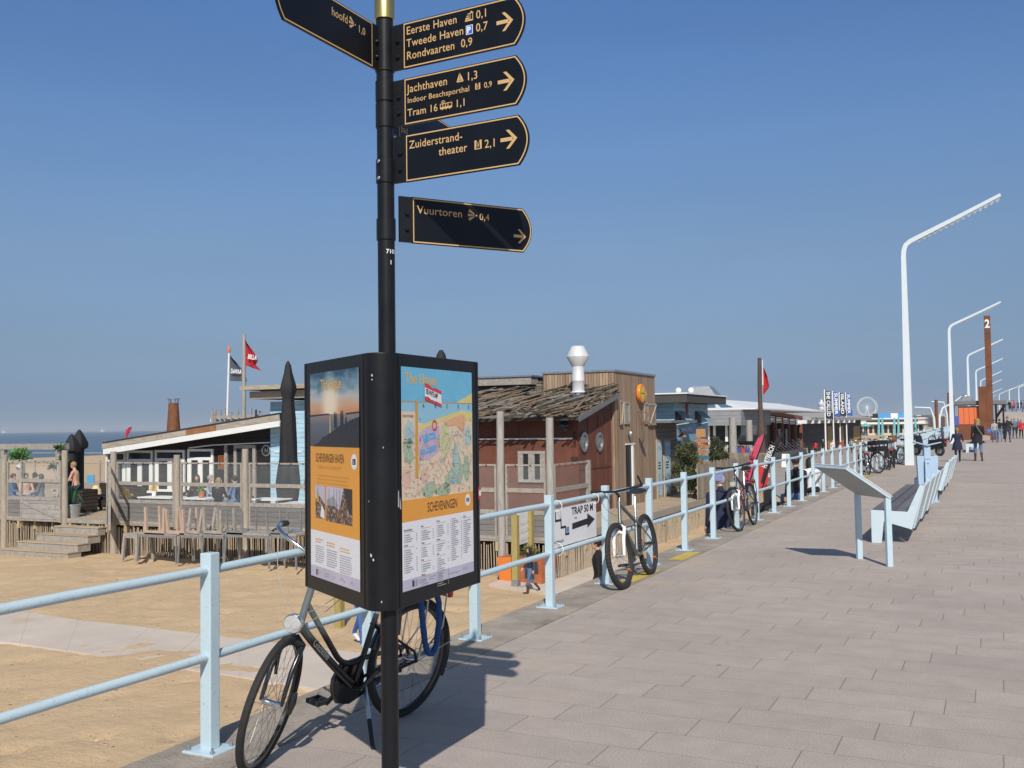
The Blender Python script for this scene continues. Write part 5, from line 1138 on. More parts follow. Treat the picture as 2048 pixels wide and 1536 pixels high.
c = on_y(1153, 888, CY); mb = MB(); mb.text('bites', .26, (c.x, CY - .024, c.z - .1), Z, (-1, 0, 0), 0, .01); a = (c.x - .06, c.z - .48)
mb.poly([(a[0] + .13*(16*math.sin(t)**3)/16, CY - .024, a[1] + .12*(13*math.cos(t) - 5*math.cos(2*t) - 2*math.cos(3*t) - math.cos(4*t))/16) for t in [6.28*(1 - k/24) for k in range(24)]], 0)
mb.build('painted_lettering', M('burnt_lettering', (.05, .018, .012), .8), cb)

m_shing = planks('old_wood_shingles', (.24, .205, .165), .16, 'z', .25, .12, col2=(.17, .15, .13))
sh = thing('shingle_house', (0, 0, 0), 'low house clad in grey wooden shingles with round windows behind the branch roof', 'house')
SY = 33.2; xr = on_y(1083, 770, SY).x; zt = on_y(1030, 764, SY).z
mb = MB(); mb.b(-20, xr, SY, 37, DZ, zt); mb.build('wall', m_shing, sh)
xf = on_y(1062, 760, SY - .5).x; z0, z1 = on_y(1010, 770, SY - .5).z, on_y(1010, 755, SY - .5).z; mb = MB(); mb.b(-20.2, xf, SY - .5, SY + .1, z0, z1); mb.build('fascia', m_beam, sh); mb = MB(); mb.b(-20.3, xf + .05, SY - .55, 37.2, z1, z1 + .06); mb.build('roof', m_galv, sh)
for px in (961, 997):
    c = on_y(px, 787, SY); mb = MB(); mb.lathe([(.20, .0), (.245, .03), (.2, .05), (.18, .03)], 20, (c.x, SY - .001, c.z), (0, -1, 0)); w = mb.build('round_window', m_beam, sh); mb = MB(); mb.lathe([(.18, .03), (0, .035)], 20, (c.x, SY - .001, c.z), (0, -1, 0)); mb.build('pane', m_pane, w)
c = on_y(1044, 790, SY - .1); mb = MB(); mb.tube([(c.x, SY - .08, z0), (c.x, SY - .08, 1.6)], .04, 10); mb.build('downpipe', m_galv, sh)

m_tower = planks('brown_tower_boards', (.40, .265, .165), .105, 'xy', .22, .14, col2=(.30, .23, .17))
TX, TY = -11.66, 32.15
tw_ = thing('wooden_tower', (0, 0, 0), 'tall square tower of brown upright boards with shutters and a leaf shaped sign', 'tower')
ztop = on_y(1150, 746, TY).z; y2 = on_x(1309, 753, TX).y; xl = on_y(1086, 750, TY).x
mb = MB(); mb.b(xl, TX, TY, y2, -2.2, ztop); mb.build('wall', m_tower, tw_)
mb = MB(); mb.b(xl - .03, TX + .04, TY - .04, y2 + .04, ztop, ztop + .07); mb.build('coping', m_galv, tw_)
mb = MB(); c = on_x(1277, 787, TX); oo = []
for t in range(28):
    a = 2*math.pi*t/28; rr = .34 if abs(a) > .5 and abs(a - 2*math.pi) > .5 else .34 + .16*(1 - min(a, 2*math.pi - a)/.5); oo.append((rr*math.cos(a), rr*math.sin(a)))
ey = V((0, .95, 0)); mb.prism([(x*1.0, z) for x, z in oo], (TX + .16, c.y, c.z), V((0, 1, 0)), Z, .13); sg = mb.build('leaf_sign', M('sign_orange', (.72, .26, .03), .35), tw_, .015)
mb = MB(); mb.prism([(x*.72, z*.70) for x, z in oo], (TX + .166, c.y, c.z), V((0, 1, 0)), Z, .003, 0); mb.build('sign_face', M('sign_yellow', (.66, .50, .03), .35), sg)
mb = MB(); mb.b(TX + .167, TX + .169, c.y - .22, c.y + .2, c.z - .01, c.z + .015); mb.b(TX + .167, TX + .169, c.y + .15, c.y + .17, c.z - .12, c.z + .13); mb.build('sign_mark', m_dark, sg)
for p in ((1247, 803, 1258, 848), (1287, 805, 1296, 848)):
    a, b = on_x(p[0], p[1], TX), on_x(p[2], p[3], TX); mb = MB(); mb.b(TX + .002, TX + .05, a.y, a.y + .07, b.z, a.z); mb.b(TX + .002, TX + .05, b.y - .07, b.y, b.z, a.z); mb.b(TX + .002, TX + .05, a.y + .07, b.y - .07, a.z - .07, a.z); mb.b(TX + .002, TX + .05, a.y + .07, b.y - .07, b.z, b.z + .07); w = mb.build('window', m_beam, tw_); mb = MB(); mb.b(TX + .003, TX + .02, a.y + .07, b.y - .07, b.z + .07, a.z - .07); mb.build('pane', M('curtained_pane', (.28, .26, .22), .2), w)
for p in ((1240, 800, 1247, 850), (1297, 806, 1312, 851)):
    a, b = on_x(p[0], p[1], TX + .06), on_x(p[2], p[3], TX + .06); mb = MB(); mb.b(TX + .03, TX + .075, a.y, b.y, b.z, a.z); s_ = mb.build('shutter', m_tower, tw_); mb = MB(); mb.bar((TX + .085, a.y + .05, b.z + .05), (TX + .085, b.y - .05, a.z - .08), .02, .07, 0, (1, 0, 0)); mb.bar((TX + .083, a.y, a.z - .05), (TX + .083, b.y, a.z - .05), .02, .07); mb.bar((TX + .083, a.y, b.z + .05), (TX + .083, b.y, b.z + .05), .02, .07); mb.build('shutter_brace', m_beam, s_)
a, b = on_x(1251, 890, TX), on_x(1268, 985, TX); mb = MB(); mb.b(TX + .002, TX + .012, a.y, b.y, DZ, a.z); dr = mb.build('door', m_dark, tw_); mb = MB(); mb.b(TX + .013, TX + .07, b.y - .26, b.y - .12, DZ, a.z - .02); mb.b(TX + .013, TX + .05, a.y - .06, b.y + .08, a.z, a.z + .05); mb.build('door_frame', m_trimw, dr)
c = on_x(1274, 825, TX); e = on_x(1292, 846, TX + .45); mb = MB(); mb.tube([c] + bez(c + V((.1, 0, 0)), V((e.x, c.y + .25, c.z + .08)), e + Z*.1, 8), .014, 6); lm = mb.build('wall_lamp', M('rusty_lamp', (.14, .08, .05), .6), tw_); mb = MB(); mb.lathe([(.03, .12), (.05, .08), (.19, -.04), (.185, -.05)], 18, e); mb.build('lamp_shade', M('rusty_lamp', (0, 0, 0)), lm)
c = on_x(1261, 868, TX + .1); mb = MB(); mb.ball(c, (.09, .08, .11), 10); mb.bar(c, c - V((.11, 0, 0)), .03, .03); mb.build('bulkhead_lamp', m_galv, tw_)
c = on_y(1157, 800, 30.9); zb_, zt_ = c.z, on_y(1157, 692, 30.9).z; H_ = zt_ - zb_
ck = thing('kitchen_flue', (c.x, 30.9, zb_), 'white metal kitchen flue with a wide double cone cowl rising from the branch roof', 'flue')
mb = MB(); mb.lathe([(.30, -.5), (.29, 0), (.21, .22), (.21, .24)], 28); mb.build('flashing', m_chrome, ck)
mb = MB(); mb.lathe([(.29, .245), (.25, .27), (.205, .30), (.205, .62), (.212, .63), (.212, .66), (.205, .67), (.20, H_*.62)], 28); mb.build('pipe', M('white_flue', (.72, .72, .71), .35, .2, var=.06), ck)
mb = MB(); mb.lathe([(.20, H_*.62), (.385, H_*.80), (.385, H_*.805), (.22, H_*.985), (.18, H_)], 28, mi=0); mb.build('cowl', M('white_flue', (0, 0, 0)), ck)

# ---------------------------------------------------------------- on and around the terrace
m_cover = M('black_parasol_cover', (.012, .012, .014), .75, var=.3, vs=5, st=(3, 3, .6), bump=.5, bs=9)
def parasol(px, y, ytop, ybot, label, prof):
    c = on_y(px, ybot, y); zt = on_y(px, ytop, y).z; zb = c.z; rt = thing('closed_parasol', (c.x, y, DZ), label, 'parasol', 'closed black parasols on the terrace')
    mb = MB(); vs = []; n = 26
    for t, r_ in prof:
        for k in range(n):
            a = 2*math.pi*k/n; f = 1 + (.13*math.cos(5*a + t*3) + .10*abs(math.cos(8*a + 1))) * min(1, (1-t)*3 + .2); vs.append((r_*f*math.cos(a), r_*f*math.sin(a), zb - DZ + (zt - zb)*t))
    q = len(prof); mb.add(vs, [(i*n+k, i*n+(k+1) % n, (i+1)*n+(k+1) % n, (i+1)*n+k) for i in range(q-1) for k in range(n)], 0, True); mb.add([vs[-n+k] for k in range(n)], [list(range(n))]); mb.build('cover', m_cover, rt)
    mb = MB(); mb.lathe([(.04, .05), (.04, zb - DZ + .4)], 10); mb.lathe([(.35, 0), (.33, .06), (.06, .08)], 16); mb.build('stand', m_galv, rt)
parasol(577, 25.6, 722, 1012, 'tall closed black parasol in front of the pale blue hut', [(0, 0.252), (.06, 0.302), (.16, 0.344), (.27, 0.294), (.32, 0.252), (.45, 0.239), (.6, 0.210), (.70, 0.168), (.755, 0.168), (.80, 0.244), (.84, 0.214), (.92, 0.126), (.97, 0.092), (1, 0.025)])
parasol(143, 27.4, 868, 985, 'closed black parasol behind the bare chested man, the left of two', [(0, .17), (.5, .15), (.68, .16), (.71, .27), (.78, .29), (.88, .20), (.96, .10), (1, .03)])
parasol(158, 28.2, 859, 985, 'closed black parasol behind the bare chested man, the taller of two', [(0, .17), (.5, .15), (.68, .16), (.71, .27), (.78, .29), (.88, .20), (.96, .10), (1, .03)])
parasol(885, 26.0, 700, 1000, 'closed black parasol hidden behind the map case but for its tip', [(0, .25), (.4, .24), (.68, .20), (.76, .20), (.82, .28), (.92, .17), (.97, .13), (1, .05)])
pg = thing('pergola', (0, 0, 0), 'weathered beam on posts standing over the left end of the terrace', 'pergola')
a, b = on_y(-30, 893, 26.5), on_y(134, 893, 26.5); mb = MB(); mb.b(a.x, b.x, 26.4, 26.6, a.z - .12, a.z + .1); mb.build('beam', m_beam, pg)
for px in (8, 44, 118): c = on_y(px, 900, 26.5); mb = MB(); mb.b(c.x - .09, c.x + .09, 26.42, 26.58, DZ, a.z - .12); mb.build('post', m_beam, pg)
c = on_y(60, 906, 34); mb = MB()
for z in (on_y(100, 906, 34).z, on_y(100, 926, 34).z): mb.tube([(on_y(-20, 900, 34).x, 34, z), (on_y(205, 900, 34).x, 34, z)], .022, 6)
for px in (0, 70, 140, 200): q = on_y(px, 900, 34); mb.b(q.x - .04, q.x + .04, 33.97, 34.03, DZ, .3)
tag(mb.build('cable_railing', m_beam), 'thin dark railing at the sea side of the terrace', 'railing')

def table(px0, px1, py0, py1, y, upside, wood, label, grp, lean=0.):
    a, b = on_y(px0, py1, y), on_y(px1, py0, y); w = b.x - a.x; h = b.z - a.z; rt = thing('stacked_table', ((a.x+b.x)/2, y, a.z), label, 'table', grp)
    fm = m_newwood if wood == 'new' else (m_beam if wood else m_galv); s = .075 if wood else .04; dd = .62
    zt0, zt1 = (0, .05) if upside else (h - .05, h)
    mb = MB(); mb.b(-w/2, w/2, -dd/2, dd/2, zt0, zt1) if wood or not upside else mb.b(-w/2, w/2, -dd/2, dd/2, zt0, zt1); mb.build('tabletop', m_beam if not upside else fm, rt)
    for sx in (-1, 1):
        for sy in (-1, 1):
            x = sx*(w/2 - s/2); y_ = sy*(dd/2 - s/2); sp_ = .05*sx if not upside else .02*sx; mb = MB()
            if upside: mb.bar((x, y_, .05), (x + sp_, y_ + .12*lean, h), s, s)
            else: mb.bar((x + sp_, y_ * 1.15, -.12), (x, y_, h - .05), s, s)
            mb.build('leg', fm, rt)
    for sy in (-1, 1): mb = MB(); mb.b(-w/2 + s, w/2 - s, sy*(dd/2 - .02) - .015, sy*(dd/2 - .02) + .015, (.05 if upside else h - .13), (.11 if upside else h - .05)); mb.build('apron', fm, rt)
TG = 'tables stacked against the deck'
for (p0, p1, wd, lab) in ((262, 290, True, 'small grey wooden table leftmost of those stored in front of the deck'), (293, 368, False, 'steel framed table carrying the fresh pine upturned table'), (374, 419, False, 'steel framed table carrying grey upturned tables'), (421, 462, False, 'narrow steel framed table in the middle of the stored row'), (466, 552, False, 'long steel framed table beside the bicycle handlebar'), (556, 606, False, 'steel framed table partly hidden by the map case')):
    table(p0, p1, 1066, 1110 + (p0 - 260)*.05, 22.15, False, wd, lab, TG)
for (p0, p1, wd, lab, t_) in ((305, 344, 'new', 'upturned fresh pine table with pinkish legs in the air', 1014), (349, 384, 'new', 'upturned table with one pinkish and one grey leg beside the pine one', 1017), (389, 414, True, 'narrow upturned grey table between the pinkish one and the steel ones', 1017), (422, 458, True, 'upturned weathered table right of the log post', 1018), (468, 500, False, 'upturned steel table with thin legs left of the bicycle grip', 1020), (548, 590, False, 'upturned steel table with thin legs next to the map case', 1022)):
    table(p0, p1, t_, 1066, 22.15, True, wd, lab, TG, random.uniform(-1, 1))

m_leafd = M('dark_leaf_green', (.055, .10, .03), .6, var=.5, vs=9); m_leaf = M('fresh_leaf_green', (.09, .22, .05), .55, var=.4, vs=9); m_blue_leaf = M('agave_green', (.06, .20, .09), .5, var=.3)
def leafy(mb, c, r, n, size, up=.3, mi=0, rn=random):
    for _ in range(n):
        d = V((rn.gauss(0, 1), rn.gauss(0, 1), rn.gauss(0, 1))).normalized() * (rn.random() ** .45); p = V(c) + V((d.x*r[0], d.y*r[1], d.z*r[2]))
        a = V((rn.gauss(0, 1), rn.gauss(0, 1), rn.gauss(0, 1) + up)).normalized(); b = a.orthogonal().normalized(); b = Matrix.Rotation(rn.uniform(0, 6), 3, a) @ b; s = size*rn.uniform(.6, 1.4)
        mb.add([p, p + a*s*.5 + b*s*.2, p + a*s, p + a*s*.5 - b*s*.2], [(0, 1, 2, 3)], mi)
c = on_y(143, 1029, 23.6); pt = thing('potted_plant', (c.x, 23.6, DZ), 'zinc bucket with a spiky green plant at the head of the beach steps', 'plant')
mb = MB(); mb.lathe([(.24, 0), (.29, .40), (.305, .41), (.30, .44), (.27, .42), (.25, .3)], 24); mb.build('bucket', M('zinc_bucket', (.40, .41, .42), .5, .5, var=.2, vs=9), pt)
mb = MB()
for k in range(26):
    a = random.uniform(0, 6.28); o = random.uniform(.05, .55) if k < 18 else random.uniform(.6, .85); h = random.uniform(.5, .85) if k < 18 else random.uniform(.15, .35); d = V((math.cos(a), math.sin(a), 0)); s = V((-d.y, d.x, 0)) * .035
    pts = [V((0, 0, .40)) + d*.05, V((0, 0, .42 + h*.7)) + d*o*.45, V((0, 0, .42 + h if o < .5 else .35)) + d*o]
    mb.add([pts[0] - s, pts[0] + s, pts[1] + s*.9, pts[1] - s*.9, pts[2]], [(0, 1, 2, 3), (3, 2, 4)])
mb.build('leaves', m_blue_leaf, pt)
def tuft(px, py, y, label, hh, n, spread, cat='plant', nm='yucca'):
    c = on_y(px, py, y); rt = thing(nm, (c.x, y, DZ), label, cat); mb = MB(); top = c.z - DZ; mb.tube([(0, 0, 0), (.05, 0, top*.6), (0, .03, top)], [.09, .07, .06], 8); mb.tube([(.03, 0, top*.55), (.3, 0, top*.8)], .05, 8); mb.tube([(.03, 0, top*.5), (-.3, .1, top*.7)], .05, 8); mb.build('trunk', m_log, rt)
    mb = MB()
    for o in (V((0, .03, top)), V((.3, 0, top*.8)), V((-.3, .1, top*.7))):
        for k in range(n):
            d = V((random.gauss(0, 1), random.gauss(0, 1), random.uniform(-.3, 1))).normalized(); s = d.orthogonal().normalized()*.02; L = hh*random.uniform(.7, 1.2); mb.add([o + s, o - s, o + d*L*.6 - s - Z*.02, o + d*L*.6 + s - Z*.02, o + d*L - Z*.08], [(0, 1, 2, 3), (3, 2, 4)])
    mb.build('crown', m_leafd, rt)
tuft(116, 897, 25.0, 'spiky yucca growing behind the opened left gate', .32, 60, .3)
c = on_y(38, 912, 25.2); rt = thing('fern', (c.x, 25.2, c.z - .5), 'bright green fern in a white hanging pot at the left end of the terrace', 'plant'); mb = MB(); leafy(mb, (0, 0, .5), (.38, .3, .2), 160, .22, .6); mb.build('fronds', m_leaf, rt); mb = MB(); mb.lathe([(.08, .0), (.12, .28), (.1, .28)], 14); mb.build('pot', m_trimw, rt); mb = MB(); mb.b(-.3, .3, -.3, -.25, .2, .26); mb.build('bracket', m_beam, rt)
c = on_y(252, 985, 24.0); rt = thing('sunflowers', (c.x, 24.0, DZ), 'bunch of yellow flowers standing inside the glass screen', 'plant'); mb = MB(); leafy(mb, (0, 0, .72), (.16, .14, .24), 90, .13, .2, 0); leafy(mb, (0, 0, .3), (.14, .12, .3), 60, .16, .8, 1); mb.build('blooms', [M('yellow_petals', (.70, .42, .02), .6), m_leaf], rt); mb = MB(); mb.lathe([(.1, 0), (.12, .25)], 12); mb.build('vase', m_log, rt)
def cafe_table(px, py, y, label, w=1.1):
    c = on_y(px, py, y); rt = thing('cafe_table', (c.x, y, DZ), label, 'table', 'white tables on the terrace'); h = c.z - DZ; mb = MB(); mb.b(-w/2, w/2, -.38, .38, h - .04, h); mb.build('tabletop', m_trimw, rt)
    for sx in (-1, 1):
        for sy in (-1, 1): mb = MB(); mb.bar((sx*(w/2 - .06), sy*.32, 0), (sx*(w/2 - .06), sy*.32, h - .04), .05, .05); mb.build('leg', m_beam, rt)
cafe_table(324, 993, 25.3, 'white table with a flower pot behind the second glass screen', 1.5); cafe_table(402, 995, 25.2, 'white table where the seated company eats'); cafe_table(541, 997, 25.0, 'white table in front of the tall parasol'); cafe_table(602, 1005, 24.7, 'white table behind the map case edge')
def pot(px, py, y, mat, leafm, label, s=1.):
    c = on_y(px, py, y); rt = thing('flower_pot', c, label, 'plant pot'); mb = MB(); mb.lathe([(.06*s, 0), (.085*s, .17*s), (.07*s, .17*s)], 14); mb.build('pot', mat, rt); mb = MB(); leafy(mb, (0, 0, .24*s), (.10*s, .1*s, .08*s), 60, .09*s); mb.build('leaves', leafm, rt)
pot(308, 992, 25.3, m_trimw, M('yellow_petals', (0, 0, 0)), 'white pot of yellow flowers on a terrace table'); pot(403, 995, 25.1, M('terracotta', (.42, .16, .07), .8), m_leaf, 'terracotta pot with a green plant on a terrace table', 1.3)
# low dark wooden sofas
for px0, px1, py, y, lab in ((172, 232, 984, 27.2, 'low dark slatted sofa behind the bare chested man'), (196, 262, 1000, 25.9, 'second low dark slatted sofa nearer the right gate')):
    a, b = on_y(px0, py, y), on_y(px1, py, y); w = b.x - a.x; rt = thing('slatted_sofa', (a.x, y, DZ), lab, 'sofa'); mb = MB(); ms = planks('dark_sofa_slats', (.05, .035, .028), .09, 'z', .3, .3)
    mb.b(0, w, 0, .7, .12, .42); mb.build('seat', ms, rt); mb = MB(); mb.b(0, w, .62, .72, .42, .85); mb.build('backrest', ms, rt)
    for sx in (.04, w - .12):
        for sy in (.02, .6): mb = MB(); mb.b(sx, sx + .08, sy, sy + .08, 0, .12); mb.build('leg', ms, rt)
    mb = MB(); mb.b(.05, w - .05, .03, .6, .425, .50); mb.build('cushion', M('black_cushion', (.015, .015, .018), .8), rt, .02)
c = on_y(181, 958, 26.9); mb = MB(); mb.box((c.x, 26.9, c.z), (.34, .04, .3), 0, .15); tag(mb.build('beach_towel', M('towel_blue', (.10, .36, .62), .9, var=.15)), 'bright blue towel hung over the dark sofa', 'towel')
c = on_y(192, 978, 25.7); mb = MB(); mb.lathe([(.20, -.18), (.17, -.02), (.08, .12), (.02, .14)], 18, c); tag(mb.build('sun_hat', M('straw_hat', (.66, .55, .33), .9)), 'cream straw hat lying on the nearer dark sofa', 'hat')

# flags on the terrace roof
def flag(px, pybot, pytop, d, mats, label, fl, nm='flagpole', text=None, tm=None, r=.05, cap=None, tsz=.3):
    b, t = at_d(px[0], pybot, d), at_d(px[1], pytop, d); rt = thing(nm, b, label, 'flag'); tv = t - b; mb = MB(); mb.tube([V((0, 0, -1.5)), tv], [r, r*.8], 10); mb.build('pole', mats[0], rt)
    if cap: mb = MB(); mb.lathe([(r*.8, 0), (r*1.6, .1), (.01, .32)], 10, tv); mb.build('finial', cap, rt)
    # fl: outline rows of (hoist, fly) pixel points from top to bottom
    mb = MB(); n = 10; rows = len(fl); vs = []
    for i, (p, q) in enumerate(fl):
        A, B = at_d(*p, d) - b, at_d(*q, d) - b
        for k in range(n+1): vs.append(A.lerp(B, k/n) + FWD*(.10*math.sin(k*1.1 + i*.9) * k/n))
    mb.add(vs, [(i*(n+1)+k, i*(n+1)+k+1, (i+1)*(n+1)+k+1, (i+1)*(n+1)+k) for i in range(rows-1) for k in range(n)], 0, True); f = mb.build('flag', mats[1], rt)
    if text:
        mb = MB()
        for s, p, q, sz, up in text:
            A, B = at_d(*p, d) - b - FWD*.14, at_d(*q, d) - b - FWD*.16; e = (B - A).normalized(); w = text_mesh(s, .03, 1)[2]; v_ = e.cross(FWD).normalized() * -1; v_ = v_ if v_.z > 0 else -v_
            mb.text(s, sz, A, e, (RGT if up else v_), 0, .03, 'l', 1, (B - A).length / w)
        mb.build('lettering', tm or m_pwhite, f)
    return rt
m_red = M('flag_red', (.42, .02, .03), .8, var=.15); m_greyfl = M('flag_grey', (.085, .095, .12), .8, var=.2)
flag((452, 458), 836, 706, 42, (m_white, m_greyfl), 'grey flag on a white pole with an orange tip on the terrace roof', [((460, 711), (461, 712)), ((460, 725), (475, 726)), ((460, 740), (484, 738)), ((460, 752), (490, 750)), ((460, 762), (493, 763))], text=[('DeWAA', (463, 746), (485, 748), .26, False)], cap=M('orange_tip', (.75, .22, .06), .5))
flag((487, 488), 836, 669, 39, (m_logg, m_red), 'red flag with white letters on a rough wooden pole on the terrace roof', [((490, 680), (491, 681)), ((490, 693), (498, 690)), ((490, 706), (508, 705)), ((490, 718), (515, 720)), ((490, 729), (510, 730)), ((491, 731), (523, 742))], text=[('BELLA', (497, 717), (515, 720), .24, False)], r=.09)
mb = MB(); rt = thing('picket_fence', (0, 0, 0), 'row of short rough pickets on the roof edge beside the flags', 'fence')
for px, t_ in ((424, 818), (427, 822), (431, 818), (441, 820), (450, 816), (463, 823), (476, 820), (502, 816), (512, 819), (519, 822)):
    c, tp = at_d(px, 838, 41), at_d(px, t_, 41); mb = MB(); mb.bar(V((c.x, c.y, c.z - .5)), tp, .07, .05); mb.build('picket', m_logg, rt)
mb = MB(); a, b = at_d(420, 835, 41), at_d(524, 832, 41); mb.bar(a, b, .05, .12); mb.build('rail', m_beam, rt); mb = MB(); mb.bar(at_d(421, 840, 41.2), at_d(524, 840, 41.2), .05, .14); mb.build('rail', m_trimw, rt)
flag((249, 250), 905, 879, 60, (m_galv, M('feather_pink', (.45, .05, .10), .8)), 'small pink feather flag on the beach behind the sloping roof', [((251, 879), (252, 879)), ((250, 866), (262, 862)), ((252, 859), (264, 854)), ((258, 855), (264, 853))], r=.03)

# notice board, planter, sign on the railing
nb = thing('notice_board', (0, 0, 0), 'blue and white bathing notice between two tanalised posts on the sand', 'notice board')
c = on_z(1032, 1176, SANDZ); c2 = at_d(1061, 1110, 25.2)
for q, tz in ((c, at_d(1031, 1030, 24.1).z), (c2, at_d(1061, 1022, 25.2).z)):
    mb = MB(); mb.b(q.x - .075, q.x + .075, q.y - .075, q.y + .075, SANDZ + .12, tz); mb.build('post', m_greenwood, nb, .006); mb = MB(); mb.b(q.x - .085, q.x + .085, q.y - .085, q.y + .085, SANDZ - .05, SANDZ + .2); mb.build('post_foot', m_galv, nb)
a, b = at_d(1037, 1028, 24.6), at_d(1058, 1025, 25.3); a2 = at_d(1037, 1090, 24.6); e = (b - a); e.z = 0; L = e.length; e.normalize(); hh = a.z - a2.z; o = V((a.x, a.y, a2.z)); nn = e.cross(Z) * -1; nn = nn if nn.y < 0 else -nn
mb = MB(); mb.prism([(0, 0), (L, 0), (L, hh), (0, hh)], o, e, Z, .03)
for k, y_ in enumerate((.86, .60, .34)):
    mb.rect(o - V((0, .004, 0)), e, Z, L*.3 if k == 0 else .03, L*.95, hh*y_ - .05, hh*y_ + .02, 1)
    for j in range(4): mb.ring(o - V((0, .006, 0)) + e*(L*(.2 + .2*j)) + Z*(hh*(y_ - .13)), .04, .007, (0, 1, 0), 10, 4, 2)
mb.rect(o - V((0, .003, 0)), e, Z, 0, L, hh - .05, hh, 3); mb.rect(o - V((0, .003, 0)), e, Z, 0, L, 0, .05, 3)
mb.build('board', [m_pwhite, M('notice_blue', (.03, .25, .60), .5), M('notice_grey', (.45, .47, .5), .5), M('notice_cyan', (.10, .50, .62), .5)], nb)
for px, py, top, lab in ((679, 1251, 1190, 'tanalised post standing in the sand, seen under the map case'), (945, 1213, 1130, 'tanalised post standing in the sand behind a railing post')):
    q = on_z(px, py, SANDZ); mb = MB(); mb.b(q.x - .075, q.x + .075, q.y - .075, q.y + .075, SANDZ - .2, SANDZ + 1.5); tag(mb.build('wooden_post', m_greenwood, None, .006), lab, 'post')
c = at_d(1054, 1150, 24.9); pl_ = thing('planter', (c.x, c.y, SANDZ), 'orange painted planter box with a shrub at the deck corner', 'planter', None, R(-8))
mb = MB(); mb.add([(-.62, -.3, 0), (.62, -.3, 0), (.62, .3, 0), (-.62, .3, 0), (-.66, -.36, .62), (.66, -.36, .70), (.66, .36, .70), (-.66, .36, .62)], [(3, 2, 1, 0), (0, 1, 5, 4), (1, 2, 6, 5), (2, 3, 7, 6), (3, 0, 4, 7), (4, 5, 6, 7)], 0)
mb.poly([(-.62, -.305, 0.02), (-.22, -.305, 0.02), (-.22, -.365, .645), (-.655, -.365, .615)], 1)
for x, z, w, h, mi in ((.3, .18, .14, .3, 2), (.32, .46, .10, .12, 3), (.5, .3, .06, .28, 2)): mb.poly([(x - w, -.345 - .002*mi, z), (x + w, -.345 - .002*mi, z), (x + w*.8, -.365 - .002*mi, z + h), (x - w*.8, -.365 - .002*mi, z + h)], mi)
mb.build('box', [M('painted_planter_red', (.42, .13, .05), .7, var=.3, vs=5), M('planter_orange', (.75, .22, .035), .6, var=.1), M('planter_navy', (.03, .05, .07), .7), M('planter_yellow', (.6, .42, .08), .7)], pl_)
mb = MB(); leafy(mb, (.05, 0, .74), (.36, .3, .15), 600, .07, .5); mb.build('shrub', [M('olive_leaf', (.11, .12, .035), .7, var=.5, vs=8)], pl_)
XS = -3.795
sgn = thing('direction_board', (XS, 0, 0), 'white board with a black arrow and stair line tied under the upper rail', 'sign')
ya, yb = on_x(1103, 1050, XS).y, on_x(1192, 1040, XS).y; z1, z0 = on_x(1150, 1009, XS).z, on_x(1192, 1073, XS).z; z0 = (z0 + on_x(1112, 1095, XS).z)/2; W_, H_ = yb - ya, z1 - z0
mb = MB(); mb.b(-.003, .003, ya, yb, z0, z1); bd = mb.build('board', M('white_sign_board', (.80, .80, .80), .35, var=.03, vs=2), sgn)
o = V((.0045, ya, z0)); e = V((0, 1, 0)); mb = MB()
mb.text('TRAP 50 M', H_*.27, o + e*(W_*.42) + Z*(H_*.75), e, Z, 0, .03, 'l', 1, W_*.50/text_mesh('TRAP 50 M', .03, 1)[2])
for P in ([(.43, .36), (.78, .40), (.78, .56), (.43, .52)], [(.78, .30), (.96, .49), (.78, .70)]): mb.poly([o + e*(x*W_) + Z*(y*H_) for x, y in P])
Sx = [(.075, .90), (.075, .68), (.19, .68), (.19, .48), (.285, .48), (.285, .28), (.36, .28)]
for a, b in zip(Sx, Sx[1:]):
    p, q = o + e*(a[0]*W_) + Z*(a[1]*H_), o + e*(b[0]*W_) + Z*(b[1]*H_); d = (q - p).normalized(); p -= d*.006; q += d*.006; s = d.cross(V((1, 0, 0)))*.011; mb.poly([p - s, q - s, q + s, p + s] if (q-p).cross(s).x > 0 else [p + s, q + s, q - s, p - s])
mb.text('Mepo', H_*.09, o + e*(W_*.48) + Z*(H_*.62), e, Z); mb.text('FATBEACH', H_*.10, o + e*(W_*.02) + Z*(H_*.10), e, Z, 0, .02, 'l', 1, W_*.22/text_mesh('FATBEACH', .02, 1)[2]); mb.text('the hague', H_*.05, o + e*(W_*.14) + Z*(H_*.04), e, Z)
mb.build('lettering', M('sign_black', (.012, .012, .013), .5), bd)
mb = MB(); mb.rect(o + V((.001, 0, 0)), e, Z, W_*.30, W_*.36, H_*.33, H_*.46, 0); mb.build('small_sticker', M('sticker_blue', (.08, .28, .45), .5), bd)
for y_, z_, dr in ((yb - .06, .93, 1), (ya + .12, .93, 1), (ya + .12, .52, -1)):
    mb = MB(); mb.ring((0.01, y_, z_), .052 if dr > 0 else .06, .004, (.15, 1, .1), 20, 6); mb.build('cable_tie', m_trimw, sgn)
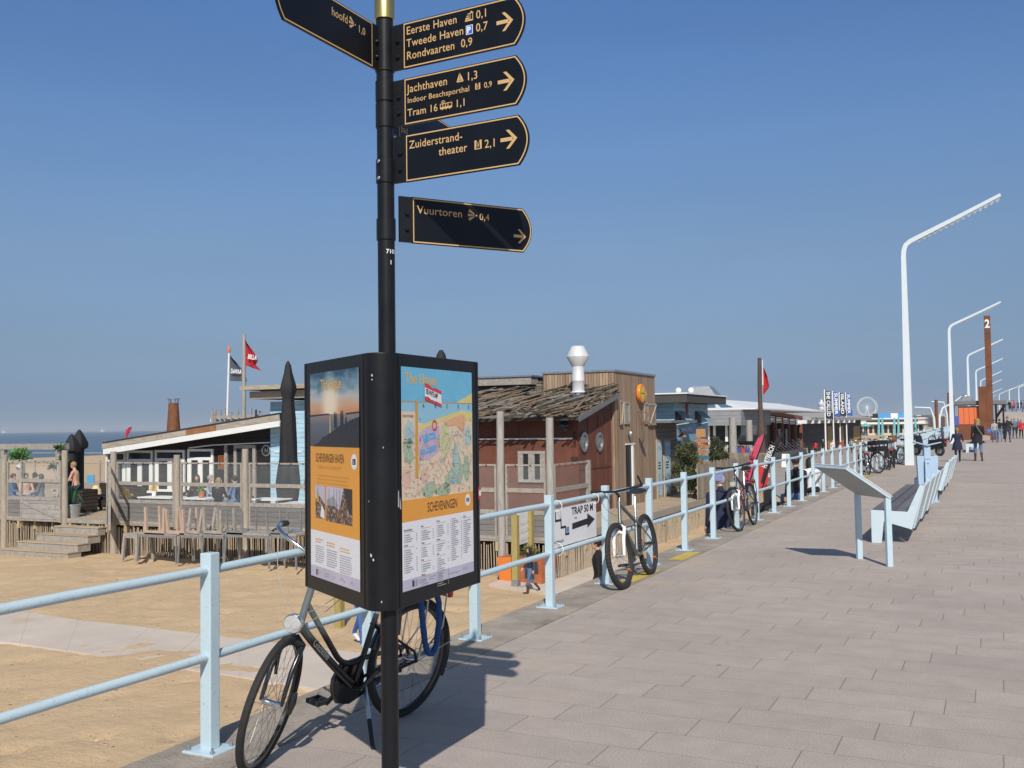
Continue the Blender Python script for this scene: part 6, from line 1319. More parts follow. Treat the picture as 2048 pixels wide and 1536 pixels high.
# ---------------------------------------------------------------- people
HAIR = dict(black=(.012, .010, .010), brown=(.06, .032, .018), blond=(.30, .19, .08), grey=(.30, .29, .28), dark=(.022, .016, .013))
def cloth(name, col): return M('cloth_' + name, col, .85, var=.22, vs=7, bump=.35, bs=18)
def person(label, pos, heading, h=1.72, top=('navy', (.02, .028, .06)), bottom=('jeans', (.09, .15, .27)), shoe=('shoe_dark', (.03, .025, .02)), hair='brown', style='short',
           lean=0, hips=(12, -14), knees=(4, 16), sh=(-14, 16), ab=(8, 8), el=(12, 18), sit=None, bare=False, sleeves=True, coat=None, group=None, boots=False, fat=1., turn=0, skin=m_skin, voxel=.019, hood=False):
    k = h / 1.75; root = thing('person', pos, label, 'person', group); root.rotation_euler = (0, 0, R(heading))
    pel = V((0, 0, .93 if sit is None else sit / k)); ry = lambda a: Matrix.Rotation(R(-a), 3, 'Y')          # positive a swings a hanging limb forward (+x)
    T = Matrix.Rotation(R(lean), 3, 'Y'); tp = lambda x, y, z: pel + T @ V((x, y, z))
    seg = []; mb = MB(); mt = dict(skin=0, top=1, bottom=2, shoe=3)
    def limb(a, b, ra, rb, cl, n=10): mb.tube([a, a.lerp(b, .5), b], [ra, (ra + rb)/2*1.02, rb], n); mb.ball(a, ra, 10); mb.ball(b, rb, 10); seg.append((a, b, max(ra, rb), mt[cl]))
    vs = []; n = 14                                                       # trunk: a loft of ovals
    rings = [(-.10, .10, .135), (0, .115, .165), (.10, .105, .150), (.20, .098, .138), (.32, .112, .155), (.42, .115, .172), (.50, .088, .165), (.545, .06, .09)]
    for z, rx, ryy in rings:
        for j in range(n): a = 2*math.pi*j/n; vs.append(tp(rx*fat*math.cos(a) - .01, ryy*fat*math.sin(a), z))
    mb.add(vs, [(i*n+j, i*n+(j+1) % n, (i+1)*n+(j+1) % n, (i+1)*n+j) for i in range(len(rings)-1) for j in range(n)] + [tuple(reversed(range(n))), tuple(range((len(rings)-1)*n, len(rings)*n))])
    seg.append((tp(0, 0, .10), tp(0, 0, .48), .16, mt['skin' if bare else 'top'])); seg.append((tp(0, 0, -.12), tp(0, 0, .02), .15, mt['bottom']))
    for s in (-.07, .07): seg.append((tp(0, s, .10), tp(0, s*1.4, .46), .12, mt['skin' if bare else 'top']))
    nk, hd = tp(-.005, 0, .56), tp(.02, 0, .715); limb(tp(-.01, 0, .50), nk + V((0, 0, .05)), .058, .050, 'skin')
    Hd = T @ Matrix.Rotation(R(turn), 3, 'Z') @ Matrix.Rotation(R(-lean*.7), 3, 'Y'); hp = lambda x, y, z: hd + Hd @ V((x, y, z))
    mb.ball(hp(-.008, 0, .02), (.093, .074, .098), 14, 0, Hd); mb.ball(hp(.022, 0, -.055), (.062, .056, .060), 12, 0, Hd); mb.ball(hp(.088, 0, -.018), (.016, .013, .026), 8, 0, Hd)
    for s in (-1, 1): mb.ball(hp(-.005, s*.075, -.01), (.018, .012, .03), 8, 0, Hd)
    seg.append((hp(0, 0, -.08), hp(0, 0, .06), .10, 0)); feet = []; hands = []
    for i, s in ((0, 1), (1, -1)):
        hj = pel + V((0, s*.088, -.03)); kn = hj + ry(hips[i]) @ V((0, s*.012, -.43)); an = kn + ry(hips[i] - knees[i]) @ V((0, 0, -.42))
        limb(hj, kn, .088*fat, .058, 'bottom'); mid = kn.lerp(an, .35); limb(kn, mid, .057, .056, 'bottom'); limb(mid, an, .056, .040, 'shoe' if boots else 'bottom')
        fd = ry(max(-35, min(20, hips[i] - knees[i]))) @ V((1, 0, 0)); limb(an + V((-.02, 0, -.035)), an + fd*.15 + V((0, s*.02, -.048)), .043, .036, 'shoe')
        sj = tp(-.01, s*.185*min(fat, 1.1), .475); A = ry(sh[i]) @ Matrix.Rotation(R(s*ab[i]), 3, 'X'); e = sj + A @ V((0, 0, -.285)); w = e + (ry(sh[i] + el[i]) @ Matrix.Rotation(R(s*ab[i]*.4), 3, 'X')) @ V((0, 0, -.25))
        limb(tp(-.01, s*.12, .47), sj, .06, .058, 'skin' if bare else 'top'); limb(sj, e, .054, .042, 'skin' if bare else 'top'); limb(e, w, .041, .031, 'top' if sleeves and not bare else 'skin'); hands.append((e, w, s))
    tmp = mb.build('tmp', m_skin); rm = tmp.modifiers.new('r', 'REMESH'); rm.mode = 'VOXEL'; rm.voxel_size = voxel; rm.use_smooth_shade = True; sm = tmp.modifiers.new('s', 'SMOOTH'); sm.factor = .5; sm.iterations = 2
    me = bpy.data.meshes.new_from_object(tmp.evaluated_get(bpy.context.evaluated_depsgraph_get())); bpy.data.objects.remove(tmp)
    V_ = [v.co.copy() for v in me.vertices]; F_ = [tuple(p.vertices) for p in me.polygons]; out = MB(); out.v = V_; bpy.data.meshes.remove(me)
    for f in F_:
        c = sum((V_[i] for i in f), V()) / len(f); best = 9; mi = 0
        for a, b, r_, m_ in seg:
            ab_ = b - a; t = max(0, min(1, (c - a).dot(ab_) / max(ab_.length_squared, 1e-9))); d = (c - a - ab_*t).length - r_
            if d < best: best, mi = d, m_
        out.f.append(list(f)); out.m.append(mi); out.s.append(True)
    for e, w, s in hands:                                                   # palm, four unequal fingers and a thumb, loosely curled
        d = (w - e).normalized(); sd_ = V((0, s, 0)); sd_ = (sd_ - d*sd_.dot(d)).normalized(); fw = d.cross(sd_) * -s; fw = fw if fw.x > 0 else -fw
        out.ball(w + d*.045, .034, 10, 0); out.tube([w - d*.01, w + d*.045, w + d*.08], [.028, .034, .028], 8, 0)
        for j, L in enumerate((.066, .076, .072, .056)):
            o = w + d*.075 + fw*(.022 - .0150*j); out.tube([o, o + d*L*.5 - sd_*.006, o + d*L*.85 - sd_*.024], [.0095, .009, .007], 6, 0)
        o = w + d*.03 + fw*.026; out.tube([o, o + fw*.022 + d*.028, o + fw*.022 + d*.058 - sd_*.012], [.012, .010, .008], 6, 0)
    for s in (-1, 1): out.ball(hp(.077, s*.030, .005), (.008, .011, .006), 8, 4, Hd)
    out.add([hp(.083, -.022, -.068), hp(.083, .022, -.068), hp(.086, .018, -.060), hp(.088, 0, -.057), hp(.086, -.018, -.060)], [(0, 1, 2, 3, 4)], 5)
    for v in out.v: v *= k
    out.build('body', [skin, cloth(*top), cloth(*bottom), cloth(*shoe), m_dark, M('lips', (.35, .14, .11), .5)], root)
    sc = lambda m: [v.__imul__(k) for v in m.v]
    if style != 'bald':
        m = MB(); hm = M('hair_' + hair, HAIR[hair], .6, var=.4, vs=30, st=(1, 1, .2), bump=.5, bs=40) if style != 'cap' else cloth('cap_' + hair, HAIR.get(hair, (.1, .1, .1)))
        vs = []; n = 22; rows = 12
        for i in range(rows + 1):
            p_ = math.pi * .70 * i / rows
            for j in range(n):
                a = 2*math.pi*j/n; q = 1.0 + .02*math.sin(7*a + i)
                vs.append(V((-.012 + .108*q*math.sin(p_)*math.cos(a), .088*q*math.sin(p_)*math.sin(a), .022 + .112*math.cos(p_))))
        fs = []
        for i in range(rows):
            for j in range(n):
                f = (i*n+j, (i+1)*n+j, (i+1)*n+(j+1) % n, i*n+(j+1) % n); c = sum((vs[q] for q in f), V())/4
                lim = .055 if c.x > .03 else (.0 if c.x > -.02 else -.055)
                if c.z > lim: fs.append(f)
        m.add([hp(*v) for v in vs], fs, 0, True)
        if style in ('long', 'bob', 'pony'):
            L = dict(long=.36, bob=.22, pony=.30)[style]; w0 = .09 if style != 'pony' else .03; vs = []; n2 = 12
            for i in range(8):
                t = i/7; w = w0*(1 + .25*math.sin(t*3)) * (1 - .35*t if style != 'pony' else 1 - .5*t); th = (.055 if style != 'pony' else .03)*(1 - .3*t)
                for j in range(n2): a = 2*math.pi*j/n2; vs.append(hp(-.055 - .03*t + th*math.cos(a)*(1+.1*math.sin(5*a)), w*math.sin(a)*(1 + .06*math.sin(t*9 + a*3)), .05 - L*t))
            m.add(vs, [(i*n2+j, (i+1)*n2+j, (i+1)*n2+(j+1) % n2, i*n2+(j+1) % n2) for i in range(7) for j in range(n2)] + [tuple(range(7*n2, 8*n2))], 0, True)
            if style != 'pony':
                for s in (-1, 1): m.tube([hp(.02, s*.075, .06), hp(.005, s*.088, -.04), hp(-.015, s*.082, -.05 - L*.55), hp(-.03, s*.07, -L*.8)], [.02, .026, .026, .014], 8)
        if style == 'cap': m.add([hp(*p) for p in ((.06, -.07, .05), (.06, .07, .05), (.15, .05, .035), (.17, 0, .03), (.15, -.05, .035))] , [(0, 1, 2, 3, 4), (4, 3, 2, 1, 0)])
        sc(m); m.build('cap' if style == 'cap' else 'hair', hm, root)
    if hood: m = MB(); m.ring(tp(-.07, 0, .53), .085, .04, (.3, 0, 1), 20, 8); sc(m); m.build('hood', cloth(*top), root)
    if coat:                                                                # skirt of a coat from the waist down
        nm, col, z1, wd = coat; m = MB(); vs = []; n = 20; rows = 7
        for i in range(rows):
            t = i/(rows-1)
            for j in range(n): a = 2*math.pi*j/n; q = 1 + .05*t*math.sin(5*a); vs.append(pel + V(((.125 + wd*.8*t)*q*math.cos(a)*fat, (.172 + wd*t)*q*math.sin(a)*fat, .12 - (.12 + .93 - z1)*t)))
        m.add(vs, [(i*n+j, (i+1)*n+j, (i+1)*n+(j+1) % n, i*n+(j+1) % n) for i in range(rows-1) for j in range(n)], 0, True); sc(m); m.build('coat_skirt', cloth(nm, col), root)
    return root
JE = ('jeans', (.09, .16, .29)); BK = ('black', (.010, .010, .012)); NV = ('navy', (.014, .018, .045)); DK = ('charcoal', (.03, .032, .038)); BR = ('brown_boot', (.07, .035, .018)); WT = ('white', (.66, .66, .65)); TN = ('khaki', (.28, .22, .14))
SIT = dict(hips=(86, 82), knees=(86, 80), sh=(18, 22), ab=(10, 10), el=(55, 60))
# on the promenade
w1 = on_z(1957, 922, 0); person('woman in a long black coat with blond hair walking away down the promenade', w1, 98, 1.73, BK, JE, BR, 'blond', 'bob', hips=(10, -10), knees=(4, 20), sh=(-6, 8), boots=True, coat=('black', (.010, .010, .012), .74, .10), fat=1.02)
g1_ = on_z(1916, 924, 0); person('girl in navy with a jacket tied round her waist walking beside the woman in black', g1_, 96, 1.36, NV, ('ink_leggings', (.012, .014, .028)), ('shoe_dark', (.03, .025, .02)), 'blond', 'pony', hips=(-14, 14), knees=(24, 4), sh=(20, 22), ab=(14, 14), el=(50, 50), coat=('navy', (.014, .018, .045), .62, .08), fat=1.08)
b_ = thing('shoulder_bag', w1 + V((.30, -.06, .82)), 'beige shoulder bag hanging at the hip of the woman in the black coat', 'bag', None, R(8)); mb = MB(); mb.prism([(-.15, 0), (.15, 0), (.17, .2), (-.13, .24)], (0, -.06, 0), (1, 0, 0), Z, .11); mb.build('pouch', M('beige_leather', (.36, .28, .24), .6), b_, .02); mb = MB(); mb.tube(bez(V((-.1, 0, .2)), V((-.32, -.22, .5)), V((-.36, -.05, .66)), 8), .011, 6); mb.build('strap', M('beige_leather', (0, 0, 0)), b_)
p3_ = on_z(1990, 885, 0); person('woman in a pale grey hooded jacket and jeans walking towards the viewer', p3_, 285, 1.64, ('pale_grey', (.34, .34, .36)), JE, DK, 'dark', 'short', hood=True, turn=8, el=(40, 20))
b_ = thing('blue_bag', p3_ + V((-.36, -.1, .68)), 'bright blue bag carried by the woman in the pale grey jacket', 'bag'); mb = MB(); mb.prism([(-.15, 0), (.15, 0), (.19, .26), (-.18, .27)], (0, -.06, 0), (1, 0, 0), Z, .12); mb.build('pouch', M('bag_blue', (.05, .16, .52), .6), b_, .04); mb = MB(); mb.tube(bez(V((-.1, 0, .26)), V((0, 0, .5)), V((.1, 0, .26)), 8), .012, 6); mb.build('strap', M('bag_blue', (0, 0, 0)), b_)
person('tall man in a dark jacket holding a phone before his chest', on_z(2016, 884, 0), 282, 1.86, ('black_jacket', (.014, .015, .02)), ('dark_jeans', (.03, .042, .075)), DK, 'dark', 'short', sh=(38, 40), el=(85, 88), ab=(4, 4), fat=1.12)
person('man in an open dark jacket over a teal shirt, at the edge of the photo', on_z(2030, 877, 0), 278, 1.78, ('teal', (.10, .19, .22)), ('dark_jeans', (.03, .042, .075)), DK, 'grey', 'short', fat=1.08)
person('woman in a bright red coat near the right edge of the photo', on_z(2043, 877, 0), 274, 1.64, ('bright_red', (.52, .03, .04)), BK, DK, 'blond', 'short', coat=('bright_red', (.52, .03, .04), .82, .05), fat=1.1)
person('dark clothed person behind the woman in the pale grey jacket', on_z(2000, 882, 0), 95, 1.70, BK, JE, DK, 'dark', 'short')
for px, py, lab, tp_ in ((1978, 876, 'dark clothed walker in front of the rust red base wall', ('ink', (.02, .02, .025))), (2024, 871, 'walker in a maroon top far down the promenade', ('maroon', (.14, .03, .05))), (2008, 868, 'walker in a sand coloured jacket far down the promenade', TN), (2037, 868, 'walker in blue far down the promenade', ('mid_blue', (.06, .10, .22)))):
    person(lab, on_z(px, py, 0), 275, 1.7, tp_, DK, DK, 'brown', 'short', voxel=.03)
EDGE_SIT = dict(SIT, sh=(-4, 2), ab=(7, 7), el=(16, 14))
# on the edge of the sea wall
e = on_x(1593, 998, -4.0); person('man in a black jacket sitting on the edge of the wall with his back turned', (-4.0, e.y, .0), 128, 1.78, ('black_jacket', (.014, .015, .02)), JE, DK, 'dark', 'short', sit=.10, fat=1.06, **EDGE_SIT)
e = on_x(1627, 985, -4.0); person('person in a white jacket with long black hair sitting on the edge of the wall', (-4.0, e.y, .0), 124, 1.62, WT, BK, DK, 'black', 'long', sit=.08, lean=14, fat=1.05, **EDGE_SIT)
e = on_x(1452, 1068, -4.02); person('man in blue cap and navy jacket sitting on the wall edge behind the touring bicycle', (-4.06, e.y, .0), 124, 1.72, NV, ('dark_jeans', (.03, .042, .075)), DK, 'grey', 'short', sit=.06, lean=12, fat=1.22, coat=('navy', (.014, .018, .045), .80, .06), turn=30, **EDGE_SIT)
mb = MB(); mb.lathe([(.112, -.02), (.116, .02), (.10, .08), (.05, .112), (0, .118)], 18, V((-4.06 - .10, e.y + .135, .765))); tag(mb.build('cap', cloth('cap_blue', (.17, .22, .42))), 'faded blue cap on the head of the man in navy on the wall', 'cap')
mb = MB(); b_ = thing('black_bag', (-4.35, on_x(1535, 1015, -4.35).y, -.42), 'black bag with a carry loop standing against the outside of the sea wall', 'bag'); mb.b(-.22, .22, -.6, .6, 0, .42); mb.build('pouch', M('black_bag_cloth', (.012, .012, .013), .7), b_, .05); mb = MB(); mb.b(-.08, .08, .0, .16, .40, .72); mb.build('strap', M('black_bag_cloth', (0, 0, 0)), b_)
# on the sand
person('small child with long dark hair in a navy sweater and jeans walking on the sand', on_z(1060, 1186, SANDZ), 215, 1.06, NV, JE, BR, 'dark', 'long', boots=True, hips=(10, -14), knees=(4, 26), fat=1.18, voxel=.017)
q = at_d(1200, 1120, 18.9); person('person in black with a black cap standing below the sea wall by the railing sign', (q.x, q.y, SANDZ), 196, 1.76, BK, ('ink_leggings', (.012, .014, .028)), DK, 'black', 'cap', fat=1.2, lean=4, sh=(-4, 6), ab=(5, 5))
q = at_d(722, 1250, 18.0); person('person in blue jeans walking on the sand, seen behind the map case', (q.x, q.y, SANDZ), 335, 1.74, WT, ('bright_jeans', (.05, .12, .34)), WT, 'brown', 'short', hips=(-22, 20), knees=(14, 10))
# on the terrace
q = on_y(152, 970, 25.1); person('bare chested man in dark shorts sitting sideways behind the potted plant', (q.x, 25.1, DZ), 208, 1.80, ('x', (.5, .3, .2)), ('dark_shorts', (.025, .035, .06)), m_skin and ('shoe_dark', (.03, .025, .02)), 'blond', 'short', sit=.92, bare=True, hips=(78, 70), knees=(50, 70), sh=(22, 26), ab=(6, 6), el=(45, 50), lean=6, skin=M('pink_skin', (.60, .33, .23), .5), fat=1.08)
mb = MB(); mb.b(q.x - .3, q.x + .5, 24.95, 25.6, DZ, DZ + .80); tag(mb.build('wooden_box', planks('dark_crate', (.045, .033, .026), .12, 'z', .3, .2)), 'dark wooden box the bare chested man sits on', 'box')
for px, y, hd_, tp_, hr, sty, lab, pk in ((394, 26.2, 300, ('brown_top', (.05, .03, .03)), 'brown', 'long', 'brown haired diner in dark top at the terrace table', ''), (420, 26.0, 10, ('ash_jacket', (.30, .33, .37)), 'grey', 'short', 'diner in a pale grey jacket at the terrace table', ''), (437, 24.6, 100, BK, 'blond', 'long', 'woman with long fair hair sitting with her back to the glass screen', ''), (469, 25.7, 190, ('sky_blue', (.12, .20, .40)), 'dark', 'short', 'diner in blue leaning over the terrace table', ''), (486, 24.9, 120, NV, 'dark', 'short', 'diner in navy at the right end of the terrace table', ''),
                                     (52, 25.6, 330, ('pinkish', (.55, .33, .25)), 'brown', 'short', 'sunbather sitting leftmost behind the opened left gate', 'b'), (70, 26.0, 200, BK, 'black', 'short', 'sitter in black behind the opened left gate', ''), (82, 25.3, 215, ('slate', (.11, .12, .16)), 'black', 'long', 'dark long haired sitter in slate grey behind left gate', ''), (26, 25.2, 30, ('denim', (.06, .13, .28)), 'brown', 'short', 'sitter in denim at the left end of the terrace', ''), (128, 25.9, 240, ('black_jacket', (.014, .015, .02)), 'dark', 'short', 'sitter in black half hidden behind the yucca post', '')):
    q = on_y(px, 985, y); rt = person(lab, (q.x, y, DZ), hd_, 1.72, tp_, JE, DK, hr, sty, sit=.50, bare=pk == 'b', group='people sitting on the terrace', **SIT)
    st2 = thing('stool', (q.x, y, DZ), 'stool under the ' + ' '.join(lab.split()[:9]), 'stool', 'stools on the terrace'); mb = MB(); mb.b(-.2, .2, -.2, .2, .36, .41); mb.build('seat', m_beam, st2)
    for sx in (-1, 1):
        for sy in (-1, 1): mb = MB(); mb.b(sx*.16 - .02, sx*.16 + .02, sy*.16 - .02, sy*.16 + .02, 0, .36); mb.build('leg', m_beam, st2)
# further along the beach
PZ = -2.14
for px, py, hd_, tp_, bt_, hr, lab in ((1631, 913, 100, ('bright_red', (.52, .03, .04)), DK, 'dark', 'person in a red jacket by the black bar'), (1647, 909, 180, DK, BK, 'grey', 'grey haired person in black by the first tall flag'), (1666, 911, 95, WT, BK, 'grey', 'person in a white jacket walking between the tall flags'), (1684, 909, 260, ('brick', (.36, .08, .05)), ('brick', (.36, .08, .05)), 'brown', 'person dressed in brick red beyond the railing'), (1703, 906, 250, ('ash_jacket', (.30, .33, .37)), NV, 'dark', 'person in grey standing behind the parked bicycles')):
    person(lab, on_z(px, py, PZ), hd_, 1.74, tp_, bt_, DK, hr, 'short', voxel=.028, group='walkers before the black bar')
q = at_d(1384, 960, 42); person('woman with long brown hair in black and white by the wooden arrow boards', (q.x, q.y, DZ), 160, 1.68, BK, BK, DK, 'brown', 'long', voxel=.024)
# ---------------------------------------------------------------- shops and bars further along
ann = thing('wooden_shed', (0, 0, 0), 'weathered wooden shed with blue and white posters on its double door', 'shed')
m_shed = planks('shed_boards', (.27, .22, .17), .17, 'z', .2, .07, col2=(.2, .17, .14))
AX = -11.72; yb = on_x(1354, 900, AX).y; zt = on_x(1320, 846, AX).z
mb = MB(); mb.b(-15, AX, 36.6, yb, -2.2, zt); mb.build('wall', m_shed, ann)
mb = MB(); mb.b(-15, AX + .75, 36.4, yb + .4, zt, zt + .10); mb.build('roof', M('slate_verge', (.16, .17, .17)), ann)
for k, (p0, p1) in enumerate(((1310.5, 1323), (1325.5, 1340))):
    a, b = on_x(p0, 885, AX), on_x(p1, 996, AX); mb = MB(); mb.b(AX + .005, AX + .06, a.y, b.y, DZ, a.z + .1); d = mb.build('door', M('pale_door_frame', (.42, .38, .31), .8), ann)
    mb = MB(); ly, lz = b.y - a.y, a.z - DZ; mb.b(AX + .061, AX + .064, a.y + ly*.12, b.y - ly*.08, DZ + .12, a.z, 0); o = V((AX + .0655, a.y + ly*.15, DZ)); e = V((0, 1, 0))
    mb.text('OPEN', .2, o + Z*(lz*.86), e, Z, 1, .01, 'l', 1, ly*.7/2.6)
    for i in range(3): mb.rect(o, e, Z, ly*.05, ly*.5, lz*(.62 - .05*i), lz*(.645 - .05*i), 2)
    for i in range(14): mb.rect(o, e, Z, ly*.05, ly*random.uniform(.3, .7), lz*(.42 - .02*i), lz*(.43 - .02*i), 1)
    if k == 0: mb.text('7', .25, o + Z*.1, e, Z, 2, .02)
    mb.build('poster', [M('poster_pale_blue', (.50, .66, .74), .5, var=.1, vs=3), M('poster_mid_blue', (.22, .38, .50), .5), m_dark], d)
c = on_x(1345, 862, AX); mb = MB(); mb.tube([V((AX, c.y, c.z)), V((AX + .25, c.y, c.z + .12)), V((AX + .4, c.y, c.z - .1))], .015, 6); l_ = mb.build('wall_lamp', M('copper_lamp', (.36, .16, .06), .5), ann); mb = MB(); mb.lathe([(.03, .1), (.2, -.06)], 16, V((AX + .4, c.y, c.z - .18))); mb.build('lamp_shade', M('copper_lamp', (0, 0, 0)), l_)

shp = thing('blue_beach_shop', (0, 0, 0), 'pale blue beach shop with propped awnings and red sign under a dark flat roof', 'shop')
SX_, SY_ = -12.1, 40.6; ye = on_x(1416, 850, SX_).y; z1 = on_y(1335, 806, SY_).z
mb = MB(); mb.b(-16.5, SX_, SY_, ye, DZ, z1); mb.build('wall', m_bluecl, shp)
mb = MB(); mb.b(-17, SX_ + .75, SY_ - .7, ye + .5, z1, z1 + .34); mb.build('roof', M('dark_roof_edge', (.07, .065, .06), .7), shp); mb = MB(); mb.b(-17.1, SX_ + .8, SY_ - .75, ye + .55, z1 + .345, z1 + .40); mb.build('roof_edge', m_trimw, shp)
c = at_d(1408, 789, 47); mb = MB(); mb.add([(c.x - .7, c.y - .6, z1 + .4), (c.x + .7, c.y - .6, z1 + .4), (c.x + .7, c.y + .6, z1 + .4), (c.x - .7, c.y + .6, z1 + .4), (c.x - .45, c.y - .4, z1 + .85), (c.x + .35, c.y - .4, z1 + .85), (c.x + .35, c.y + .4, z1 + .85), (c.x - .45, c.y + .4, z1 + .85)], [(4, 5, 6, 7), (0, 1, 5, 4), (1, 2, 6, 5), (2, 3, 7, 6), (3, 0, 4, 7)]); mb.build('roof_vent', m_galv, shp)
for px in (1357, 1382): c = at_d(px, 791, 43); mb = MB(); mb.ball((c.x, c.y, z1 + .55), .13, 12); mb.tube([(c.x, c.y, z1 + .38), (c.x, c.y, z1 + .5)], .03, 8); mb.build('roof_lamp', m_white, shp)
for p0, p1 in ((1350, 1362), (1390, 1402)):
    a, b = on_x(p0, 822, SX_), on_x(p1, 840, SX_); mb = MB(); mb.b(SX_ + .004, SX_ + .02, a.y, b.y, b.z - .25, a.z); w = mb.build('window', m_dark, shp)
    mb = MB(); mb.add([(SX_ + .03, a.y, a.z), (SX_ + .03, b.y + .25, a.z), (SX_ + .62, b.y + .25, a.z - .5), (SX_ + .62, a.y, a.z - .5)] , [(0, 1, 2, 3), (3, 2, 1, 0)]); mb.bar((SX_ + .03, a.y, b.z - .2), (SX_ + .6, a.y, a.z - .5), .04, .04); mb.build('awning', M('awning_blue', (.42, .58, .66), .5), w)
a, b = on_x(1363, 835, SX_ + .06), on_x(1386, 846, SX_ + .06); mb = MB(); mb.b(SX_ + .03, SX_ + .06, a.y, b.y, b.z, a.z, 0); mb.text('BEACH', (a.z - b.z)*.7, (SX_ + .064, a.y + .1, b.z + .06), (0, 1, 0), Z, 1, .02, 'l', 1, (b.y - a.y)*.85/text_mesh('BEACH', .02, 1)[2]); mb.build('red_sign', [M('sign_red', (.42, .02, .03), .5), M('sign_dark_red', (.12, .008, .012), .5)], shp)
a, b = on_x(1361, 850, SX_ + .08), on_x(1386, 862, SX_ + .08); mb = MB(); mb.text('HAGUSTA', (a.z - b.z)*.85, (SX_ + .10, a.y + .05, b.z), (0, 1, 0), Z, 0, .03, 'l', 1, (b.y - a.y)*.9/text_mesh('HAGUSTA', .03, 1)[2]); mb.b(SX_ + .02, SX_ + .05, a.y - .6, b.y + .9, b.z - .55, a.z + .05, 1); mb.build('name_sign', [m_pwhite, M('sign_blue_board', (.24, .38, .48), .6)], shp)
a, b = on_x(1364, 868, SX_), on_x(1384, 900, SX_); mb = MB(); mb.b(SX_ + .003, SX_ + .02, a.y, b.y, DZ, a.z); mb.build('door', m_dark, shp)
for px in (1360, 1392): c = on_x(px, 880, SX_ + .5); mb = MB(); mb.b(SX_ + .42, SX_ + .56, c.y - .07, c.y + .07, DZ, 1.0); mb.build('porch_post', m_galv, shp)
c = on_x(1373, 818, SX_); mb = MB(); mb.prism([(-.18, .5), (.18, .5), (.07, -.35), (-.07, -.35)][::-1], (SX_ + .05, c.y, c.z), (0, 1, 0), Z, .03); mb.build('pennant', M('sign_red', (0, 0, 0)), shp)

def bushy(label, px, py, d, base, r, n, size, mat, nm='pine_bush'):
    c = at_d(px, py, d); rt = thing(nm, (c.x, c.y, base), label, 'bush'); h = c.z - base; rn = random.Random(int(px)); mb = MB(); mb.tube([(0, 0, 0), (.05, 0, h*.6), (0, .05, h)], [.07, .05, .03], 8)
    for k in range(9): a = k*2.4; mb.tube([(0, 0, h*(.3 + .05*k)), (r*.7*math.cos(a), r*.7*math.sin(a), h*(.6 + .06*k))], [.03, .012], 5)
    mb.build('trunk', m_log, rt); mb = MB()
    for k in range(64):
        d_ = V((rn.gauss(0, 1), rn.gauss(0, 1), rn.gauss(0, 1))).normalized() * rn.random()**.4; cc = V((d_.x*r, d_.y*r, h + d_.z*h*.75)); leafy(mb, cc, (r*.4, r*.4, r*.34), n // 14, size*.6, .9, rn.choice((0, 0, 1)), rn)
    mb.build('crown', [mat, M('pine_dark', (.028, .045, .02), .7, var=.5)], rt)
m_pine = M('pine_green', (.07, .085, .026), .7, var=.5, vs=6)
bushy('dark green pine bush at the corner of the shop deck', 1370, 930, 38, DZ, .52, 1500, .13, m_pine); bushy('taller pine bush behind the rack of wooden boards', 1434, 912, 47, DZ, .46, 1500, .13, m_pine); bushy('low part dry pine bush near the planked fence', 1388, 962, 39, DZ, .42, 900, .12, M('olive_leaf', (0, 0, 0)))
mb = MB(); fc = thing('plank_fence', (0, 0, 0), 'fence of upright grey planks along the edge of the shop deck', 'fence'); y = 36.5; k = 0
while y < 49.6: mb.b(DX - .06 - .004*(k % 2), DX - .03 - .004*(k % 2), y, y + .16, DZ + .02, .18 + .05*math.sin(k*1.9)); y += .172; k += 1
x = DX - .1
while x > -16: mb.b(x - .16, x, 49.62, 49.65, DZ - 1.0, .2); x -= .172
mb.build('planks', planks('fence_planks', (.30, .255, .20), .172, 'xy', .2, .02), fc); mb = MB(); mb.b(DX - .11, DX - .065, 36.5, 49.6, -.75, -.65); mb.b(DX - .11, DX - .065, 36.5, 49.6, -.1, 0); mb.build('rail', m_beam, fc)
c = at_d(1405, 930, 42.5); bd = thing('arrow_board_rack', (c.x, c.y, DZ), 'post hung with a ladder of orange brown wooden boards', 'sign post'); mb = MB(); mb.tube([(0, 0, 0), (0, 0, 2.25)], .05, 8); mb.build('post', m_log, bd)
for k in range(8):
    z = .45 + k*.235; mb = MB(); mb.prism([(-.33, 0), (-.2, .08), (.1, .09), (.33, .03), (.36, -.04), (.1, -.09), (-.2, -.08)], (0, -.08, z), RGT, Z, .05); mb.build('wooden_board', M('board_teal', (.05, .12, .12), .6) if k == 4 else M('board_orange_wood', (.40, .16, .05), .6, var=.3), bd)
mb = MB(); mb.b(-.22, .18, -.1, -.05, 2.25, 2.6); mb.build('top_board', M('board_light', (.50, .26, .10), .6), bd)
c = at_d(1446, 918, 46); tb = thing('picnic_table', (c.x, c.y, DZ), 'brown picnic table between the bush and the vest rack', 'table'); mb = MB(); mb.b(-.8, .8, -.4, .4, .74, .80); mb.build('tabletop', M('board_orange_wood', (0, 0, 0)), tb)
for s in (-.6, .6): mb = MB(); mb.bar((s, -.4, 0), (s, .1, .74), .08, .08); mb.bar((s, .4, 0), (s, -.1, .74), .08, .08); mb.build('leg', m_beam, tb)
c = at_d(1478, 925, 50); vr = thing('vest_rack', (c.x, c.y, DZ), 'rail hung with blue, red and beige water sports vests', 'clothes rack'); mb = MB(); mb.tube([(-.75, 0, 1.75), (.75, 0, 1.75)], .03, 8)
for s in (-.7, .7): mb.tube([(s, 0, 0), (s, 0, 1.75)], .03, 8)
mb.build('frame', m_galv, vr)
cl_ = [(.50, .36, .22), (.02, .025, .04), (.50, .36, .22), (.05, .10, .35), (.55, .07, .03), (.04, .09, .38), (.50, .36, .22)]
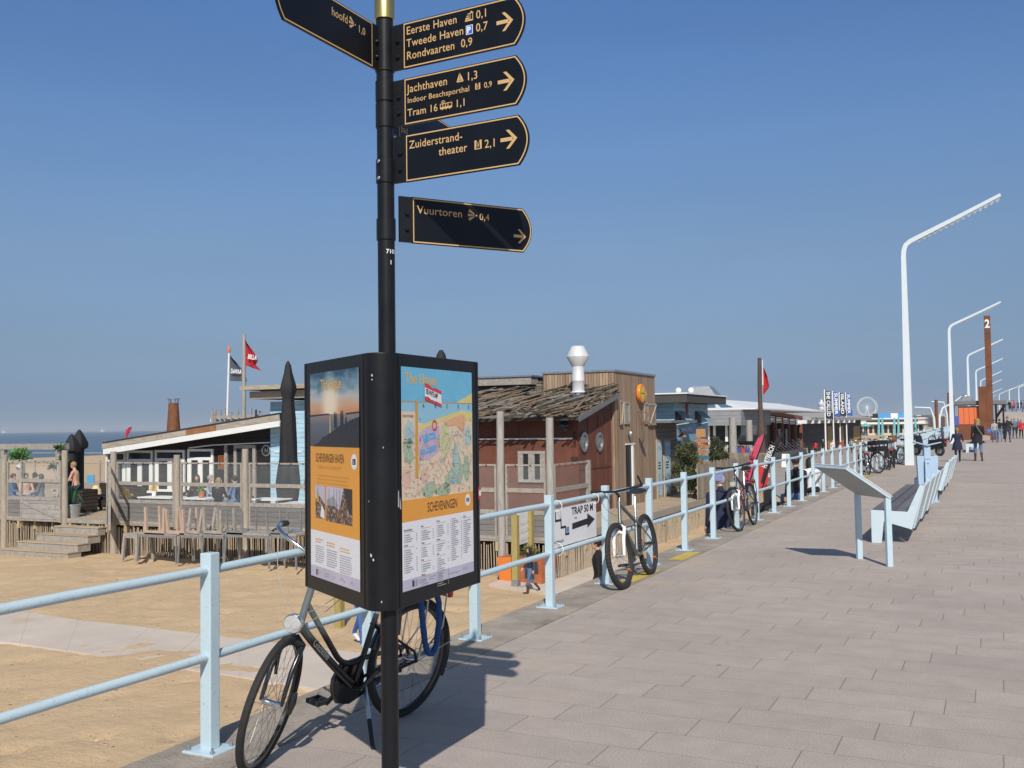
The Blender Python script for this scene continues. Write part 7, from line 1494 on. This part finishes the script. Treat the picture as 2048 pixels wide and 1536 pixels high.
for k, col in enumerate(cl_): x = -.66 + k*.22; mb = MB(); mb.prism([(-.09, 0), (.09, 0), (.10, .65), (.06, .78), (.03, .62), (-.03, .62), (-.06, .78), (-.10, .65)], (x, -.05, .92), (1, 0, 0), Z, .10); mb.build('vest', M('vest_%d' % (k if k not in (2, 6) else 0), col, .8), vr, .02)
mb = MB(); mb.b(-.8, -.3, -.12, .12, 1.75, 1.9); mb.b(.05, .8, -.12, .12, 1.75, 1.92); mb.build('helmets', m_bblack, vr)
c = at_d(1482, 893, 53); mb = MB(); o = len(mb.v)
for i in range(13):
    a = math.pi*i/12; 
    for r_, yy in ((.40, 0), (.36, 0), (.36, .7), (.40, .7)): mb.v.append(V((c.x + r_*math.cos(a), c.y + yy, c.z - .3 + r_*math.sin(a))))
for i in range(12):
    for j in range(4): mb.f.append([i*4+j, i*4+(j+1) % 4, (i+1)*4+(j+1) % 4, (i+1)*4+j]); mb.m.append(0); mb.s.append(False)
for x in (-.38, .38): mb.b(c.x + x - .04, c.x + x + .04, c.y, c.y + .7, DZ, c.z - .3)
tag(mb.build('barrel_shelter', m_beam), 'small round topped wooden shelter between the two weathered posts', 'shelter')
for px, d, top, r_, lab in ((1467, 50, 835, .19, 'thick weathered post left of the flag mast'), (1500, 51, 840, .17, 'thick weathered post just left of the flag mast base')):
    b, t = at_d(px, 930, d), at_d(px, top, d); mb = MB(); mb.tube([(b.x, b.y, DZ - .6), (b.x, b.y, t.z*.5), (b.x, b.y, t.z)], [r_*1.1, r_, r_*.95], 12); tag(mb.build('weathered_post', m_logg), lab, 'post', 'weathered posts on the shop deck')
b, t = at_d(1524, 930, 50.5), at_d(1522, 715, 50.5); ms = thing('flag_mast', (b.x, b.y, DZ), 'tall tree trunk mast flying a red flag with a white edge', 'flag'); tz = t.z - DZ; mb = MB(); mb.tube([(0, 0, -.8), (0, 0, tz*.42), (0, 0, tz*.5), (-.03, 0, tz*.75), (0, 0, tz)], [.20, .18, .12, .105, .09], 12); mb.build('pole', M('dark_trunk', (.10, .065, .05), .9, var=.4, vs=6, st=(6, 6, .6), bump=.6, bs=20), ms)
O_ = V((b.x, b.y, DZ))
def clothp(rows, d, wob, n=8):
    m = MB(); vs = []
    for i, (p, q) in enumerate(rows):
        A, B = at_d(*p, d), at_d(*q, d)
        for k in range(n+1): vs.append(A.lerp(B, k/n) + FWD*(wob*math.sin(k*1.3 + i*.8)*k/n))
    m.add(vs, [(i*(n+1)+k, i*(n+1)+k+1, (i+1)*(n+1)+k+1, (i+1)*(n+1)+k) for i in range(len(rows)-1) for k in range(n)], 0, True); return m
m = clothp([((1526, 735), (1527, 736)), ((1526, 752), (1534, 754)), ((1526, 765), (1538, 772)), ((1526, 775), (1537, 777)), ((1526, 790), (1528, 788))], 50.4, .12); m.v = [v - O_ for v in m.v]; f = m.build('flag', M('flag_bright_red', (.50, .03, .03), .8, var=.15), ms)
m = clothp([((1524.5, 720), (1525.6, 720)), ((1525, 770), (1526.6, 770))], 50.35, 0, 2); m.v = [v - O_ for v in m.v]; m.build('flag_edge', m_trimw, f)
def feather(px0, py0, pts, d, mat, label, txt):
    b = at_d(px0, py0, d); rt = thing('feather_flag', (b.x, b.y, b.z), label, 'flag'); L_ = [at_d(*p, d) - b for p, q in pts]; R_ = [at_d(*q, d) - b for p, q in pts]; m = MB(); n = len(pts); m.add(L_ + R_, [(i, i+1, n+i+1, n+i) for i in range(n-1)], 0, True); fl = m.build('flag', mat, rt)
    m = MB(); m.tube([V()] + R_[::-1], .022, 6); m.build('pole', m_bblack, rt)
    m = MB(); A, B = (L_[-2] + R_[-2]*.6) / 1.6, (L_[2] + R_[2]*.8)/1.8; e = (B - A).normalized(); v_ = FWD.cross(e).normalized(); v_ = v_ if v_.dot(RGT) < 0 else -v_; w = text_mesh(txt, .02, 1)[2]
    m.text(txt, .22, A - FWD*.04, e, v_, 0, .02, 'l', 1, (B - A).length*.9/w); m.build('lettering', M('feather_ink', (.16, .02, .05)) if 'pink' in label else m_pwhite, fl)
m_pinkf = M('feather_bright_pink', (.52, .06, .12), .8, var=.12)
feather(1480, 1030, [((1528, 868), (1529, 869)), ((1516, 876), (1527, 880)), ((1508, 892), (1521, 896)), ((1500, 915), (1512, 920)), ((1492, 950), (1503, 953)), ((1483, 990), (1491, 992)), ((1478, 1015), (1482, 1015))], 29.5, m_pinkf, 'leaning pink feather flag behind the touring bicycle', 'SURF')
feather(1519, 985, [((1567, 862), (1568, 863)), ((1556, 872), (1563, 876)), ((1548, 885), (1554, 892)), ((1539, 905), (1546, 912)), ((1529, 935), (1536, 940)), ((1521, 965), (1527, 970))], 31, M('feather_black', (.014, .014, .016), .8), 'leaning black feather flag with white letters', 'HARTBEACH')
b = at_d(1527, 955, 33); rb = thing('red_banner', b, 'red hanging banner with white writing at the end of the plank fence', 'banner'); m = MB(); m.prism([(-.15, -.42), (.1, -.38), (.17, .1), (.12, .42), (-.16, .45)], (0, 0, 0), RGT, Z, .03); m.build('cloth', M('flag_bright_red', (0, 0, 0)), rb); m = MB(); m.text('SALE', .16, V((-.12, 0, .02)) - FWD*.035, RGT, Z, 0, .03); m.text('Surf', .12, V((-.12, 0, -.12)) - FWD*.035, RGT, Z, 0, .02); m.build('lettering', m_pwhite, rb); m = MB(); m.tube([(0, .04, -2.2 - b.z), (0, .04, .5)], .02, 6); m.build('pole', m_galv, rb)
c = on_z(1572, 935, PZ); af = thing('pavement_sign', c, 'white folding pavement sign on the lower plaza', 'sign')
for s in (-1, 1): m = MB(); m.add([(-.32, s*.25, .04), (.32, s*.25, .04), (.3, s*.03, 1.15), (-.3, s*.03, 1.15), (-.32, s*.29, .04), (.32, s*.29, .04), (.3, s*.06, 1.15), (-.3, s*.06, 1.15)], [(0, 1, 2, 3), (7, 6, 5, 4), (0, 4, 5, 1), (1, 5, 6, 2), (2, 6, 7, 3), (3, 7, 4, 0)]); m.build('board', m_white, af)
m = MB(); m.b(-.4, .4, -.35, .35, 0, .05); m.build('foot', m_galv, af); m = MB(); m.text('7', .3, (-.1, -.205, .5), (1, 0, 0), V((0, .2, 1)).normalized()); m.build('lettering', m_dark, af)

# grey restaurant, brown pergola, black bar
m_gfas = planks('grey_fascia_boards', (.25, .26, .275), .28, 'z', .1, .05)
RY = 75.0; gr = thing('grey_restaurant', (0, 0, 0), 'long restaurant with grey boarded front and white skylight roof', 'restaurant')
xl, xr = on_y(1385, 840, RY).x, on_y(1482, 840, RY).x; z0, z1 = on_y(1440, 851, RY).z, on_y(1440, 820, RY).z
mb = MB(); mb.b(xl - 8, xr, RY, 86, z0, z1); mb.build('fascia', m_gfas, gr)
mb = MB(); mb.b(xl - 8, xr - .3, RY + 1.2, 86, -2.3, z0); mb.build('glass_front', m_pane, gr)
for px in (1399, 1417, 1429, 1453, 1470): c = on_y(px, 880, RY + .9); mb = MB(); mb.b(c.x - .09, c.x + .09, RY + .9, RY + 1.1, -2.3, z0); mb.build('post', m_trimw, gr)
a = [on_y(1400, 819, RY + .2), on_y(1545, 822, RY + 40), on_y(1475, 807, RY + 18), on_y(1425, 806, RY + 6)]
mb = MB(); mb.b(xl - 6, xr + 1, RY + .6, RY + 40, z1 + .02, z1 + .12); p = [V((xl - 3, RY + 1, z1 + .13)), V((xr + .5, RY + 1, z1 + .13)), V((xr + .5, RY + 38, z1 + .13)), V((xl - 3, RY + 38, z1 + .13)), V((xl, RY + 6, z1 + 1.0)), V((xl, RY + 34, z1 + 1.0))]; mb.add(p, [(0, 1, 4), (1, 2, 5, 4), (2, 3, 5), (3, 0, 4, 5)]); mb.build('roof', m_white, gr)
for k in range(4):
    mb = MB(); A, B, C_2 = p[0], p[1], p[4]; t0, t1 = .1 + .2*k, .24 + .2*k; lo0, lo1 = A.lerp(B, t0), A.lerp(B, t1); mb.poly([lo0.lerp(C_2, .08) + V((0, -.03, .02)), lo1.lerp(C_2, .08) + V((0, -.03, .02)), lo1.lerp(C_2, .8) + V((0, -.03, .02)), lo0.lerp(C_2, .8) + V((0, -.03, .02))]); mb.build('skylight', M('skylight_blue', (.08, .13, .19), .1), gr)
m_brown = M('brown_pergola_wood', (.22, .075, .035), .6, var=.2)
PXX = -20.4; pgl = thing('brown_pergola', (0, 0, 0), 'rust brown pergola with white louvres along the lower plaza', 'pergola')
ya, yb = on_x(1484, 850, PXX).y, on_x(1606, 850, PXX).y; za_, zb_ = on_x(1484, 822, PXX).z, on_x(1606, 838, PXX).z
mb = MB(); mb.add([(PXX - 6, ya, za_), (PXX, ya, za_), (PXX, yb, zb_), (PXX - 6, yb, zb_ + .2), (PXX - 6, ya, za_ + .35), (PXX, ya, za_ + .35), (PXX, yb, zb_ + .35), (PXX - 6, yb, zb_ + .55)], [(3, 2, 1, 0), (4, 5, 6, 7), (0, 1, 5, 4), (1, 2, 6, 5), (2, 3, 7, 6), (3, 0, 4, 7)]); mb.build('roof_beam', m_brown, pgl)
for px, w in ((1485, .3), (1500, .2), (1514, .2), (1538, .3), (1553, .26), (1567, .26), (1580, .26), (1593, .26), (1605, .3)):
    y = on_x(px, 870, PXX).y; zt = za_ + (zb_ - za_)*(y - ya)/(yb - ya); mb = MB(); mb.b(PXX - w, PXX, y - w/2, y + w/2, PZ, zt); mb.build('post', m_brown, pgl)
for p0, p1 in ((1495, 1514), (1540, 1552), (1554, 1566), (1568, 1579), (1581, 1592), (1594, 1604)):
    a, b = on_x(p0, 841, PXX), on_x(p1, 852, PXX); mb = MB(); zt = za_ + (zb_ - za_)*(a.y - ya)/(yb - ya) - .15
    for k in range(4): mb.b(PXX - .16, PXX - .10, a.y + .1, b.y - .1, zt - .10 - .17*k, zt - .17*k)
    mb.b(PXX - .17, PXX - .09, a.y, a.y + .1, zt - .62, zt); mb.b(PXX - .17, PXX - .09, b.y - .1, b.y, zt - .62, zt); mb.build('louvre', m_trimw, pgl)
mb = MB(); mb.b(PXX - 5, PXX - 4.9, ya, yb, PZ, 1.6); mb.build('back_wall', M('grey_glazed_wall', (.16, .18, .20), .3, var=.4, vs=.6), pgl)
for p0, p1 in ((1556, 1563), (1571, 1578)): a, b = on_x(p0, 858, PXX - .5), on_x(p1, 893, PXX - .5); mb = MB(); mb.b(PXX - .55, PXX - .5, a.y, b.y, b.z, a.z); mb.build('print_panel', M('sea_print', (.16, .26, .34), .4, var=.7, vs=1.2), pgl)
for px in (1545, 1560, 1573, 1586, 1599):
    y = on_x(px, 890, PXX).y; mb = MB()
    for k in range(4): mb.bar((PXX + .1, y - 1.2, PZ + 1.9 - .32*k), (PXX + .6, y, PZ + 1.2 - .32*k), .04, .04)
    mb.build('stair_rail', m_trimw, pgl)
mb = MB(); mb.b(PXX + .1, PXX + .5, ya + 4, yb, PZ, PZ + .75); mb.build('ramp_wall', M('cream_ramp', (.50, .42, .32), .8, var=.15), pgl)
a, b = on_x(1549, 811, -21.5), on_x(1568, 828, -21.5); mb = MB(); mb.b(-24, -21.5, a.y, b.y, b.z - .3, a.z); bx_ = mb.build('roof_box', m_gfas, pgl); mb = MB(); mb.b(-21.49, -21.4, a.y - .3, a.y + .2, b.z - .3, a.z); mb.b(-21.49, -21.4, b.y - .3, b.y, b.z - .3, a.z); mb.build('box_frame', m_brown, bx_); mb = MB(); c = (a + b)/2; mb.prism([(-.9, 0), (0, -.55), (.35, .0), (-.2, .75), (-.45, .15)], (-21.46, c.y, c.z), (0, 1, 0), Z, .02); mb.prism([(.35, -.45), (.8, -.2), (.55, .3), (.3, .0)], (-21.46, c.y, c.z), (0, 1, 0), Z, .02); mb.build('flame_mark', m_pwhite, bx_)
KX = -21.2; kb = thing('black_bar', (0, 0, 0), 'low black beach bar with ochre doors under a wide grey roof', 'bar')
ya, yb = on_x(1601, 860, KX).y, on_x(1722, 860, KX).y; zt = on_x(1660, 840, KX).z
mb = MB(); mb.b(KX - 12, KX, ya, yb, PZ, zt); mb.build('wall', M('black_stained_boards', (.02, .018, .018), .7, var=.2), kb)
mb = MB(); z_ = zt + .02; mb.add([(KX + 1.6, ya - 2, z_), (KX + 1.6, yb + 2, z_), (KX - 13, yb + 2, z_ + 2.6), (KX - 13, ya - 10, z_ + 2.6), (KX + 1.6, ya - 2, z_ + .3), (KX + 1.6, yb + 2, z_ + .3), (KX - 13, yb + 2, z_ + 2.9), (KX - 13, ya - 10, z_ + 2.9)], [(3, 2, 1, 0), (4, 5, 6, 7), (0, 1, 5, 4), (1, 2, 6, 5), (2, 3, 7, 6), (3, 0, 4, 7)]); mb.build('roof', M('grey_bar_roof', (.34, .33, .31), .8, var=.15, vs=.4), kb)
mb = MB()
for px in (1611, 1625, 1638, 1657, 1676, 1688, 1698, 1708): y = on_x(px, 842, KX + 1.5).y; mb.b(KX + .3, KX + 1.66, y - .25, y + .25, zt - .42, zt - .02)
mb.build('rafter_ends', m_trimw, kb)
for p0, p1, c0 in ((1654, 1664, (.36, .22, .05)), (1665, 1670, (.13, .09, .03)), (1679, 1687, (.36, .20, .06)), (1706, 1720, (.38, .25, .06))): a, b = on_x(p0, 852, KX), on_x(p1, 888, KX); mb = MB(); mb.b(KX + .01, KX + .06, a.y, b.y, PZ, a.z); mb.build('door', M('ochre_door_%d' % p0, c0, .6, var=.15), kb)
a, b = on_x(1617, 856, KX), on_x(1648, 858, KX); mb = MB(); mb.text('badgasterij', .9, (KX + .02, a.y, a.z - .6), (0, 1, 0), Z, 0, 0, 'l', 1, (b.y - a.y)/text_mesh('badgasterij', 0, 1)[2]); mb.build('lettering', M('faint_grey_letters', (.10, .10, .10), .7), kb)
for px, py, ty, d, mat, lab, tx in ((1652, 908, 779, 124, M('flag_ink', (.015, .017, .025), .8), 'black banner flag with white letters, nearest of the four tall flags', 'SHE CALLED'), (1668, 900, 782, 134, M('flag_royal', (.03, .10, .36), .8), 'blue banner flag second of the four tall flags', 'SUMMER'), (1681, 896, 784, 144, M('flag_ink', (0, 0, 0)), 'black banner flag third of the four tall flags', 'ISLAND'), (1694, 894, 785, 154, M('flag_royal', (0, 0, 0)), 'blue banner flag farthest of the four tall flags', 'SUMMER')):
    b = on_z(px, py, PZ); dd = (b - CAM).dot(FWD); t = at_d(px - 1.2, ty, dd); rt = thing('banner_flagpole', b, lab, 'flag', 'tall banner flags before the black bar'); H_ = t.z - b.z; mb = MB(); mb.tube([(0, 0, 0), (0, 0, H_)], [.11, .08], 10); mb.build('pole', m_white, rt)
    mb = MB(); n = 8; w = .62; hh = 3.3; mb.add([V((0, 0, H_ - .1 - hh*i/n)) + RGT*(w*j/3*(1 + (.35 if i > 5 else 0))) + FWD*(.08*math.sin(i*1.1 + j)) - Z*(.1*j/3) + RGT*.1 for i in range(n+1) for j in range(4)], [(i*4+j, i*4+j+1, (i+1)*4+j+1, (i+1)*4+j) for i in range(n) for j in range(3)], 0, True); f = mb.build('flag', mat, rt)
    mb = MB(); L_ = text_mesh(tx, .03, 1)[2]; mb.text(tx, .58, RGT*.2 + V((0, 0, H_ - .25)) - FWD*.15, -Z, RGT, 0, .03, 'l', 1, 2.9/L_); mb.build('lettering', m_pwhite, f)

# turquoise pavilion, pier, wheel, far shore
m_turq = M('turquoise_paint', (.15, .45, .48), .5); m_cream = M('cream_walls', (.62, .56, .45), .7, var=.1)
TYY = 285.0; tq = thing('turquoise_pavilion', (0, 0, 0), 'long cream and turquoise beach pavilion far down the sand', 'pavilion')
X = lambda px: on_y(px, 850, TYY).x
zt, zm, zb = on_y(1790, 838, TYY).z, on_y(1790, 848, TYY).z, -2.4
mb = MB(); mb.b(X(1716), X(1850), TYY, TYY + 10, zb, zt); mb.build('wall', m_cream, tq)
mb = MB(); mb.b(X(1714), X(1852), TYY - 1.4, TYY + 10, zm, zm + .35); mb.b(X(1714), X(1852), TYY - .5, TYY + 10.5, zt, zt + .3); mb.build('roof', m_white, tq)
for k in range(13): a = X(1718 + k*10); mb = MB(); mb.b(a, a + .85, TYY - .05, TYY - .01, zb + .8, zm - .3); mb.build('window', m_pane, tq)
for px in (1759, 1766, 1790, 1798, 1832): a = X(px); mb = MB(); mb.b(a - .25, a + .25, TYY - 1.6, TYY - 1.45, zb, zt + .3); mb.build('post', m_turq, tq)
mb = MB(); mb.b(X(1733), X(1836), TYY - .06, TYY - .02, zt - .75, zt - .35); mb.build('window_band', m_pane, tq)
c = on_y(1731, 849, TYY - 3); mb = MB(); mb.lathe([(1.6, -.5), (.1, .35)], 12, c); mb.tube([(c.x, c.y, zb), (c.x, c.y, c.z)], .06, 6); mb.build('parasol', m_turq, tq)
bl = thing('advertising_hoarding', (0, 0, 0), 'long blue and white hoarding on the roof of the turquoise pavilion', 'hoarding')
for p0, p1, mt_ in ((1743, 1754, m_dark), (1755, 1779, M('hoarding_blue', (.06, .30, .62), .5)), (1780, 1794, m_pwhite), (1795, 1809, M('hoarding_blue', (0, 0, 0)))): mb = MB(); mb.b(X(p0), X(p1), TYY + 3, TYY + 3.2, zt + .2, zt + 1.55); mb.build('panel', mt_, bl)
for k, px in enumerate((1724, 1741, 1757, 1775, 1790, 1846)):
    c = on_z(px, 866.5 - .2*k, -2.4); mb = MB()
    if k % 2 == 0: mb.lathe([(1.35, 0), (1.2, .9), (.5, 1.5), (.05, 1.6)], 10, c)
    else: mb.prism([(-.9, 0), (.9, 0), (.7, .5), (0, .9), (-.6, .4)], c, (1, 0, 0), Z, .8)
    tag(mb.build('beach_tent' if k % 2 == 0 else 'beach_lounger', m_turq if k % 2 == 0 else m_white), ('%s turquoise beach tent before the far cream pavilion' % ('leftmost', '', 'middle', '', 'rightmost')[k] if k < 5 and k % 2 == 0 else 'white beach lounger before the far turquoise pavilion'), 'tent' if k % 2 == 0 else 'lounger', 'tents and loungers before the turquoise pavilion')
c = on_z(1735, 872, -2.4); fl_ = thing('blue_flag', c, 'small blue flag standing in the sand before the turquoise pavilion', 'flag'); mb = MB(); mb.tube([(0, 0, 0), (0, 0, 2.4)], .06, 6); mb.build('pole', m_white, fl_); mb = MB(); mb.prism([(0, 0), (.5, 0), (.5, 1.6), (0, 1.6)], (.05, 0, .8), (1, 0, 0), Z, .03); mb.build('flag', M('flag_royal', (0, 0, 0)), fl_)
WD = 1900.0; c = at_d(1734, 814, WD); fw_ = thing('ferris_wheel', (c.x, c.y, -4.5), 'white ferris wheel far off on the pier', 'ferris wheel'); hz = c.z + 4.5; RW = 19*WD/2000
mb = MB()
for o in (-1.2, 1.2): mb.ring((0, o, hz), RW, .42, (0, 1, 0), 56, 5); mb.ring((0, o, hz), RW*.88, .25, (0, 1, 0), 56, 4)
mb.build('rim', m_white, fw_, 0).rotation_euler = (0, 0, .35)
mb = MB()
for k in range(28): a = 2*math.pi*k/28; mb.tube([(0, 0, hz), (RW*math.cos(a), 0, hz + RW*math.sin(a))], .16, 4)
mb.build('spokes', m_white, fw_).rotation_euler = (0, 0, .35)
for k in range(28): a = 2*math.pi*k/28; mb = MB(); mb.ball(((RW + .8)*math.cos(a), 0, hz + (RW + .8)*math.sin(a)), (1.0, 1.2, 1.2), 6); mb.build('gondola', m_white, fw_).rotation_euler = (0, 0, .35)
mb = MB()
for s in (-1, 1): mb.tube([(s*7, 0, 0), (0, 0, hz)], [1.0, .6], 6)
mb.build('support', m_white, fw_)
c = at_d(1643, 816, 1750); tz_ = at_d(1643, 799, 1750).z; pt_ = thing('pier_tower', (c.x, c.y, -4.5), 'white tiered tower with a mast on the far pier', 'tower'); b0_ = 4.5; u = (tz_ + 4.5)/26
mb = MB(); mb.lathe([(3, 0), (3, 10*u), (5.2, 10.5*u), (5.2, 12*u), (3, 12.6*u), (3.2, 15*u), (4.6, 15.6*u), (4.8, 17.5*u), (3.4, 18.2*u), (6.2, 20*u), (6.6, 22*u), (3, 23*u), (1.2, 26*u)], 14); mb.build('shaft', m_white, pt_); mb = MB(); mb.tube([(0, 0, 25*u), (0, 0, 36*u)], .4, 5); mb.bar((-3, 0, 30*u), (3, 0, 30*u), .3, .3); mb.build('mast', m_galv, pt_)
mb = MB(); a, b = at_d(1560, 832, 1800), at_d(1770, 832, 1900); mb.bar(V((a.x, a.y, 3)), V((b.x, b.y, 3)), 12, 4); tag(mb.build('pier', M('pier_pale', (.5, .5, .48), .8)), 'long low pier reaching out under the ferris wheel', 'pier')
rb_ = random.Random(11); fr_m = [M('far_beige', (.48, .42, .36), .9, var=.1, vs=.1), M('far_grey', (.40, .39, .38), .9, var=.1, vs=.1), M('far_brick', (.36, .27, .22), .9, var=.1, vs=.1)]
for k in range(9):
    p0, p1 = 1738 + k*19, 1738 + k*19 + rb_.uniform(15, 19); d = 900 - k*45; a, b = at_d(p0, 842, d), at_d(p1, 842, d); zt = at_d(p0, rb_.uniform(831, 834), d).z; bb_ = thing('apartment_block', ((a.x + b.x)/2, (a.y + b.y)/2, -3), 'far pale apartment block on the boulevard, %s' % ('above the hoarding', 'above the middle of the turquoise pavilion', 'above the right of the turquoise pavilion', 'left of the nearest lamp', 'behind the nearest lamp', 'right of the nearest lamp', 'left of the forked lamps', 'behind the forked lamps', 'right of the forked lamps')[k], 'building', 'far apartment blocks on the boulevard', YAW)
    w = (b - a).length; mb = MB(); mb.b(-w/2, w/2, 0, 20, 0, zt + 3); mb.build('wall', fr_m[k % 3], bb_); mb = MB(); fl_n = max(2, int((zt + 3)/3.2))
    for i in range(fl_n): mb.b(-w/2 + .5, w/2 - .5, -.08, -.02, 1.2 + i*3.1, 2.6 + i*3.1)
    mb.build('window_bands', m_pane, bb_); mb = MB(); mb.b(-w/2 - .2, w/2 + .2, -.3, 20.2, zt + 3, zt + 3.5); mb.build('roof', m_cream, bb_)
for px, py, lab in ((8, 862.0, 'tiny white ship on the horizon at the left edge'), (205, 860.5, 'tiny white ship on the horizon above the sloping roof')):
    c = at_d(px, py, 5200); sp_ = thing('ship', (c.x, c.y, -4.5), lab, 'ship', 'ships on the horizon', YAW); mb = MB(); mb.prism([(-13, 1), (13, 1), (15, 5), (-15, 4.5)], (0, -3, 0), (1, 0, 0), Z, 6); mb.build('hull', M('ship_pink', (.6, .45, .45), .6), sp_); mb = MB(); mb.b(-6, 4, -2.5, 2.5, 5, 11); mb.b(-2, 1, -1, 1, 11, 17); mb.build('bridge', m_white, sp_)

# orange kiosk with its rust red pylon
m_corten = M('corten_steel', (.17, .058, .024), .8, var=.35, vs=.9, bump=.2, bs=6, fleck=.4, fcol=(.10, .035, .018), fs=2.5)
KY = on_z(1945, 880, 0).y; ks = thing('orange_kiosk', (0, 0, 0), 'orange doored kiosk with a flat grey roof and rust red base', 'kiosk'); Q = lambda px, py=850: on_y(px, py, KY)
mb = MB(); mb.b(Q(1912).x, Q(1992).x, KY - .3, KY + 3.5, 0, Q(1945, 849).z); mb.build('base_wall', m_corten, ks)
mb = MB(); mb.b(Q(1917).x, Q(1960).x, KY + .1, KY + 3.4, Q(1945, 849).z, Q(1945, 812).z); mb.build('wall', m_dark, ks)
for p0, p1 in ((1918, 1928), (1928.6, 1938.4), (1939, 1948.8), (1949.4, 1959)): mb = MB(); mb.b(Q(p0).x, Q(p1).x, KY + .0, KY + .06, Q(1945, 848.5).z, Q(1945, 815).z); dd_ = mb.build('door', M('orange_shutter', (.72, .17, .06), .45, var=.05), ks)
mb = MB(); mb.b(Q(1903).x, Q(2014).x, KY + .05, KY + 6, Q(1945, 809).z, Q(1945, 801.5).z); mb.build('roof', M('kiosk_roof_grey', (.16, .17, .165), .7), ks)
for px in (1993, 2008): mb = MB(); mb.bar((Q(px).x, KY + 3, 0), (Q(px).x, KY + 3, Q(1945, 809).z), .15, .15); mb.build('post', m_bblack, ks)
mb = MB(); mb.bar((Q(1993).x, KY + 3, Q(1945, 835).z), (Q(2010).x, KY + 3, Q(1945, 812).z), .25, .2); mb.build('stair', M('corten_steel', (0, 0, 0)), ks)
mb = MB(); mb.box((Q(1934, 798).x, KY + 1, Q(1934, 798).z), (.8, .8, .5)); mb.ball((Q(1929, 796).x, KY + 1, Q(1929, 795).z), .3, 8); mb.build('roof_unit', m_galv, ks)
mb = MB(); mb.b(Q(1916).x - .25, Q(1916).x + .1, KY - .1, KY, .2, 2.0); mb.build('blue_poster', M('poster_royal', (.06, .12, .40), .5), ks)
mb = MB(); c = Q(1903.5); mb.b(c.x - .12, c.x + .12, KY + 3.6, KY + 3.8, 0, Q(1903, 789).z); mb.build('far_post', M('corten_steel', (0, 0, 0)), ks)
py_ = thing('number_pylon', (0, 0, 0), 'tall rust red steel pylon marked with a white 2', 'pylon'); x0, x1 = Q(1974.5).x, Q(1987.5).x
mb = MB(); mb.b(x0, x1, KY - .40, KY + .2, 0, Q(1972, 632).z); sh_ = mb.build('shaft', m_corten, py_)
mb = MB(); mb.b(Q(1959).x, x0 - .003, KY - .38, KY + .18, 0, Q(1965, 773).z); mb.build('side_slab', m_corten, py_)
mb = MB()
for py in (668, 735, 772): z = Q(1978, py).z; mb.b(x0 - .004, x1 + .004, KY - .405, KY - .401, z, z + .03)
mb.build('seams', m_dark, sh_); mb = MB(); zz_ = Q(1972, 656).z; mb.text('2', .95, ((x0 + x1)/2, KY - .407, zz_), (1, 0, 0), Z, 0, .03, 'c', 1, .75); mb.build('number', m_pwhite, sh_)
mb = MB(); mb.add([(-.4, 138, 0), (40, 138, 0), (40, 260, 0), (-.4, 260, 0), (.6, 160, 2.7), (40, 160, 2.7), (40, 260, 2.8), (1.2, 260, 2.8)], [(0, 1, 5, 4), (1, 2, 6, 5), (2, 3, 7, 6), (3, 0, 4, 7), (4, 5, 6, 7)]); tag(mb.build('terrace_slope', M('beige_slope_paving', (.42, .37, .31), .9, var=.15, vs=.3)), kind='structure')
for k in range(12):
    x, y = 1.0 + .4*k + rb_.uniform(-.2, .2), rb_.uniform(161, 166); lab = 'tiny figure in %s standing high on the far slope' % ('red', 'blue', 'black', 'beige')[k % 4]
    person(lab, (x, y, 2.7), 200 + 20*k, 1.7, (('bright_red', (.52, .03, .04)), ('mid_blue', (.06, .10, .22)), BK, TN)[k % 4], DK, DK, ('dark', 'brown', 'blond')[k % 3], 'short', voxel=.05, group='small crowd on the far slope')
def forked(px, py, d, ty, label):
    b = at_d(px, py, d); t = at_d(px, ty, d); rt = thing('forked_lamp', (b.x, b.y, b.z), label, 'street lamp'); H_ = t.z - b.z
    for s, e in ((-1, 1.0), (1, .72)): mb = MB(); mb.tube([V((0, 0, 0)) + RGT*(s*.25), RGT*(s*.35) + Z*(H_*.55), RGT*(s*.75) + Z*(H_*.92), RGT*(s*(.75 + 1.9*e)) + Z*(H_*(.95 if s < 0 else 1.15))], [.17, .15, .12, .08], 8); mb.build('mast', m_lampw, rt)
    mb = MB(); mb.tube([(0, 0, 0), (0, 0, H_*1.25)], [.22, .18], 8); mb.build('corten_post', m_corten, rt)
forked(1874, 862, 120, 812, 'forked white lamp round a rust red post beyond the railing'); forked(1899, 860, 150, 800, 'second forked white lamp close to the second bent lamp')
# ---------------------------------------------------------------- sea haze: one closed body of even air round the whole scene
mb = MB(); mb.b(-16600, 400, -3100, 14200, -7.5, 75)
hz_ = mb.build('haze', None or bpy.data.materials.new('sea_haze')); hm_ = hz_.data.materials[0]; hm_.use_nodes = True; t = hm_.node_tree
t.nodes.remove(t.nodes['Principled BSDF']); pv = t.nodes.new('ShaderNodeVolumePrincipled'); pv.inputs['Color'].default_value = (.78, .86, .95, 1); pv.inputs['Density'].default_value = .00016; pv.inputs['Anisotropy'].default_value = .0
t.links.new(pv.outputs[0], t.nodes['Material Output'].inputs['Volume']); tag(hz_, 'thin pale sea haze over the whole scene', kind='stuff')
